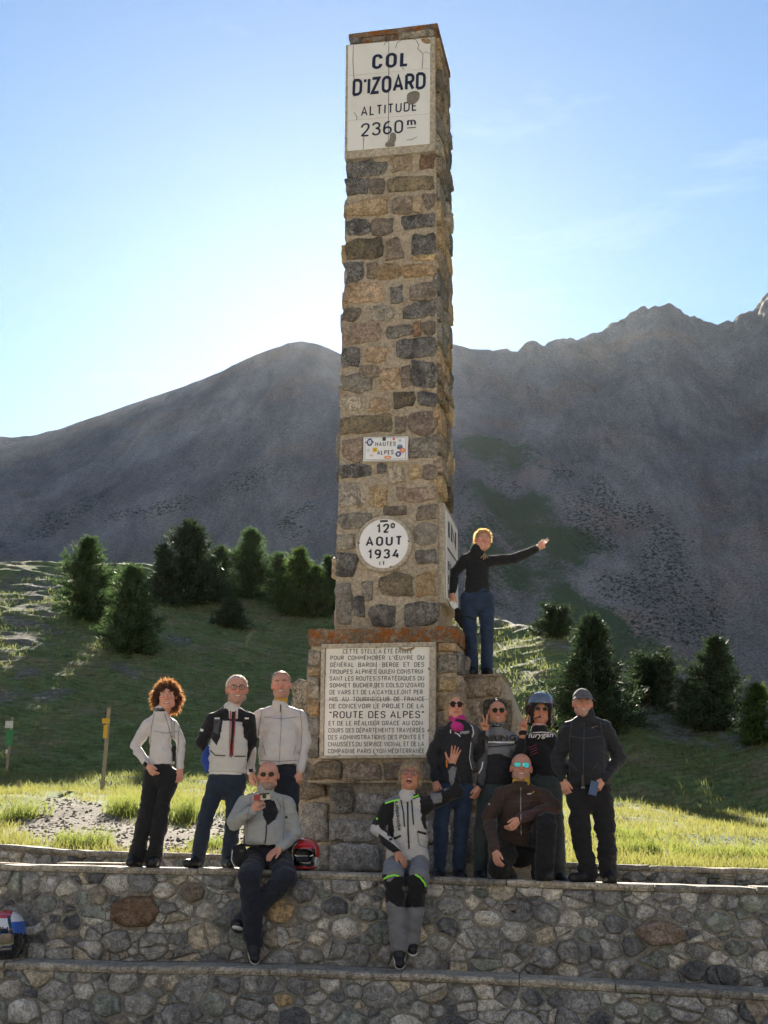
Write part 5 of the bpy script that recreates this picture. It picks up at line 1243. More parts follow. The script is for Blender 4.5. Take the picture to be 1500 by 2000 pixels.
    def toe(s, q): 
        j = s.J
        if 'to' + q in j: return j['to' + q]
        return j['an' + q] + np.array([0.02 if q == 'b' else -.02, -.15, -.055])
    # ---------------------------------------------------------------- clothes
    def jacket(s, mats, hem, paint=None, loose=1.0, name='jacket', h=.0085, collar=.06, fold=.007, flare=1.0, belly=0.0, cuff=.0, sleeves=(1, 1), k_arm=.014, hemtilt=None):
        j = s.J; b = s.b; hemp = at_y(*hem, s.mhp[1]) if len(hem) == 2 else hem
        pts = [j[k] for k in ('sha', 'shb', 'ela', 'elb', 'wra', 'wrb', 'hpa', 'hpb')] + [hemp, j['chin']]; lo, hi = s.box(pts, .24); F = Field(lo, hi, h)
        hw = np.linalg.norm(j['shb'] - j['sha']) / 2; lo_ = .022 * loose
        ch = s.msh - s.U * ((hw * .90 + lo_) * .80); wst = s.msh * .42 + s.mhp * .58; low = s.mhp - s.U * .10
        rc = hw * .90 + lo_; rw = (hw * .86 + lo_) * flare; rh = (np.linalg.norm(j['hpb'] - j['hpa']) / 2 + .085 * b + lo_ * .6) * flare
        F.chain([ch, wst, low], [rc, rw, rh], .05, ax=s.Fw, q=1.42 / (b ** .5))
        if belly: F.ell(wst + s.Fw * (.05 + belly * .4), (s.L, s.Fw, s.U), (rw * .85, .10 + belly, .20), .06)
        F.cut(hemp, -s.U if hemtilt is None else nrm(hemtilt))
        F.cone(j['sha'], s.nb + s.U * .012, .052 * b + lo_ * .5, .056, .03); F.cone(j['shb'], s.nb + s.U * .012, .052 * b + lo_ * .5, .056, .03)
        if collar: F.cone(s.nb + s.U * .0 + s.Fw * .005, s.nb + s.U * (.012 + collar) + s.Fw * .012, .084, .074, .015, s.Fw, 1.08)
        for q, sl_ in zip('ab', sleeves):
            if not sl_: continue
            w = j['wr' + q]; e = j['el' + q]; d = nrm(w - e)
            F.chain([j['sh' + q], e, w - d * .01], [.061 * b + lo_ * .45, .054 * b + lo_ * .35, .042 * b + cuff], k_arm)
        s.w_(F, fold); o = s.garment(name, F, mats, paint); s.jk = o; return o
    def w_(s, F, fold):
        F.wrinkle(fold * .8, 6, 6, 12, s.seed); F.wrinkle(fold * .85, 5.5, 5.5, 13, s.seed + 9, 2, True); F.wrinkle(fold * .3, 24, 24, 40, s.seed + 5)
    def arm_info(s, C, q):
        """distance to the arm's axis and position along it: 0 shoulder, 1 elbow, 2 wrist"""
        j = s.J; out = []
        for k, (a, b) in enumerate(((j['sh' + q], j['el' + q]), (j['el' + q], j['wr' + q]))):
            t = np.clip(((C - a) @ (b - a)) / ((b - a) @ (b - a)), 0, 1); out.append((np.linalg.norm(C - a - t[:, None] * (b - a), axis=1), t + k))
        m = out[0][0] <= out[1][0]; return np.where(m, out[0][0], out[1][0]), np.where(m, out[0][1], out[1][1])
    def is_arm(s, C, q):
        d, t = s.arm_info(C, q); lat = (C - s.msh) @ s.L * (1 if q == 'b' else -1); hw = np.linalg.norm(s.J['shb'] - s.J['sha']) / 2
        return (d < .105 * s.b) & ((t > .35) | (lat > hw * .72)), t
    def trousers(s, mats, paint=None, rad=(.098, .075, .066), h=.0085, name='trousers', fold=.007, cutz=None, top=None):
        j = s.J; b = s.b; lo, hi = s.box([j[k] for k in ('hpa', 'hpb', 'kna', 'knb', 'ana', 'anb')] + [s.mhp + s.U * .1], .18); F = Field(lo, hi, h)
        F.cone(s.mhp + s.U * .02, s.mhp - s.U * .02, np.linalg.norm(j['hpb'] - j['hpa']) / 2 + .058 * b, np.linalg.norm(j['hpb'] - j['hpa']) / 2 + .074 * b, .03, s.Fw, 1.35)
        for q in 'ab':
            a = j['an' + q]; kn = j['kn' + q]; d = nrm(a - kn); F.chain([j['hp' + q], kn, a + d * .035], [rad[0] * b, rad[1] * b, rad[2] * b], .016)
        if cutz is not None: F.cut(np.array([0, 0, cutz]), -EZ)
        F.wrinkle(fold * .7, 7, 7, 9, s.seed + 3); F.wrinkle(fold * .9, 6, 6, 12, s.seed + 7, 2, True); F.wrinkle(fold * .35, 26, 26, 30, s.seed + 5)
        return s.garment(name, F, mats, paint)
    def shoe(s, q, mat=None, sole=None, z0=None, size=1.0, boot=.0):
        j = s.J; a = j['an' + q]; t = s.toe(q); mat = mat or M_SHOE; ln = nrm(t - a); up = nrm(np.array([0, 0, 1.0]) - ln * ln[2] * .0)
        z0 = (min(a[2] - .085, t[2] - .02)) if z0 is None else z0
        flat = nrm(np.array([t[0] - a[0], t[1] - a[1], 0])); heel = np.array([a[0], a[1], z0 + .045]) - flat * .035; toe = np.array([a[0], a[1], z0 + .038]) + flat * .185 * size; side = np.cross(flat, EZ)
        if s.J.get('dang' + q) is not None:                 # dangling foot follows the ankle-toe line
            heel = a + nrm(t - a) * -.0 + np.array([0, .02, -.045]); toe = t
        lo, hi = s.box([a, heel, toe], .11); F = Field(lo, hi, .007)
        F.chain([heel, (heel + toe) / 2, toe], [.046, .047, .042], .02); F.cone(a + EZ * (.02 + boot), (heel * .6 + toe * .4) + EZ * .012, .050, .046, .03)
        if s.J.get('dang' + q) is None: F.cut(np.array([0, 0, z0]), -EZ)
        F.wrinkle(.003, 20, 20, 20, s.seed)
        o = s.garment('shoe', F, [mat], keep=False)
        if sole is not None:
            G = Field(lo, hi, .007); dn = -EZ if s.J.get('dang' + q) is None else nrm(np.cross(nrm(toe - heel), np.cross(EZ, nrm(toe - heel)))) * -1
            G.chain([heel + dn * .028, (heel + toe) / 2 + dn * .028, toe + dn * .024], [.049, .050, .045], .02, ax=dn, q=2.6); G.cut(heel + dn * .045, dn); s.garment('sole', G, [sole], parent=o, keep=False)
        return o
    # ---------------------------------------------------------------- face things
    def eyes(s, hidden=False, brow=None, smile=True, teeth=True):
        if not hidden:
            for q in (-1, 1):
                m = MB(); m.sphere(s.H(.031 * q, .0785, .004), s.hr * .0125 * s.hs, s.hf * .010 * s.hs, s.hu * .0062 * s.hs, 6, 10, 0); m.disc(s.H(.031 * q, .0890, .004), s.hr * .0052 * s.hs, s.hu * .0050 * s.hs, 8, 1); m.build('eye', [M_EYE, M_IRIS], s.root, True)
        if brow is not None:
            for q in (-1, 1):
                m = MB(); m.tube([s.H(.014 * q, .0965, .022), s.H(.032 * q, .0925, .028), s.H(.050 * q, .080, .024)], [.004, .0045, .0025], 5); m.build('eyebrow', brow, s.root)
        if teeth:
            m = MB(); n = 7; V = []
            for i in range(n):
                a = -1 + 2 * i / (n - 1); V += [s.H(.025 * a, .0935 - .012 * a * a, -.0600 + .007 * a * a), s.H(.022 * a, .0925 - .012 * a * a, -.0665 + .009 * a * a)]
            m.add(V, [[2 * i, 2 * i + 2, 2 * i + 3, 2 * i + 1] for i in range(n - 1)]); m.build('teeth', M_TEETH, s.root)
    def glasses(s, lens, frame, r=.022, tall=.85, square=False, thick=.0022, y=.103, z=.003, clear=False, name='sunglasses', gap=.031):
        g = MB(); T = empty(name, s.H(0, y, z)); T.parent = s.root; T.location = Vector(s.H(0, y, z)) - s.root.location
        n = 18
        for q in (-1, 1):
            P = []
            for i in range(n):
                a = 2 * math.pi * i / n; cx, sy = math.cos(a), math.sin(a)
                if square: k = (abs(cx) ** 4 + abs(sy) ** 4) ** -.25; cx *= k; sy *= k
                P.append(s.H((gap + 0) * q + r * cx, y - .010 * abs(gap * q + r * cx) / .05, z + r * tall * sy))
            g.tube(P + [P[0]], thick, 5, cap=False)
            l = MB(); l.add(P, [list(range(n))]); l.build('lens', lens, T)
            g.tube([s.H((gap + r) * q, y - .012, z + .006), s.H(.076 * q, y - .025, z + .008), s.H(.080 * q, -.01, z + .004)], thick * .8, 5)
        g.tube([s.H(-(gap - r), y + .001, z + .005), s.H(0, y + .004, z + .008), s.H(gap - r, y + .001, z + .005)], thick, 5)
        g.build('frame', frame, T); return T
    def hair(s, kind, mat, strands=0, seed=0, length=.05, name='hair', spread=1.0, tips=None):
        A = (s.hr / s.wid, s.hf, s.hu); z = s.hs; H = s.H; lo, hi = s.box([H(-.13, -.15, -.24), H(.13, .14, .16), H(.13, -.15, .16), H(-.13, .14, -.24)], .06); F = Field(lo, hi, .0065)
        if kind == 'crop':
            F.ell(H(0, -.020, .030), A, (.0800 * z, .1005 * z, .0895 * z), .01); F.wrinkle(.003, 40, 40, 40, seed); F.cut(H(0, .045, .075), nrm(s.hf * 1 - s.hu * .75)); F.cut(H(0, -.02, -.055), nrm(-s.hu)); F.ell(H(0, .10, -.02), A, (.095 * z, .085 * z, .10 * z), .01, True)
        elif kind == 'bob':
            F.ell(H(0, -.020, .026), A, (.090 * z, .108 * z, .096 * z), .02); F.cone(H(-.068, -.015, .0), H(-.078, -.005, -.115), .034 * z, .022 * z, .02); F.cone(H(.068, -.015, .0), H(.078, -.005, -.115), .034 * z, .022 * z, .02); F.cone(H(0, -.07, 0), H(0, -.075, -.10), .06 * z, .04 * z, .03)
            F.ell(H(0, .115, -.035), A, (.060 * z, .085 * z, .112 * z), .012, True); F.wrinkle(.005, 40, 40, 9, seed)
        elif kind == 'fringe':
            F.ell(H(0, -.018, .030), A, (.088 * z, .108 * z, .097 * z), .02); F.cone(H(-.070, -.01, .0), H(-.078, -.005, -.06), .026 * z, .016 * z, .02); F.cone(H(.070, -.01, .0), H(.078, -.005, -.06), .026 * z, .016 * z, .02); F.ell(H(0, .115, -.045), A, (.066 * z, .085 * z, .100 * z), .010, True); F.wrinkle(.006, 46, 46, 14, seed)
        elif kind == 'curly':
            r = np.random.default_rng(seed); F.ell(H(0, -.025, .030), A, (.096 * z, .110 * z, .098 * z), .02)
            for _ in range(70):
                a = r.uniform(0, 2 * math.pi); e = r.uniform(-1.05, 1.3); x, y_, zz = math.cos(a) * math.cos(e), math.sin(a) * math.cos(e), math.sin(e)
                if y_ > .45 and zz < .55: continue
                F.ell(H(x * .104, -.02 + y_ * .095, -.012 + zz * .112), A, tuple(r.uniform(.016, .030, 3) * z), .010)
            F.ell(H(0, .115, -.035), A, (.055 * z, .080 * z, .100 * z), .010, True); F.wrinkle(.010, 34, 34, 34, seed)
        elif kind == 'tied':
            F.ell(H(0, -.020, .030), A, (.0835 * z, .104 * z, .0935 * z), .015); F.ell(H(0, .105, -.03), A, (.070 * z, .082 * z, .100 * z), .010, True); F.cone(H(0, -.10, -.01), H(.03, -.10, -.14), .035 * z, .02 * z, .02); F.wrinkle(.005, 45, 45, 16, seed)
        V, Q = F.mesh(); V = V.tolist(); Q = Q.tolist(); r = np.random.default_rng(seed + 4); base = len(V); nb = base
        idx = [i for i in range(nb)]
        for _ in range(strands):
            p = np.array(V[r.integers(nb)]); o_ = (p - s.H(0, -.02, .0)); d = nrm(o_); 
            if d @ s.hf > .35 and d @ s.hu < .55: continue
            d = nrm(d + r.normal(0, .55 * spread, 3)); c = nrm(r.normal(0, 1, 3)); L = length * r.uniform(.4, 1.2); w_ = r.uniform(.0012, .003); sd = nrm(np.cross(d, c)) * w_
            p0 = p - d * .01; p1 = p + d * L * .5 + c * L * .18; p2 = p + nrm(d - EZ * .35) * L * .9 + c * L * .1; b_ = len(V)
            V += [(p0 + sd).tolist(), (p0 - sd).tolist(), (p1 + sd).tolist(), (p1 - sd).tolist(), p2.tolist()]; Q += [[b_, b_ + 1, b_ + 3, b_ + 2], [b_ + 2, b_ + 3, b_ + 4]]
        me = mesh_np(name, np.array(V), Q, [mat, tips or mat], True, [0 if q[0] < nb else 1 for q in Q]); return link(name, me, s.root)
    def scarf(s, mat, name='neck_tube', low=.0, high=.075, r=.078, front=.02, mats=None, seed=3):
        lo, hi = s.box([s.msh, s.H(0, 0, -.05)], .16); F = Field(lo, hi, .0065); a = s.nb + s.U * (.01 + low); b = s.nb + s.U * (.015 + high) + s.Fw * .012
        F.cone(a, b, r, r * .92, .01, s.Fw, 1.05); F.cut(b + s.U * .01, s.U)
        if front: F.ell(a + s.Fw * (.040) - s.U * front * 1.2, (s.L, s.Fw, s.U), (.062, .045 + front * .6, .03 + front), .03)
        F.wrinkle(.007, 12, 12, 42, seed); return s.garment(name, F, mats or [mat], keep=False)
    # ---------------------------------------------------------------- things drawn on clothes
    def hit(s, x, y, lift=.004):
        d = Vector(ray(x, y)); o = Vector(CAM); best = None
        for t in s.bvh:
            h = t.ray_cast(o, d)
            if h[0] is not None and (best is None or h[3] < best[1]): best = (np.array(h[0]) - np.array(d) * lift, h[3])
        return None if best is None else best[0]
    def ribbon(s, name, pts, w_, mat, step=3.0, lift=.005, parent=None):
        P = []
        for (x0, y0), (x1, y1) in zip(pts[:-1], pts[1:]):
            n = max(1, int(math.hypot(x1 - x0, y1 - y0) / step))
            for i in range(n): P.append((x0 + (x1 - x0) * i / n, y0 + (y1 - y0) * i / n))
        P.append(pts[-1]); V = []; F = []
        for i, p in enumerate(P):
            q = np.array(P[min(i + 1, len(P) - 1)]) - np.array(P[max(i - 1, 0)]); q = q / (np.linalg.norm(q) + 1e-9); nn = np.array([-q[1], q[0]]) * w_ / 2
            a, b = s.hit(p[0] + nn[0], p[1] + nn[1], lift), s.hit(p[0] - nn[0], p[1] - nn[1], lift)
            if a is None or b is None: continue
            V += [a, b]
        if len(V) < 4: return None
        m = MB(); m.add(V, [[2 * i, 2 * i + 1, 2 * i + 3, 2 * i + 2] for i in range(len(V) // 2 - 1) if np.linalg.norm(V[2 * i] - V[2 * i + 2]) < .12]); return m.build(name, mat, parent or s.root)
    def print_text(s, txt, p0, p1, cap, mat, name='printed_text', offset=.0, shear=0.0, lift=.012, font=True):
        V, F = text_mesh(txt, offset, shear=shear) if font else sign_text(txt, .17, .16)
        x0, x1 = V[:, 0].min(), V[:, 0].max(); p0 = np.array(p0, float); d = np.array(p1, float) - p0; L = np.linalg.norm(d); d /= L; e = np.array([d[1], -d[0]]); k = cap / (.72 if font else 1.0)
        W = []; last = None
        for v in V:
            q = p0 + d * (v[0] - x0) / (x1 - x0) * L + e * v[1] * k; h = s.hit(q[0], q[1], lift); W.append(h if h is not None else last); last = W[-1]
        if any(q is None for q in W): W = [q if q is not None else next(r for r in W if r is not None) for q in W]
        return link(name, mesh_np(name, np.array(W), F, [mat]), s.root)
    def patch(s, name, poly, mat, step=2.0, lift=.005):
        P = np.array(poly, float); x0, y0 = P.min(0); x1, y1 = P.max(0); xs = np.arange(x0, x1 + step, step); ys = np.arange(y0, y1 + step, step); G = {}; m = MB(); V = []; F = []
        gx, gy = np.meshgrid(xs[:-1] + step / 2, ys[:-1] + step / 2, indexing='ij'); ins = in_poly(gx.ravel(), gy.ravel(), poly).reshape(gx.shape)
        def vid(i, k):
            if (i, k) not in G:
                h = s.hit(xs[i], ys[k], lift); G[(i, k)] = None if h is None else len(V)
                if h is not None: V.append(h)
            return G[(i, k)]
        for i in range(len(xs) - 1):
            for k in range(len(ys) - 1):
                if ins[i, k]:
                    q = [vid(i, k), vid(i, k + 1), vid(i + 1, k + 1), vid(i + 1, k)]
                    if None not in q: F.append(q)
        if not F: return None
        m.add(V, F); return m.build(name, mat, s.root)
# ------------------------------------------------------------------ the riders
def floor_z(px_, off):
    s_ = wall_s(wall_pt(px_, 1700, off)); return float(ledge_z(s_)) - (.05 if off > .44 else 0)
def foot(px_, off, up=.085, dy=0.0):
    p = wall_pt(px_, 1695, off); p = p + np.array([0, dy, 0]); p[2] = floor_z(px_, off) + up; return p
HW = hair_mat('white_hair', (.55, .52, .49), .35); HB = hair_mat('dark_brown_hair', (.085, .042, .020), .6); HG = hair_mat('grey_blond_hair', (.44, .35, .22), .35); HS = hair_mat('silver_grey_hair', (.20, .195, .19), .3); HD = hair_mat('dark_grey_hair', (.05, .05, .055), .2); HL = hair_mat('golden_blond_hair', (.42, .29, .15), .4)
M_CHECK = None
def checker(name, a, b, sc):
    m, t, bb = new_mat(name); co = objco(t); v = N(t, 'ShaderNodeTexVoronoi'); v.inputs['Scale'].default_value = sc; t.links.new(co, v.inputs['Vector']); r = ramp(t, v.outputs['Distance'], [(.38, a), (.5, b)]); t.links.new(r.outputs[0], bb.inputs['Base Color']); bb.inputs['Roughness'].default_value = .85; return m
M_BANDANA = checker('black_white_bandana', (.015, .015, .017), (.45, .45, .46), 55); M_BANDANA2 = checker('grey_patterned_bandana', (.03, .03, .034), (.20, .20, .21), 60); M_PINK = cloth('magenta_neck_tube', (.50, .03, .22), .8, .25); M_YEL = cloth('yellow_neck_tube', (.62, .36, .04), .8, .15); M_ROSE = cloth('rose_white_scarf', (.55, .34, .36), .8, .3)

# 1 ---- curly haired woman on the far left
P = Person(dict(top=(326, 1334), chin=(327, 1386), sha=(284, 1392), shb=(346, 1394), ela=(264, 1456, .02), wra=(288, 1494, -.08), elb=(353, 1452, .03), wrb=(352, 1500, -.02), hpa=(299, 1514), hpb=(332, 1514), kna=(285, 1598, -.03), knb=(312, 1598, -.03), ana=foot(266, .14), anb=foot(300, .14)), wall_y(310, .14), 'woman with glowing curly hair, pale jacket and black trousers, hands in pockets', face=(.12, 0), build=.90, seed=1, wid=.95, hands=('relax', 'relax'))
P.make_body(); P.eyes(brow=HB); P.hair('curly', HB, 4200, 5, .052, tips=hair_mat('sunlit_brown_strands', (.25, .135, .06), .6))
P.trousers([M_BLACK], rad=(.102, .092, .088), fold=.010); P.jacket([M_CREAM, M_BLACK], (318, 1494), loose=.8, fold=.008, collar=.04, paint=P.px_paint(0, [([(282, 1486), (296, 1496), (288, 1504), (278, 1494)], 1), ([(303, 1383), (340, 1383), (340, 1389), (303, 1389)], 1)]))
P.scarf(M_BANDANA2, high=.055, r=.072, front=.0)
P.ribbon('zip', [(333, 1394), (336, 1420), (337, 1490)], 2.0, M_ZIPM); P.ribbon('zip', [(331, 1388), (333, 1403)], 2.6, M_ZIP)
for q in 'ab': P.shoe(q, z0=floor_z(280, .14))
p = P.hit(339, 1472, .012); ph = MB(); ph.box(p, np.array([.020, 0, 0]), np.array([0, .005, 0]), np.array([0, 0, .072])); ph = ph.build('phone', M_LENS); tag(ph, 'black phone hanging at the front of the curly haired woman\'s jacket', 'phone')
lan = P.ribbon('lanyard', [(322, 1394), (331, 1425), (338, 1456)], 1.4, M_MIDG); 
if lan: P.ribbon('lanyard', [(341, 1394), (340, 1425), (340, 1456)], 1.4, M_MIDG)

for q in ([(301, 1394), (296, 1420), (293, 1450), (292, 1478)], [(352, 1400), (349, 1430), (347, 1470)], [(300, 1428), (325, 1432), (348, 1428)], [(284, 1482), (294, 1490)]): P.ribbon('seam', q, 1.0, M_MIDG, lift=.004)

# 2 ---- white haired man with glasses
P = Person(dict(top=(463, 1320), chin=(463, 1373), sha=(408, 1384), shb=(495, 1382), ela=(394, 1450, .06), wra=(415, 1482, .16), elb=(490, 1448, .08), wrb=(474, 1488, .17), hpa=(424, 1524), hpb=(462, 1524), kna=(402, 1598, -.03), knb=(455, 1600, -.02), ana=foot(385, .17), anb=foot(446, .17), toa=foot(368, .02, .03), tob=foot(450, .0, .03)), wall_y(440, .17), 'white haired man with glasses in a black and off-white touring jacket and jeans', face=(.18, 0), build=1.0, seed=2, wid=1.06, stub=True, hands=('relax', 'relax'))
P.make_body(); P.eyes(brow=HS); P.hair('crop', HW, 700, 3, .014); P.glasses(M_CLEAR, M_FRAMEB, .021, .72, True, .0020, name='glasses')
P.trousers([M_JEAN], rad=(.095, .074, .068))
def pb(C, nn):
    mi = np.zeros(len(C), int)
    for q in 'ab':
        a, t = P.is_arm(C, q); mi[a] = 1
    mi[((C - P.msh) @ P.U > -.02)] = 1; return mi
P.jacket([M_WHITE, M_BLACK, M_CHAR, M_BLUEJ], (445, 1508), loose=1.25, paint=P.px_paint(pb, [([(400, 1375), (446, 1378), (444, 1402), (424, 1404), (400, 1410)], 1), ([(466, 1378), (500, 1378), (500, 1402), (466, 1402)], 1), ([(413, 1396), (436, 1400), (430, 1440), (423, 1456), (411, 1440)], 1), ([(418, 1402), (431, 1405), (426, 1436), (417, 1430)], 2), ([(474, 1402), (488, 1402), (486, 1450), (476, 1440)], 1), ([(437, 1368), (478, 1368), (478, 1384), (437, 1384)], 0), ([(446, 1384), (466, 1384), (464, 1404), (448, 1404)], 0)]), collar=.025, fold=.009)
P.ribbon('zip_gusset', [(456, 1390), (455, 1430), (452, 1476)], 6.5, M_NAVY, lift=.006); P.ribbon('piping', [(450, 1388), (449, 1430), (449, 1478)], 1.8, M_RED, lift=.009); P.ribbon('piping', [(460, 1388), (458, 1430), (452, 1480)], 1.8, M_RED, lift=.009)
P.ribbon('reflective_strip', [(388, 1424), (397, 1427)], 5, M_REFL); P.ribbon('reflective_strip', [(419, 1403), (429, 1403)], 3, M_REFL, lift=.008); P.ribbon('reflective_strip', [(478, 1403), (486, 1403)], 3, M_REFL, lift=.008)
P.ribbon('pocket_flap', [(410, 1465), (420, 1475), (440, 1476)], 2, M_ZIP); P.ribbon('pocket_flap', [(458, 1477), (480, 1477)], 2, M_ZIP)
m = MB(); a = P.J['wra']; 
for q in 'ab': P.shoe(q, M_SHOE, z0=floor_z(400, .17))
# blue jacket lining bunched at his back
F = Field(*P.box([at_y(404, 1452, P.mhp[1]), at_y(412, 1508, P.mhp[1])], .09), .009); F.chain([at_y(406, 1462, P.mhp[1] + .03), at_y(403, 1485, P.mhp[1] + .02), at_y(407, 1503, P.mhp[1] + .0)], [.030, .048, .038], .02); F.wrinkle(.010, 14, 14, 9, 4); P.garment('blue_lining', F, [M_BLUEJ], keep=False)
F = Field(*P.box([at_y(430, 1512, P.mhp[1]), at_y(462, 1512, P.mhp[1])], .15), .009); F.cone(P.mhp + P.U * .05, P.mhp - P.U * .035, .17, .175, .02, P.Fw, 1.38); F.cut(at_y(445, 1514, P.mhp[1]), -P.U); F.wrinkle(.006, 9, 9, 9, 4); P.garment('t_shirt', F, [cloth('white_cotton', (.70, .70, .69), .85, .05)], keep=False)

# 3 ---- tall man in the pale zip jacket
P = Person(dict(top=(549, 1312), chin=(550, 1363), sha=(500, 1377), shb=(594, 1379), ela=(487, 1446, .03), wra=(490, 1506, -.04), hda=(492, 1530, -.05), elb=(596, 1446, .03), wrb=(586, 1506, -.04), hdb=(583, 1530, -.05), hpa=(524, 1512), hpb=(565, 1512), kna=(520, 1594, -.02), knb=(567, 1594, -.02), ana=foot(522, .46), anb=foot(566, .46)), wall_y(548, .46), 'tall man with cropped hair, pale silver jacket and yellow neck tube', face=(.03, 0), build=1.03, seed=3, wid=1.0, stub=True)
P.make_body(); P.eyes(brow=HD); P.hair('crop', hair_mat('cropped_fair_hair', (.34, .25, .19), .3), 500, 6, .008); P.trousers([M_NAVY]); P.jacket([M_CREAM, M_ZIP], (548, 1494), loose=1.0, collar=.03, fold=.008, paint=P.px_paint(0, [([(486, 1502), (494, 1502), (494, 1508), (486, 1508)], 1)])); P.scarf(M_YEL, high=.075, r=.078, front=.0)
P.ribbon('zip', [(549, 1378), (549, 1420), (545, 1492)], 1.6, M_ZIPM); P.ribbon('zip', [(548, 1376), (548, 1390)], 2.4, M_ZIP)
for q in ([(512, 1386), (506, 1420), (503, 1460), (504, 1490)], [(586, 1388), (590, 1420), (588, 1460), (582, 1490)], [(515, 1400), (549, 1404), (583, 1400)], [(514, 1455), (518, 1475)], [(578, 1455), (574, 1475)]): P.ribbon('seam', q, 1.0, M_MIDG, lift=.004)
P.ribbon('hem_seam', [(505, 1485), (545, 1487), (580, 1485)], 1.2, M_MIDG)
for q in 'ab': P.shoe(q, z0=floor_z(545, .46))

# 4 ---- seated bald man with aviators and a compact camera
zl4 = floor_z(510, .1)
P = Person(dict(top=(524, 1488), chin=(524, 1541), sha=(468, 1546), shb=(570, 1548), ela=(458, 1606, -.10), wra=(492, 1583, -.24), hda=(503, 1568, -.27), elb=(575, 1628, .0), wrb=(548, 1655, -.20), hdb=(532, 1666, -.26), hpa=(496, 1678), hpb=(545, 1680), kna=(487, 1712, -.40), knb=(559, 1714, -.38), ana=(495, 1835, -.30), anb=(473, 1800, -.26), toa=(498, 1872, -.38), tob=(463, 1806, -.33), danga=True, dangb=True), wall_y(515, .16), 'bald seated man in a grey jacket and aviator sunglasses holding up a compact camera', face=(.0, 0), build=1.16, seed=4, wid=1.07, hands=('grip', 'lap'))
P.make_body(); P.eyes(hidden=True, teeth=False, brow=None); P.glasses(M_BROWNL, M_WIRE, .0235, .85, False, .0014)
bd = MB(); F = Field(*P.box([P.H(-.08, 0, -.14), P.H(.08, .14, -.02)], .03), .0065); F.ell(P.H(0, .030, -.072), (P.hr, P.hf, P.hu), (.062 * P.hs, .066 * P.hs, .052 * P.hs), .01); F.ell(P.H(0, .06, -.103), (P.hr, P.hf, P.hu), (.032 * P.hs, .030 * P.hs, .020 * P.hs), .02); F.ell(P.H(0, .10, -.052), (P.hr, P.hf, P.hu), (.030 * P.hs, .03 * P.hs, .018 * P.hs), .008, True); F.cut(P.H(0, 0, -.055), P.hu); F.wrinkle(.003, 60, 60, 60, 2); P.garment('beard', F, [hair_mat('grey_stubble', (.36, .27, .22), .1)], keep=False)
P.trousers([M_NAVY], rad=(.100, .086, .070), fold=.009)
P.jacket([M_GREYJ, M_BLACK], (520, 1650), loose=1.0, belly=.045, collar=.05, fold=.009, paint=P.px_paint(0, [([(519, 1560), (536, 1564), (544, 1585), (538, 1600), (523, 1612), (513, 1592), (513, 1568)], 1)]), flare=1.04)
P.scarf(M_BANDANA, high=.060, r=.080, front=.0); P.ribbon('zip', [(521, 1608), (519, 1640), (516, 1650)], 2.4, M_ZIP); P.ribbon('piping', [(469, 1615), (477, 1632), (478, 1650)], 1.6, M_ZIP)
for q in ([(490, 1556), (484, 1590), (482, 1640)], [(553, 1558), (556, 1600), (552, 1645)], [(540, 1558), (548, 1575), (546, 1590)]): P.ribbon('seam', q, 1.0, M_MIDG, lift=.004)
P.patch('badge', [(557, 1594), (561, 1594), (561, 1598), (557, 1598)], M_ZIP, 1.5)
for q in 'ab': P.shoe(q, M_SHOE, M_SOLE)
c = P.J['hda'] + np.array([.045, -.035, .055]); cm = empty('compact_camera', c, 'small red and silver compact camera held up by the seated bald man', 'camera')
m = MB(); ux = nrm(np.array([1, .1, .10])) ; m.box(c, ux * .072, np.array([0, .012, 0]), np.array([-.003, 0, .030])); m.build('body', simple('silver_camera_metal', (.45, .44, .44), .25, .1, metal=.6), cm); m = MB(); m.box(c - ux * .045 + np.array([0, -.004, -.004]), ux * .030, np.array([0, .0115, 0]), np.array([0, 0, .027])); m.build('red_panel', simple('red_camera_shell', (.35, .03, .04), .35, .2), cm); m = MB(); m.tube([c + ux * .02 + np.array([0, -.012, 0]), c + ux * .02 + np.array([0, -.028, 0])], .020, 14); m.build('lens_barrel', M_FRAMEB, cm); m = MB(); m.box(c + ux * .02 + np.array([0, -.0135, .022]), ux * .045, np.array([0, .002, 0]), EZ * .006); m.build('dark_strip', M_LENS, cm)
# waist bag
F = Field(*P.box([at_y(460, 1650, P.mhp[1] - .25), at_y(478, 1690, P.mhp[1] - .15)], .10), .008); F.cone(at_y(462, 1660, P.mhp[1] - .20), at_y(468, 1682, P.mhp[1] - .24), .050, .052, .02); F.cone(at_y(470, 1657, P.mhp[1] - .20), at_y(474, 1676, P.mhp[1] - .24), .048, .048, .02); F.wrinkle(.006, 20, 20, 20, 5); V, Q = F.mesh(); bag = empty('hip_bag', at_y(468, 1690, P.mhp[1] - .22), 'black hip bag hanging at the waist of the seated bald man', 'bag'); link('pouch', mesh_np('pouch', V, Q, [M_BLACK], True), bag)
m = MB(); m.tube([at_y(454, 1660, P.mhp[1] - .26), at_y(452, 1680, P.mhp[1] - .28), at_y(458, 1692, P.mhp[1] - .28)], .004, 5); m.build('piping', M_REFL, bag); m = MB(); m.tube([at_y(470, 1648, P.mhp[1] - .25), at_y(488, 1652, P.mhp[1] - .24), at_y(505, 1653, P.mhp[1] - .24)], .010, 6); m.build('strap', M_BLACK, bag); m = MB(); m.box(at_y(472, 1662, P.mhp[1] - .265), (.022, 0, 0), (0, .006, 0), (0, 0, .012)); m.build('buckle', M_FRAMEB, bag)

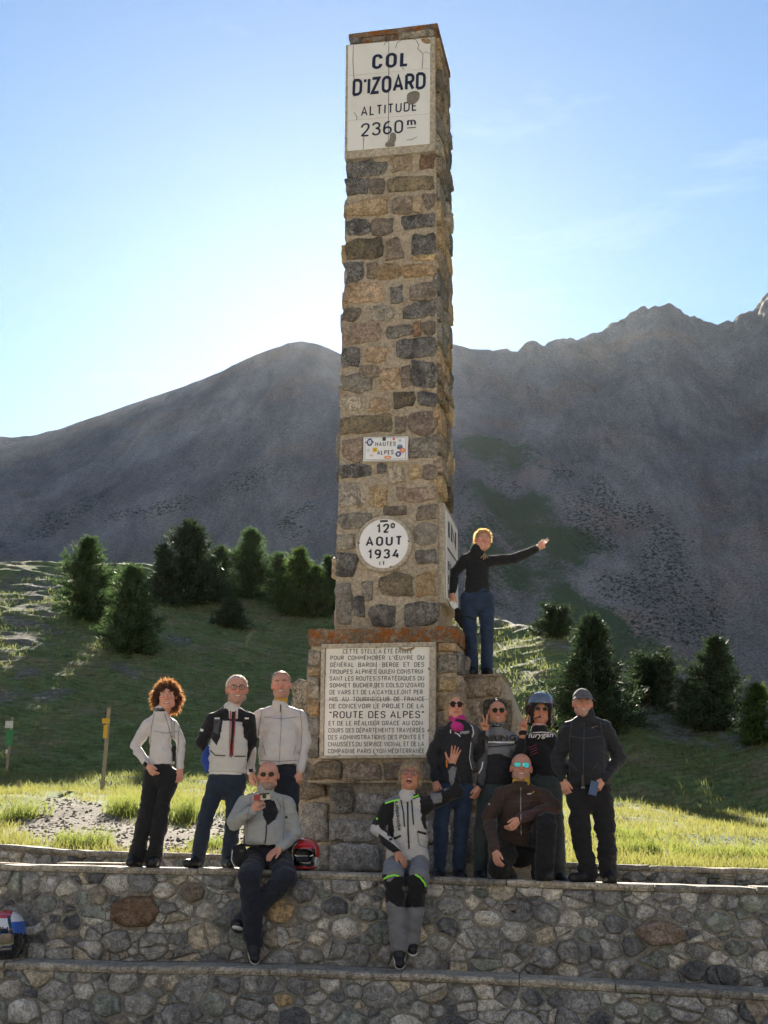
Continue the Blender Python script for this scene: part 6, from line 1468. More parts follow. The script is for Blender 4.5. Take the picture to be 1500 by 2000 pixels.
# 5 ---- laughing woman in the adventure suit, waving
P = Person(dict(top=(805, 1487, .03), chin=(799, 1543, -.02), sha=(750, 1553), shb=(840, 1549), ela=(738, 1618, -.04), wra=(774, 1663, -.22), hda=(789, 1682, -.28), elb=(893, 1546, -.08), wrb=(882, 1495, -.12), hdb=(889, 1470, -.13), hpa=(772, 1686), hpb=(818, 1686), kna=(768, 1712, -.40), knb=(819, 1712, -.40), ana=(779, 1840, -.32), anb=(803, 1832, -.26), toa=(781, 1882, -.40), tob=(806, 1856, -.32), danga=True, dangb=True), wall_y(790, .16), 'laughing woman in a light grey and neon adventure suit, one hand raised in a wave', face=(-.10, 0), skin_m=SKIN2, build=1.04, seed=5, wid=.97, hands=('lap', 'open'))
P.make_body(); P.eyes(brow=HG, teeth=False); P.hair('fringe', HG, 700, 7, .03); P.glasses(M_CLEAR, simple('slate_blue_frame', (.05, .08, .12), .25, .1), .023, .9, False, .0026, name='glasses')
m = MB(); m.sphere(P.H(0, .083, -.064), P.hr * .020 * P.hs, P.hf * .012 * P.hs, P.hu * .019 * P.hs, 8, 12); m.build('open_mouth', M_MOUTH, P.root, True); m = MB(); m.sphere(P.H(0, .090, -.051), P.hr * .015 * P.hs, P.hf * .007 * P.hs, P.hu * .004 * P.hs, 6, 10); m.build('teeth', M_TEETH, P.root, True); m = MB(); m.sphere(P.H(0, .091, -.075), P.hr * .012 * P.hs, P.hf * .006 * P.hs, P.hu * .006 * P.hs, 6, 10); m.build('tongue', LIP, P.root, True)
def pb5(C, nn):
    mi = np.zeros(len(C), int)
    a, t = P.is_arm(C, 'b'); mi[a] = 1
    a, t = P.is_arm(C, 'a'); mi[a & (t < .98)] = 1; mi[a & (t >= .98)] = 0; return mi
P.jacket([M_LIGHTG, M_BLACK, M_MIDG, M_NEON], (800, 1682), loose=1.15, flare=1.05, collar=.022, fold=.009, paint=P.px_paint(pb5, [([(742, 1566), (765, 1566), (767, 1600), (770, 1622), (768, 1636), (756, 1632), (752, 1600)], 1), ([(826, 1580), (850, 1560), (850, 1610), (846, 1626), (828, 1618), (822, 1600)], 1), ([(748, 1555), (778, 1548), (782, 1560), (752, 1569)], 2), ([(808, 1552), (828, 1543), (830, 1552), (806, 1562)], 1), ([(735, 1600), (747, 1596), (756, 1612), (754, 1626), (742, 1618)], 1), ([(740, 1628), (768, 1648), (784, 1662), (778, 1672), (752, 1655), (738, 1640)], 1), ([(862, 1520), (884, 1496), (892, 1500), (886, 1530), (868, 1546)], 2), ([(838, 1550), (862, 1548), (864, 1566), (848, 1570)], 2)]))
P.ribbon('neon_piping', [(752, 1569), (768, 1564), (779, 1562)], 3, M_NEON, lift=.008); P.ribbon('neon_piping', [(806, 1558), (818, 1553), (830, 1550)], 3, M_NEON, lift=.008); P.ribbon('neon_piping', [(731, 1599), (738, 1599)], 4.5, M_NEON, lift=.008)
P.ribbon('zip', [(796, 1566), (797, 1620), (799, 1658)], 3.2, M_ZIP, lift=.007); P.ribbon('chest_zip', [(783, 1562), (788, 1588), (790, 1615)], 2.6, M_ZIP, lift=.007); P.ribbon('chest_zip', [(804, 1562), (806, 1590), (808, 1611)], 2.6, M_ZIP, lift=.007); P.ribbon('pocket_flap', [(815, 1624), (830, 1628), (845, 1630)], 4.5, M_ZIP, lift=.007); P.ribbon('pocket_flap', [(760, 1640), (775, 1636), (783, 1632)], 4.5, M_ZIP, lift=.007); P.ribbon('pocket_edge', [(815, 1626), (819, 1650), (848, 1662)], 1.2, M_MIDG)
P.print_text('alpinestars', (782, 1622), (776, 1564), 7.5, M_INK2, offset=.02); P.print_text('DRYSTAR', (750, 1643), (766, 1652), 4, M_INK2, offset=.01)
def pt5(C, nn):
    mi = np.zeros(len(C), int); X, Y = proj(C); mi[(Y > 1708) & (Y < 1772)] = 1; return mi
P.trousers([M_MIDG, M_BLACK, M_NEON, M_CHAR], rad=(.098, .086, .076), fold=.008, paint=P.px_paint(pt5, [([(755, 1704), (790, 1704), (790, 1712), (783, 1712), (772, 1711), (762, 1722), (755, 1722)], 0), ([(797, 1700), (842, 1700), (842, 1745), (834, 1735), (826, 1714), (812, 1706), (800, 1710)], 0), ([(744, 1772), (760, 1760), (778, 1772), (778, 1782), (744, 1782)], 0)]))
P.ribbon('neon_piping', [(746, 1719), (757, 1712), (770, 1709), (779, 1711)], 3.2, M_NEON, lift=.012); P.ribbon('neon_piping', [(811, 1708), (821, 1714), (829, 1724), (832, 1732)], 3.4, M_NEON, lift=.012)
for q in 'ab': P.shoe(q, M_SHOE, M_SOLE)
m = MB(); wv = P.J['wrb']; m.tube([wv + np.array([-.048, -.01, .05]), wv + np.array([-.046, -.02, .02]), wv + np.array([-.044, -.018, -.02])], .008, 6); o_ = m.build('strap_end', simple('orange_strap', (.55, .17, .02), .6, .1), P.root)

# 6 ---- blond woman with the pink neck tube
P = Person(dict(top=(889, 1354), chin=(889, 1403), sha=(853, 1410), shb=(934, 1408), ela=(846, 1474, .02), wra=(850, 1524, -.06), elb=(945, 1472, .02), wrb=(937, 1535, -.05), hdb=(930, 1552, -.07), hpa=(868, 1540), hpb=(908, 1540), kna=(862, 1612, -.03), knb=(900, 1612, -.03), ana=foot(858, .5), anb=foot(897, .5)), wall_y(893, .5), 'blond woman in black jacket with magenta neck tube, round sunglasses and blue jeans', face=(.05, 0), build=.98, seed=6, wid=.93, hands=('relax', 'relax'))
P.make_body(); P.eyes(hidden=True, teeth=False); P.hair('bob', HG, 500, 8, .03); P.glasses(M_LENS, M_FRAMEB, .0265, .95, False, .0022)
P.trousers([M_JEANB], rad=(.096, .076, .064)); P.jacket([M_BLACK2, M_CHAR], (888, 1528), loose=1.15, fold=.008, collar=.02, flare=1.02, paint=P.px_paint(0, [([(922, 1412), (950, 1412), (956, 1500), (948, 1540), (926, 1520), (918, 1470)], 1)])); P.scarf(M_PINK, low=-.005, high=.070, r=.080, front=.022)
P.ribbon('reflective_piping', [(917, 1413), (923, 1420), (925, 1432), (922, 1440)], 1.6, M_REFL); P.ribbon('reflective_piping', [(920, 1450), (917, 1480), (921, 1500), (928, 1513)], 1.4, M_REFL); P.ribbon('reflective_piping', [(943, 1488), (941, 1500), (935, 1511)], 2.4, M_REFL); P.ribbon('reflective_piping', [(850, 1418), (856, 1411), (862, 1410)], 1.4, M_REFL); P.ribbon('zip_pull', [(880, 1425), (880, 1432)], 2.2, M_REFL)
P.print_text('SPEED', (898, 1434), (917, 1432), 5, M_REFL, offset=.01, shear=.25); P.ribbon('logo_stroke', [(888, 1431), (895, 1434), (899, 1439)], 2.0, M_REFL); P.ribbon('logo_stroke', [(856, 1424), (866, 1423)], 1.6, M_CHAR)
for q in 'ab': P.shoe(q, z0=floor_z(880, .5))

# 7 ---- smiling person in the grey and black jacket
P = Person(dict(top=(971, 1367), chin=(972, 1413), sha=(936, 1424), shb=(1010, 1424), ela=(934, 1478, -.02), wra=(949, 1430, -.13), hda=(944, 1408, -.14), elb=(1014, 1482, .02), wrb=(1008, 1530, -.02), hpa=(952, 1548), hpb=(988, 1548), kna=(942, 1618, -.02), knb=(986, 1618, -.02), ana=foot(938, .58), anb=foot(984, .58)), wall_y(970, .58), 'smiling grey haired person in round sunglasses and grey-black jacket making a V sign', face=(.0, 0), skin_m=SKIN2, build=.97, seed=7, wid=1.02, hands=('vee', 'relax'))
P.make_body(); P.eyes(hidden=True); P.hair('crop', HD, 600, 11, .024); P.glasses(M_LENS, M_FRAMEB, .024, .95, False, .0018)
P.trousers([M_GREENGREY]); P.jacket([M_BLACK2, M_CHAR, M_MIDG, M_REFL], (970, 1532), loose=1.1, collar=.03, fold=.007, paint=P.px_paint(0, [([(948, 1420), (1012, 1420), (1012, 1478), (1000, 1482), (976, 1472), (948, 1474)], 2), ([(950, 1446), (1010, 1448), (1008, 1454), (950, 1452)], 0)])); P.scarf(M_BANDANA2, low=.01, high=.075, r=.078, front=.0)
P.print_text('BERING', (938, 1447), (1008, 1445), 10, M_INK2, offset=.03); P.ribbon('reflective_band', [(953, 1449), (975, 1450), (1005, 1450)], 3.6, M_REFL, lift=.008); P.ribbon('grey_line', [(953, 1459), (978, 1457), (1003, 1455)], 1.6, M_BLACK, lift=.008)
for q in 'ab': P.shoe(q, z0=floor_z(960, .58))

# 8 ---- rider in the open face helmet
P = Person(dict(top=(1056, 1362), chin=(1055, 1413), sha=(1020, 1428), shb=(1086, 1424), ela=(1011, 1482, -.02), wra=(1022, 1430, -.14), hda=(1022, 1408, -.15), elb=(1090, 1484, .02), wrb=(1086, 1525, -.02), hpa=(1042, 1532), hpb=(1078, 1532), kna=(1048, 1614, -.02), knb=(1088, 1614, -.02), ana=foot(1050, .56), anb=foot(1092, .56)), wall_y(1056, .56), 'person wearing a black open face helmet and black jacket making a V sign', face=(-.03, 0), skin_m=SKIN2, build=.94, seed=8, wid=.96, hands=('vee', 'relax'))
P.make_body(); P.eyes(hidden=True); P.glasses(M_BROWNL, M_WIRE, .022, .8, False, .0016)
P.trousers([M_GREENGREY]); P.jacket([M_BLACK, M_CHAR], (1058, 1518), loose=1.0, collar=.03, fold=.007); P.scarf(M_ROSE, low=.0, high=.070, r=.070, front=.0)
P.print_text('furygan', (1032, 1441), (1081, 1439), 10, M_REFL, offset=.02, shear=.25); P.ribbon('logo_bar', [(1040, 1431), (1058, 1430), (1074, 1431)], 2.0, M_REFL)
M_WINE = simple('wine_red_print', (.16, .03, .07), .6, .1)
for k in range(4): P.ribbon('claw_mark', [(1032 + k, 1461 + 5 * k), (1040 + k, 1457 + 5 * k), (1048 + k, 1454 + 5 * k)], 1.6, M_WINE)
for q in 'ab': P.shoe(q, z0=floor_z(1070, .56))
F = Field(*P.box([P.H(-.16, -.19, -.17), P.H(.16, .17, .19)], .03), .0075); A = (P.hr, P.hf, P.hu); z = P.hs
F.ell(P.H(0, -.015, .030), A, (.130 * z, .150 * z, .128 * z), .02); F.cone(P.H(-.088, -.01, .0), P.H(-.085, .01, -.105), .042 * z, .032 * z, .03); F.cone(P.H(.088, -.01, 0), P.H(.085, .01, -.105), .042 * z, .032 * z, .03); F.cone(P.H(0, -.08, 0), P.H(0, -.075, -.11), .075 * z, .06 * z, .03); F.ell(P.H(0, .125, -.055), A, (.074 * z, .14 * z, .112 * z), .012, True)
V, Q = F.mesh(); hel = empty('open_face_helmet', P.H(0, 0, -.15), 'shiny black open face helmet worn by the person making a V sign', 'helmet'); C = V[Q].mean(1); l = (C - P.hc) / P.hs; mi = ((l @ P.hf > .0) & (np.abs(l @ P.hr) < .088) & (l @ P.hu < .085)).astype(int)
M_HELM = simple('glossy_black_shell', (.010, .011, .014), .10, .1, coat=1.0, spec=.7); M_PADB = cloth('black_lining', (.014, .014, .016), .95); link('shell', mesh_np('shell', V, Q, [M_HELM, M_PADB], True, mi), hel)
m = MB(); Pv = []
for i in range(9):
    a = -1.15 + 2.3 * i / 8; Pv.append([P.H(.131 * math.sin(a), -.010 + .150 * math.cos(a), .052), P.H(.121 * math.sin(a), -.010 + .143 * math.cos(a), .100), P.H(.093 * math.sin(a), -.010 + .110 * math.cos(a), .135)])
V = [q for r in Pv for q in r]; m.add(V, [[3 * i + k, 3 * i + 3 + k, 3 * i + 4 + k, 3 * i + 1 + k] for i in range(8) for k in (0, 1)]); m.build('raised_visor', simple('smoked_visor', (.10, .12, .16), .05, .1, coat=1, spec=.9), hel, True)
for q in (-1, 1): m = MB(); m.tube([P.H(.126 * q, .0, .02), P.H(.139 * q, .0, .02)], .018, 12); m.build('visor_pivot', M_FRAMEB, hel)
m = MB(); m.tube([P.H(-.085, .05, -.085), P.H(-.04, .10, -.075), P.H(-.004, .118, -.062)], [.004, .004, .007], 6); m.build('microphone', M_FRAMEB, hel)

# 9 ---- kneeling man in the brown jacket
P = Person(dict(top=(1019, 1473, -.06), chin=(1017, 1527, -.10), sha=(968, 1531, -.06), shb=(1068, 1529, -.06), ela=(954, 1598, -.04), wra=(966, 1660, -.34), hda=(970, 1682, -.40), elb=(1082, 1576, -.14), wrb=(1016, 1598, -.34), hdb=(1004, 1612, -.37), hpa=(998, 1652, .12), hpb=(1040, 1652, .12), kna=(972, 1694, -.16), knb=(1068, 1608, -.32), ana=foot(992, .72, .05), anb=foot(1063, .10, .09)), wall_y(1017, .38), 'kneeling bald man in a dark brown jacket with blue mirrored sunglasses and yellow neck tube', face=(-.08, 0), build=1.10, seed=9, wid=1.04, stub=True, hands=('relax', 'relax'))
P.make_body(); P.eyes(hidden=True); P.glasses(M_MIRROR, M_WIRE, .026, .72, True, .0016)
P.trousers([M_BLACK], rad=(.104, .088, .075), fold=.009); P.jacket([M_BROWN, cloth('maroon_sleeve', (.075, .036, .036), .75)], (1020, 1640), loose=1.0, collar=.035, fold=.009, flare=1.02, paint=P.px_paint(0, [([(1013, 1585), (1085, 1575), (1085, 1598), (1013, 1605)], 1)])); P.scarf(M_YEL, low=.03, high=.092, r=.080, front=.0)
P.ribbon('zip', [(1017, 1538), (1017, 1580), (1018, 1632)], 1.8, M_ZIPM); P.ribbon('logo_mark', [(1030, 1551), (1038, 1550)], 2.0, M_REFL); P.ribbon('logo_mark', [(1040, 1549), (1043, 1545)], 2.0, M_YEL)
for q in ([(984, 1542), (978, 1580), (978, 1630)], [(1052, 1540), (1056, 1565)], [(982, 1562), (1016, 1566), (1052, 1562)]): P.ribbon('seam', q, 1.0, cloth('brown_seam', (.10, .07, .055), .8), lift=.004)
P.ribbon('sleeve_mark', [(954, 1570), (957, 1571)], 2.4, M_REFL)
P.shoe('b', simple('brown_black_boot', (.022, .018, .015), .55, .3, 30, .004), z0=floor_z(1063, .1)); P.shoe('a', z0=floor_z(992, .7))

# 10 --- tall man in the cap on the right
P = Person(dict(top=(1138, 1350), chin=(1138, 1398), sha=(1102, 1402), shb=(1190, 1400), ela=(1090, 1480, .03), wra=(1098, 1522, -.03), hda=(1106, 1545, -.06), elb=(1210, 1480, .03), wrb=(1178, 1522, -.12), hdb=(1168, 1540, -.16), hpa=(1128, 1545), hpb=(1172, 1545), kna=(1132, 1616, -.03), knb=(1182, 1616, -.02), ana=foot(1148, .14), anb=foot(1188, .14), toa=foot(1124, .03, .03), tob=foot(1194, -.02, .03)), wall_y(1150, .14), 'tall bespectacled man in a grey cap, plain black jacket and black trousers', face=(-.02, 0), build=1.14, seed=10, wid=1.08, stub=True, hands=('relax', 'grip'))
P.make_body(); P.eyes(brow=HS, teeth=True); P.hair('crop', HS, 200, 12, .012); P.glasses(M_CLEAR, M_WIRE, .022, .8, True, .0012, name='glasses')
P.trousers([M_BLACK], rad=(.098, .082, .074), fold=.010); P.jacket([M_BLACK2], (1150, 1534), loose=1.35, collar=.06, fold=.010, belly=.02, flare=1.05); P.scarf(cloth('pale_shirt', (.45, .45, .46), .8), low=.0, high=.045, r=.070, front=.0)
P.ribbon('zip', [(1141, 1412), (1140, 1470), (1139, 1530)], 1.4, M_CHAR)
for q in ([(1117, 1408), (1112, 1450), (1112, 1520)], [(1172, 1408), (1180, 1450), (1180, 1512)], [(1116, 1492), (1128, 1505)], [(1168, 1490), (1158, 1503)], [(1116, 1438), (1140, 1442), (1176, 1438)]): P.ribbon('seam', q, 1.2, M_CHAR, lift=.004)
P.ribbon('logo_mark', [(1160, 1419), (1167, 1418)], 1.2, M_MIDG); P.ribbon('reflective_piping', [(1108, 1400), (1118, 1396)], 1.2, M_MIDG)
for q in 'ab': P.shoe(q, simple('black_boot', (.010, .010, .011), .6, .3, 30, .004), z0=floor_z(1168, .14), boot=.05, size=1.05)
cap = empty('baseball_cap', P.H(0, 0, .09), 'faded grey baseball cap on the tall man at the right', 'cap'); F = Field(*P.box([P.H(-.1, -.13, .0), P.H(.1, .12, .15)], .04), .0065); A = (P.hr, P.hf, P.hu); z = P.hs; F.ell(P.H(0, -.012, .040), A, (.090 * z, .112 * z, .096 * z), .01); F.cut(P.H(0, 0, .052), nrm(-P.hu + P.hf * .06)); F.wrinkle(.003, 24, 24, 24, 3); V, Q = F.mesh(); M_CAP = cloth('faded_grey_cotton', (.105, .108, .115), .9); link('crown', mesh_np('crown', V, Q, [M_CAP], True), cap)
m = MB(); n = 9; V = []
for i in range(n):
    a = -1.15 + 2.3 * i / (n - 1); 
    for k, (rr, dz) in enumerate(((.086, .056), (.125, .050), (.165, .036))): V.append(P.H(rr * .98 * math.sin(a) * (1 if k == 0 else .72), -.01 + .020 + rr * math.cos(a) * (1.0 if k == 0 else 1.02), dz - .012 * math.sin(a) ** 2 * k))
for i in range(len(V)): V.append(V[i] - P.hu * .006)
L3 = 3 * n; m.add(V, [[3 * i + k, 3 * i + 1 + k, 3 * i + 4 + k, 3 * i + 3 + k] for i in range(n - 1) for k in (0, 1)] + [[L3 + 3 * i + k, L3 + 3 * i + 3 + k, L3 + 3 * i + 4 + k, L3 + 3 * i + 1 + k] for i in range(n - 1) for k in (0, 1)] + [[3 * i + 2, L3 + 3 * i + 2, L3 + 3 * i + 5, 3 * i + 5] for i in range(n - 1)]); m.build('peak', M_CAP, cap, True); m = MB(); m.sphere(P.H(0, -.012, .137), P.hr * .008, P.hf * .008, P.hu * .005, 5, 8); m.build('button', M_CAP, cap)
hb = P.J['hdb']; m = MB(); m.box(hb + np.array([-.045, -.03, .0]), nrm((1, 0, -.25)) * .036, (0, .005, 0), nrm((.25, 0, 1)) * .062); ph = m.build('phone', simple('blue_phone_case', (.05, .10, .22), .35, .1)); tag(ph, 'blue cased phone held by the tall man in the cap', 'phone')
q = P.hit(1138, 1520, .012); m = MB(); m.box(q + np.array([0, 0, -.03]), (.013, 0, 0), (0, .006, 0), (0, 0, .058)); dv = m.build('zip_toggle', M_FRAMEB, P.root); m = MB(); m.box(q + np.array([0, -.002, -.082]), (.016, 0, 0), (0, .006, 0), (0, 0, .008)); m.build('toggle_end', M_MIDG, P.root)

# 11 --- blond woman standing on the shoulder of the monument
Yw = float(PWR.w(0, 0, -.42)[1]) - .30
ZW = float(WRT)
def wfoot(px_): 
    p = at_y(px_, 1300, Yw); p[2] = ZW + .085; return p
P = Person(dict(top=(946, 1036), chin=(940, 1075), sha=(901, 1074), shb=(962, 1077), ela=(889, 1118, .02), wra=(883, 1158, -.05), hda=(882, 1174, -.06), elb=(1004, 1092, -.02), wrb=(1048, 1072, -.04), hdb=(1060, 1066, -.05), hpa=(915, 1170), hpb=(949, 1170), kna=(918, 1228, -.03), knb=(951, 1228, -.03), ana=wfoot(923), anb=wfoot(951)), Yw, 'blond woman in a black sweater and blue jeans on the monument shoulder, arm stretched out', face=(.10, 0), build=1.0, seed=11, wid=1.04, hands=('relax', 'point'))
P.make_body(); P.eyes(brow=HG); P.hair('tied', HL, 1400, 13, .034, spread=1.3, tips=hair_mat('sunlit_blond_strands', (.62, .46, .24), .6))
P.trousers([M_JEANB, M_BLACK], rad=(.098, .076, .060), fold=.006); P.jacket([M_BLACK], (932, 1160), loose=.7, collar=.03, fold=.006)
P.ribbon('thigh_strap', [(900, 1206), (915, 1204), (932, 1212)], 2.6, M_BLACK, lift=.006)
for k, (dx, dy) in enumerate(((-8, 10), (-3, 13), (1, 12), (6, 10))): P.ribbon('hair_tip', [(947, 1080), (947 + dx * .4, 1085), (947 + dx, 1080 + dy)], 2.2, HL, step=2, lift=.010)
for q in 'ab': P.shoe(q, M_SHOE, z0=ZW, boot=.05, size=.8)
bg_ = empty('thigh_bag', at_y(900, 1225, Yw - .1), 'black thigh bag strapped to the blond woman standing on the monument', 'bag'); F = Field(*P.box([at_y(893, 1190, Yw), at_y(903, 1225, Yw)], .10), .008); F.chain([at_y(894, 1192, Yw + .01), at_y(896, 1206, Yw - .01), at_y(903, 1224, Yw - .03)], [.030, .042, .026], .02); F.wrinkle(.005, 18, 18, 18, 2); V, Q = F.mesh(); link('pouch', mesh_np('pouch', V, Q, [M_BLACK], True), bg_)
for pts in ([(888, 1190), (890, 1210), (902, 1226)],): m = MB(); m.tube([at_y(x, y, Yw - .05) for x, y in pts], .004, 5); m.build('strap', M_BLACK2, bg_)
m = MB(); c = P.J['hda'] + np.array([.02, -.02, -.04]); m.box(c, nrm((1, 0, .6)) * .030, (0, .004, 0), nrm((-.6, 0, 1)) * .045); gl = m.build('folded_paper', simple('white_paper', (.75, .75, .73), .8, .05)); tag(gl, 'folded white paper in the lowered hand of the woman on the monument', 'paper')

# ------------------------------------------------------------------ helmets set down on the walls
def full_helmet(c, s, fw, name, label, mats, paint, extras):
    fw = nrm(fw); up = EZ; rt = np.cross(fw, up) * 1.0; rt = np.cross(up, fw) * -1
    Hh = lambda x, y, z: c + (rt * x + fw * y + up * z) * s
    T = empty(name, Hh(0, 0, -.135), label, 'helmet'); lo = c - .24 * s; hi = c + .24 * s; F = Field(lo, hi, .0065); A = (rt, fw, up)
    F.ell(Hh(0, -.01, .02), A, (.128 * s, .158 * s, .130 * s), .02); F.ell(Hh(0, .05, -.07), A, (.112 * s, .118 * s, .070 * s), .03); F.cone(Hh(-.05, -.09, -.06), Hh(.05, -.09, -.06), .07 * s, .07 * s, .03); F.cut(Hh(0, 0, -.132), -up); F.ell(Hh(0, .155, -.005), A, (.098 * s, .075 * s, .052 * s), .006, True)
    V, Q = F.mesh(); C = (V[Q].mean(1) - c) / s; link('shell', mesh_np('shell', V, Q, mats, True, paint(C @ rt, C @ fw, C @ up)), T); extras(T, Hh); return T
M_HW = simple('white_helmet_paint', (.75, .75, .76), .15, .03, coat=1); M_HB = simple('blue_helmet_paint', (.03, .12, .50), .15, .05, coat=1); M_HR = simple('red_helmet_paint', (.50, .03, .03), .15, .05, coat=1); M_VIS = simple('black_visor', (.008, .008, .010), .05, .1, coat=1, spec=.8)
ch = wall_pt(8, 1826, -.24); ch[2] = float(low_z(wall_s(ch))) + .132 * 1.5
def hp(x, y, z):
    mi = np.zeros(len(x), int); mi[(np.abs(x) > .055) & (z < .085) & (z > .01)] = 1; mi[(z > .105) & (np.abs(x) < .045) & (y > -.05)] = 2; mi[(z < .01)] = 3; mi[(np.abs(np.abs(x) - .035 - .35 * (.11 - z)) < .009) & (z > .03) & (z < .12) & (y > 0)] = 3; mi[(np.abs(x) < .04) & (z < .05) & (z > .018) & (y > .0)] = 1; return mi
def hx(T, Hh):
    V = []; n = 11
    for i in range(n):
        a = -1.1 + 2.2 * i / (n - 1); V += [Hh(.128 * math.sin(a), -.005 + .155 * math.cos(a), .020), Hh(.134 * math.sin(a), .0 + .162 * math.cos(a), -.03), Hh(.126 * math.sin(a), .0 + .158 * math.cos(a), -.075)]
    m = MB(); m.add(V, [[3 * i + k, 3 * i + 1 + k, 3 * i + 4 + k, 3 * i + 3 + k] for i in range(n - 1) for k in (0, 1)]); m.build('visor', M_VIS, T, True)
    V, F = text_mesh('HJC', .02); x0, x1 = V[:, 0].min(), V[:, 0].max()
    W = [Hh((v[0] - x0) / (x1 - x0) * .09 - .045, .158 - 2.2 * ((v[0] - x0) / (x1 - x0) * .09 - .045) ** 2 - .0, .038 + v[1] * .030) for v in V]; link('printed_text', mesh_np('printed_text', np.array(W), F, [M_INK2]), T)
full_helmet(ch, 1.5, (.12, -1, 0), 'full_face_helmet', 'white, blue and red full face helmet at the left edge on the lower ledge', [M_HW, M_HB, M_HR, M_VIS], hp, hx)
cr = wall_pt(597, 1668, .32); cr[2] = float(ledge_z(wall_s(cr))) + .135 * 1.05
def hp2(x, y, z):
    mi = np.zeros(len(x), int); mi[(z < .055) & (y > .0) & (np.abs(x) < .10)] = 1; mi[(z < -.06)] = 1; mi[(np.abs(x) > .095) & (z < -.02)] = 2; return mi
def hx2(T, Hh):
    for q in (-1, 1):
        m = MB(); m.box(Hh(.070 * q, .152, -.005), (Hh(1, 0, .45 * q) - Hh(0, 0, 0)) * .012, (Hh(0, 1, 0) - Hh(0, 0, 0)) * .004, (Hh(0, 0, 1) - Hh(0, 0, 0)) * .004); m.build('white_clip', M_HW, T)
    m = MB(); m.tube([Hh(-.05, .128, .085), Hh(0, .140, .088), Hh(.05, .128, .085)], .010, 6); m.build('red_brow_vent', simple('bright_red_trim', (.75, .04, .05), .3, .1), T)
    m = MB(); m.tube([Hh(-.09, .10, -.10), Hh(0, .155, -.105), Hh(.09, .10, -.10)], .016, 8); m.build('red_chin_edge', M_HR, T)
    for q in (-1, 0, 1): m = MB(); m.tube([Hh(.03 * q, .150, -.06), Hh(.045 * q, .150, -.095)], .008, 6); m.build('chin_vent', M_FRAMEB, T)
full_helmet(cr, 1.05, (-.05, -1, 0), 'full_face_helmet', 'red and black full face helmet beside the base of the monument', [M_HR, M_VIS, M_HW], hp2, hx2)
# ------------------------------------------------------------------ vegetation
def leaf_mat(name, dark, lite, trans, tr=.5, scale=3.0):
    m, t, b = new_mat(name); co = objco(t); n = noise(t, scale, 4, .65, co)
    r = ramp(t, n.outputs[0], [(.32, dark), (.68, lite)]); t.links.new(r.outputs[0], b.inputs['Base Color']); b.inputs['Roughness'].default_value = .6; b.inputs['Specular IOR Level'].default_value = .25
    ts = N(t, 'ShaderNodeBsdfTranslucent'); r2 = ramp(t, n.outputs[0], [(.3, tuple(c * .7 for c in trans)), (.7, trans)]); t.links.new(r2.outputs[0], ts.inputs[0])
    mx = N(t, 'ShaderNodeMixShader'); mx.inputs[0].default_value = tr; out = [q for q in t.nodes if q.type == 'OUTPUT_MATERIAL'][0]
    t.links.new(b.outputs[0], mx.inputs[1]); t.links.new(ts.outputs[0], mx.inputs[2]); t.links.new(mx.outputs[0], out.inputs[0]); return m
M_GRASS = leaf_mat('meadow_grass', (.065, .080, .024), (.13, .13, .048), (.27, .27, .075), .5, 1.2)
M_GRASS2 = leaf_mat('hill_grass', (.11, .15, .06), (.21, .23, .10), (.26, .29, .10), .4, .5)
M_CLUMP = leaf_mat('lush_weeds', (.06, .095, .024), (.12, .15, .045), (.26, .31, .07), .5, 4)
def scatter(n, dmin, dmax, rng, keep, azm=18.5, power=1.6):
    """points on the terrain between two distances behind the back wall"""
    out = []
    az = rng.uniform(-math.radians(azm), math.radians(azm), n); dd = dmin + (dmax - dmin) * rng.uniform(0, 1, n) ** power
    for a, d_ in zip(az, dd):
        sa, ca = math.sin(a), math.cos(a); den = sa * WN[0] + ca * WN[1]; r = ((WALL0 + WN * (BACK + .30)) @ WN) / den + d_
        h = T_BVH.ray_cast(Vector((r * sa, r * ca, 300)), Vector((0, 0, -1)))
        if h[0] is None: continue
        vi = TF[h[2]]; 
        if keep(T_path[vi].mean(), T_scree[vi].mean(), rng): out.append((h[0].x, h[0].y, h[0].z))
    return np.array(out)
def blades(name, C, per, hgt, wid, spread, lean, mat, rng, label=None, cat=None, kind='stuff', seedheads=0.0):
    n = len(C) * per; B = np.repeat(C, per, 0) + np.stack([rng.normal(0, spread, n), rng.normal(0, spread, n), np.zeros(n)], 1)
    sc = np.repeat(rng.uniform(.6, 1.35, len(C)), per); H_ = hgt * sc * rng.uniform(.5, 1.2, n); a = rng.uniform(0, 2 * math.pi, n); L_ = rng.normal(0, lean, (n, 2))
    w_ = wid * rng.uniform(.6, 1.3, n); ux = np.stack([np.cos(a), np.sin(a) * .5, np.zeros(n)], 1) * w_[:, None]
    tip = B + np.stack([L_[:, 0] * H_, L_[:, 1] * H_, H_], 1); mid = B + np.stack([L_[:, 0] * H_ * .3, L_[:, 1] * H_ * .3, H_ * .55], 1)
    B[:, 2] -= .02; V = np.stack([B - ux, B + ux, mid + ux * .7, mid - ux * .7, tip], 1).reshape(-1, 3); i = np.arange(n)[:, None] * 5
    F = np.concatenate([i + np.array([[0, 1, 2]]), i + np.array([[0, 2, 3]]), i + np.array([[3, 2, 4]])])
    o = link(name, mesh_np(name, V, F, [mat])); tag(o, label, cat, None, kind); return o
rv = np.random.default_rng(77)
C = scatter(17000, .05, 24, rv, lambda p, s_, r: r.random() > p * 1.25 and s_ < .5, power=1.5)
blades('meadow_grass', C, 5, .12, .0065, .055, .45, M_GRASS, rv, 'sunlit short meadow grass behind the low wall', 'grass')
C = scatter(13000, 15, 52, rv, lambda p, s_, r: r.random() > s_ * 1.2, power=.9)
blades('hill_grass', C, 5, .16, .016, .14, .55, M_GRASS2, rv, 'shaded tussocky grass on the slope below the trees', 'grass')
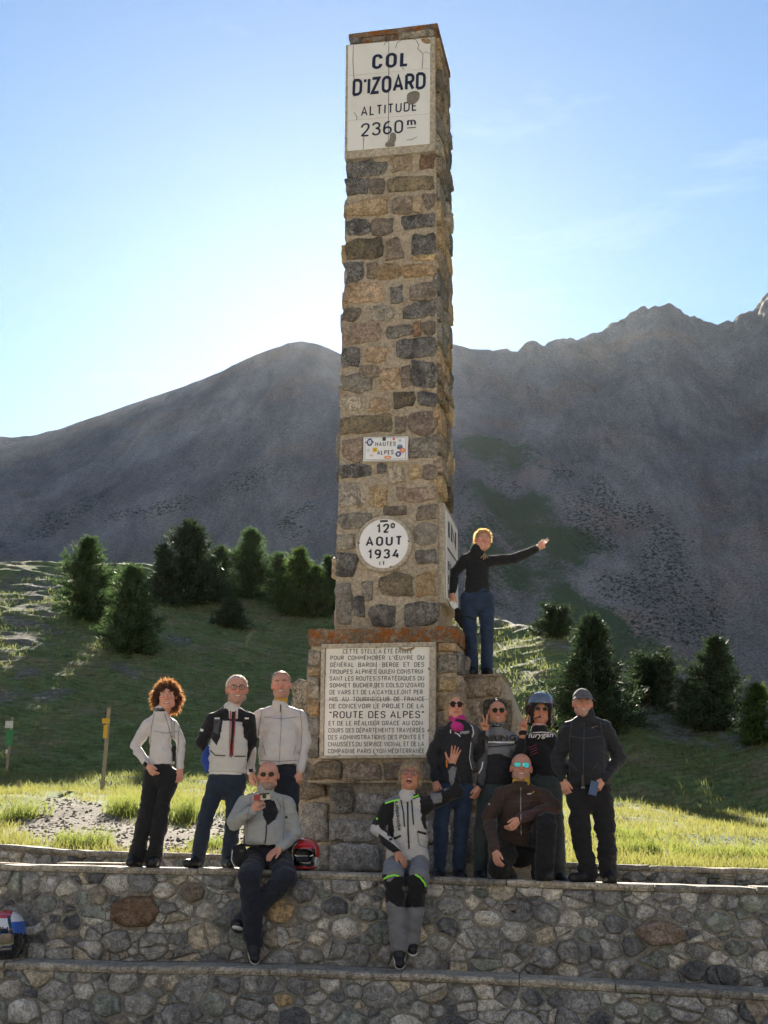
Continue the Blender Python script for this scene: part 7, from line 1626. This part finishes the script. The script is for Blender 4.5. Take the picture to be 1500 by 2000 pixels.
def pebbles(C, rng):
    O = np.array([[1, 0, 0], [-1, 0, 0], [0, 1, 0], [0, -1, 0], [0, 0, 1], [0, 0, -1]], float); T8 = np.array([[0, 2, 4], [2, 1, 4], [1, 3, 4], [3, 0, 4], [2, 0, 5], [1, 2, 5], [3, 1, 5], [0, 3, 5]])
    n = len(C); sc = rng.uniform(.010, .034, (n, 1, 1)) * rng.uniform(.6, 1.4, (n, 1, 3)) * np.array([1, 1, .7]); V = (O[None] + rng.normal(0, .18, (n, 6, 3))) * sc + C[:, None, :]
    F = (np.arange(n)[:, None, None] * 6 + T8[None]).reshape(-1, 3); o = link('gravel', mesh_np('gravel', V.reshape(-1, 3), F, [stone_mat('path_gravel', (.09, .085, .075), (.14, .13, .115), (.21, .195, .17), gain=(1.3, 1.25, 1.15))])); tag(o, 'loose gravel on the worn path behind the low wall', 'gravel', None, 'stuff')
C = scatter(16000, .1, 20, rv, lambda p, s_, r: p > .45 + .3 * r.random(), power=1.3)
pebbles(C, rv)
# lush clumps along the wall
def clump(px_, py_, h_, wpx, label, n=260):
    g = ground_hit(px_, py_)
    if g is None: return
    C = g + np.stack([rv.normal(0, wpx * .0055 * .45, 22), rv.normal(0, .18, 22), np.zeros(22)], 1)
    for q in C: q[2] = ground_z(q[0], q[1], q[2])
    o = blades('weed_clump', C, n // 11, h_ * .85, .0055, .06, .42, M_CLUMP, rv, label, 'plant', None); o['group'] = 'weed clumps along the low wall'
for a in ((150, 1652, .22, 60, 'bright green weed clump by the gravel at the far left'), (358, 1600, .42, 70, 'tall bright weed clump between the curly haired woman and the white haired man'), (20, 1600, .34, 70, 'weed clump at the left edge beside the gravel'), (240, 1590, .32, 60, 'weed clump beside the leaning wooden post'), (1250, 1672, .26, 120, 'wide low weed clump just right of the tall man in the cap'), (1390, 1676, .20, 90, 'small weed clump toward the right end of the low wall'), (1490, 1680, .22, 60, 'weed clump at the right edge on the low wall'), (420, 1655, .16, 60, 'short weed clump behind the white haired man'), (1225, 1640, .22, 80, 'weed clump in the meadow right of the capped man')): clump(*a)

M_BARK = simple('larch_bark', (.075, .058, .045), .95, .3, 12, .02)
NEEDLE = [leaf_mat('larch_needles', (.034, .068, .026), (.070, .115, .042), (.085, .15, .045), .35, .9), leaf_mat('pine_needles', (.024, .044, .022), (.046, .074, .034), (.045, .075, .03), .25, .9), leaf_mat('young_larch_needles', (.034, .068, .018), (.070, .115, .030), (.10, .17, .03), .4, .9)]
def conifer(name, label, x, ytop, ybase, wpx, kind, seed, group, n_wh=24, shape='cone', lean=0.0, hit=None):
    g = ground_hit(*(hit or (x, ybase)))
    if g is None: return
    rng = np.random.default_rng(seed); top = at_y(x, ytop, g[1]); Hh = top[2] - g[2]; L = (at_y(x + wpx / 2, ytop, g[1])[0] - top[0]) * 1.32
    T = empty(name, g, label, 'tree', group)
    base = g.copy(); base[2] -= .15
    m = MB(); tr = [base]; 
    for k in range(1, 6): tr.append(base + (np.array([top[0], g[1], top[2]]) - base) * k / 5 * np.array([1, 1, .97]) + np.array([rng.normal(0, .04), rng.normal(0, .04), 0]) * (k < 5))
    r0 = Hh * .020 + .03; m.tube(tr, [r0, r0 * .85, r0 * .65, r0 * .45, r0 * .25, .012], 7); m.build('trunk', M_BARK, T)
    V = []; F = []; lm = MB(); ph0 = rng.uniform(0, 6)
    axis = lambda t: np.array([np.interp(t, np.linspace(0, 1, 6), [q[i] for q in tr]) for i in range(3)])
    n_wh = int(n_wh * 1.25)
    for wv in range(n_wh):
        t = .03 + .95 * (wv + rng.uniform(-.3, .3)) / n_wh
        if shape == 'cone': rad = L * (1.06 - t) ** .75 * (.55 + .45 * min(1, t * 7))
        elif shape == 'bush': rad = L * math.sqrt(max(.03, 1 - (t * 1.02 - .15) ** 2 * 1.2))
        else: rad = L * (min(1, t * 4 + .45)) * (1.02 - t) ** .82
        c = axis(min(t, .99)); nb = rng.integers(9, 12)
        for b_ in range(nb):
            a = rng.uniform(0, 2 * math.pi); ln = rad * rng.uniform(.42, 1.25) * (1 + .22 * math.sin(a * 2 + ph0 + 5 * t) + .14 * math.sin(a + 9 * t + ph0)); dr = np.array([math.cos(a), math.sin(a), 0]); rise = rng.uniform(-.18, .28) + (.35 if shape == 'bush' else .30 * t)
            e = c + dr * ln + EZ * ln * rise; mid = (c + e) / 2 - EZ * ln * .05
            if ln > .25 * L: lm.tube([c, mid, e], [.012 + .012 * (1 - t), .010, .004], 3, cap=False)
            ns = max(3, int(7 * ln / (L + .01) + 2))
            for k in range(ns):
                u = .18 + .86 * (k + rng.uniform(0, 1)) / ns; p = (c * (1 - u) ** 2 + 2 * mid * u * (1 - u) + e * u * u) + rng.normal(0, .035 * L, 3)
                sz = rng.uniform(.09, .18) * (L / .9) ** .6
                for _ in range(7):
                    d = nrm(dr * .6 + rng.normal(0, .6, 3) + EZ * .35); sd = nrm(np.cross(d, rng.normal(0, 1, 3))) * sz * .13; q = p + rng.normal(0, sz * .3, 3); i = len(V)
                    V += [q - sd, q + sd, q + d * sz * rng.uniform(.8, 1.7)]; F.append([i, i + 1, i + 2])
    lm.build('limbs', M_BARK, T)
    link('crown', mesh_np('crown', np.array(V), np.array(F), [NEEDLE[kind]]), T)
TG = 'conifers on the hillside'
for a in (
    ('larch_tree', 'broad larch farthest left on the hill crest', 172, 1046, 1208, 118, 0, 1, TG, 26, 'egg'), ('larch_tree', 'lower larch standing in front of the leftmost larch', 262, 1100, 1275, 118, 0, 2, TG, 26, 'egg'),
    ('pine_tree', 'tallest dark pine in the middle of the left hill group', 372, 1014, 1175, 136, 1, 3, TG, 28, 'egg'), ('pine_tree', 'dark pine close to the left of the tallest pine', 318, 1062, 1178, 70, 1, 13, TG, 20, 'cone'), ('larch_tree', 'pointed larch between the tallest pine and the monument', 492, 1030, 1165, 104, 0, 4, TG, 26, 'egg'),
    ('larch_tree', 'light green larch nearest the left side of the monument', 586, 1070, 1200, 100, 2, 5, TG, 24, 'egg'), ('larch_tree', 'slim larch half hidden behind the left edge of the monument', 642, 1082, 1195, 70, 0, 6, TG, 22, 'egg'), ('larch_tree', 'short larch filling the gap left of the light green larch', 545, 1078, 1180, 60, 0, 16, TG, 20, 'cone'), ('larch_tree', 'short larch filling the gap right of the tallest pine', 432, 1062, 1172, 66, 0, 17, TG, 20, 'egg'), ('larch_tree', 'low larch at the foot of the clump beside the monument', 618, 1100, 1205, 64, 2, 18, TG, 18, 'egg'), ('young_pine', 'small young pine alone below the left hill group', 450, 1166, 1226, 66, 1, 7, TG, 16, 'egg'),
    ('pine_tree', 'large dark pine on the right slope above the man in the cap', 1155, 1196, 1435, 150, 1, 8, TG, 32, 'egg'), ('mountain_pine_bush', 'dense mountain pine bush between the two right hand pines', 1271, 1282, 1345, 84, 1, 9, TG, 16, 'bush', 0.0, (1271, 1376)), ('pine_tree', 'dark pine near the right edge of the slope', 1396, 1238, 1398, 108, 1, 10, TG, 26, 'egg', 0.0, (1396, 1424)), ('mountain_pine_bush', 'small dark pine bush on the crest right of the woman on the monument', 1084, 1186, 1236, 62, 1, 11, TG, 14, 'bush', 0.0, (1084, 1246)),
    ('mountain_pine_bush', 'pine bush at the left foot of the right edge pine', 1352, 1322, 1394, 60, 1, 12, TG, 14, 'bush', 0.0, (1352, 1415)), ('young_larch', 'pale young larch cut by the right edge of the picture', 1478, 1330, 1425, 80, 2, 14, TG, 18, 'egg', 0.0, (1478, 1452)), ('mountain_pine_bush', 'tiny pine bush on the crest between the right pines', 1298, 1255, 1378, 30, 1, 15, TG, 10, 'bush', 0.0, (1298, 1390))):
    conifer(*a)

# ------------------------------------------------------------------ way-mark posts
M_POST = simple('weathered_wood', (.30, .25, .19), .9, .25, 14, .01); M_YTAG = simple('yellow_marker', (.62, .36, .03), .5, .1); M_GTAG = simple('green_marker', (.03, .22, .08), .5, .1); M_WTAG = simple('white_marker', (.62, .62, .60), .5, .1)
def post(name, label, top, base, r, tags):
    g = ground_hit(*base); t = at_y(top[0], top[1], g[1]); T = empty(name, g, label, 'post'); m = MB(); b = g - EZ * .2 + (g - t) * .05; m.tube([b, b + (t - b) * .5 + np.array([r * .25, 0, 0]), t], [r, r * .95, r * .88], 8); m.build('post', M_POST, T)
    for nm, x0, y0, x1, y1, mt in tags:
        a = at_y(x0, y0, g[1] - r * 1.15); c = at_y(x1, y1, g[1] - r * 1.15); m = MB(); m.box((a + c) / 2, (abs(c[0] - a[0]) / 2, 0, 0), (0, .008, 0), (0, 0, abs(c[2] - a[2]) / 2)); m.build(nm, mt, T)
post('waymark_post', 'leaning wooden post with small yellow markers left of the curly haired woman', (213, 1382), (198, 1551), .048, [('yellow_tag', 200, 1403, 214, 1413, M_YTAG), ('yellow_plate', 203, 1416, 209, 1442, M_YTAG)])
post('sign_post', 'wooden post with green and white panels at the left edge of the meadow', (24, 1400), (12, 1509), .045, [('white_panel', 11, 1408, 25, 1422, M_WTAG), ('green_panel', 12, 1425, 24, 1456, M_GTAG), ('white_plate', 11, 1464, 15, 1472, M_WTAG)])
post('low_stake', 'short wooden stake in the grass at the far left', (37, 1525), (37, 1546), .040, [])

# ------------------------------------------------------------------ mountain air
m = MB(); m.hexa([(-1500, -400, -3), (1500, -400, -3), (1500, 1150, -3), (-1500, 1150, -3), (-1500, -400, 330), (1500, -400, 330), (1500, 1150, 330), (-1500, 1150, 330)])
hm = bpy.data.materials.new('mountain_haze'); hm.use_nodes = True; ht = hm.node_tree; ht.nodes.clear()
pv = ht.nodes.new('ShaderNodeVolumePrincipled'); pv.inputs['Color'].default_value = (.92, .95, 1.0, 1); pv.inputs['Density'].default_value = .00001; pv.inputs['Anisotropy'].default_value = .7
oo = ht.nodes.new('ShaderNodeOutputMaterial'); ht.links.new(pv.outputs[0], oo.inputs['Volume'])
hz = m.build('haze', hm); tag(hz, kind='stuff'); hz.display_type = 'WIRE'
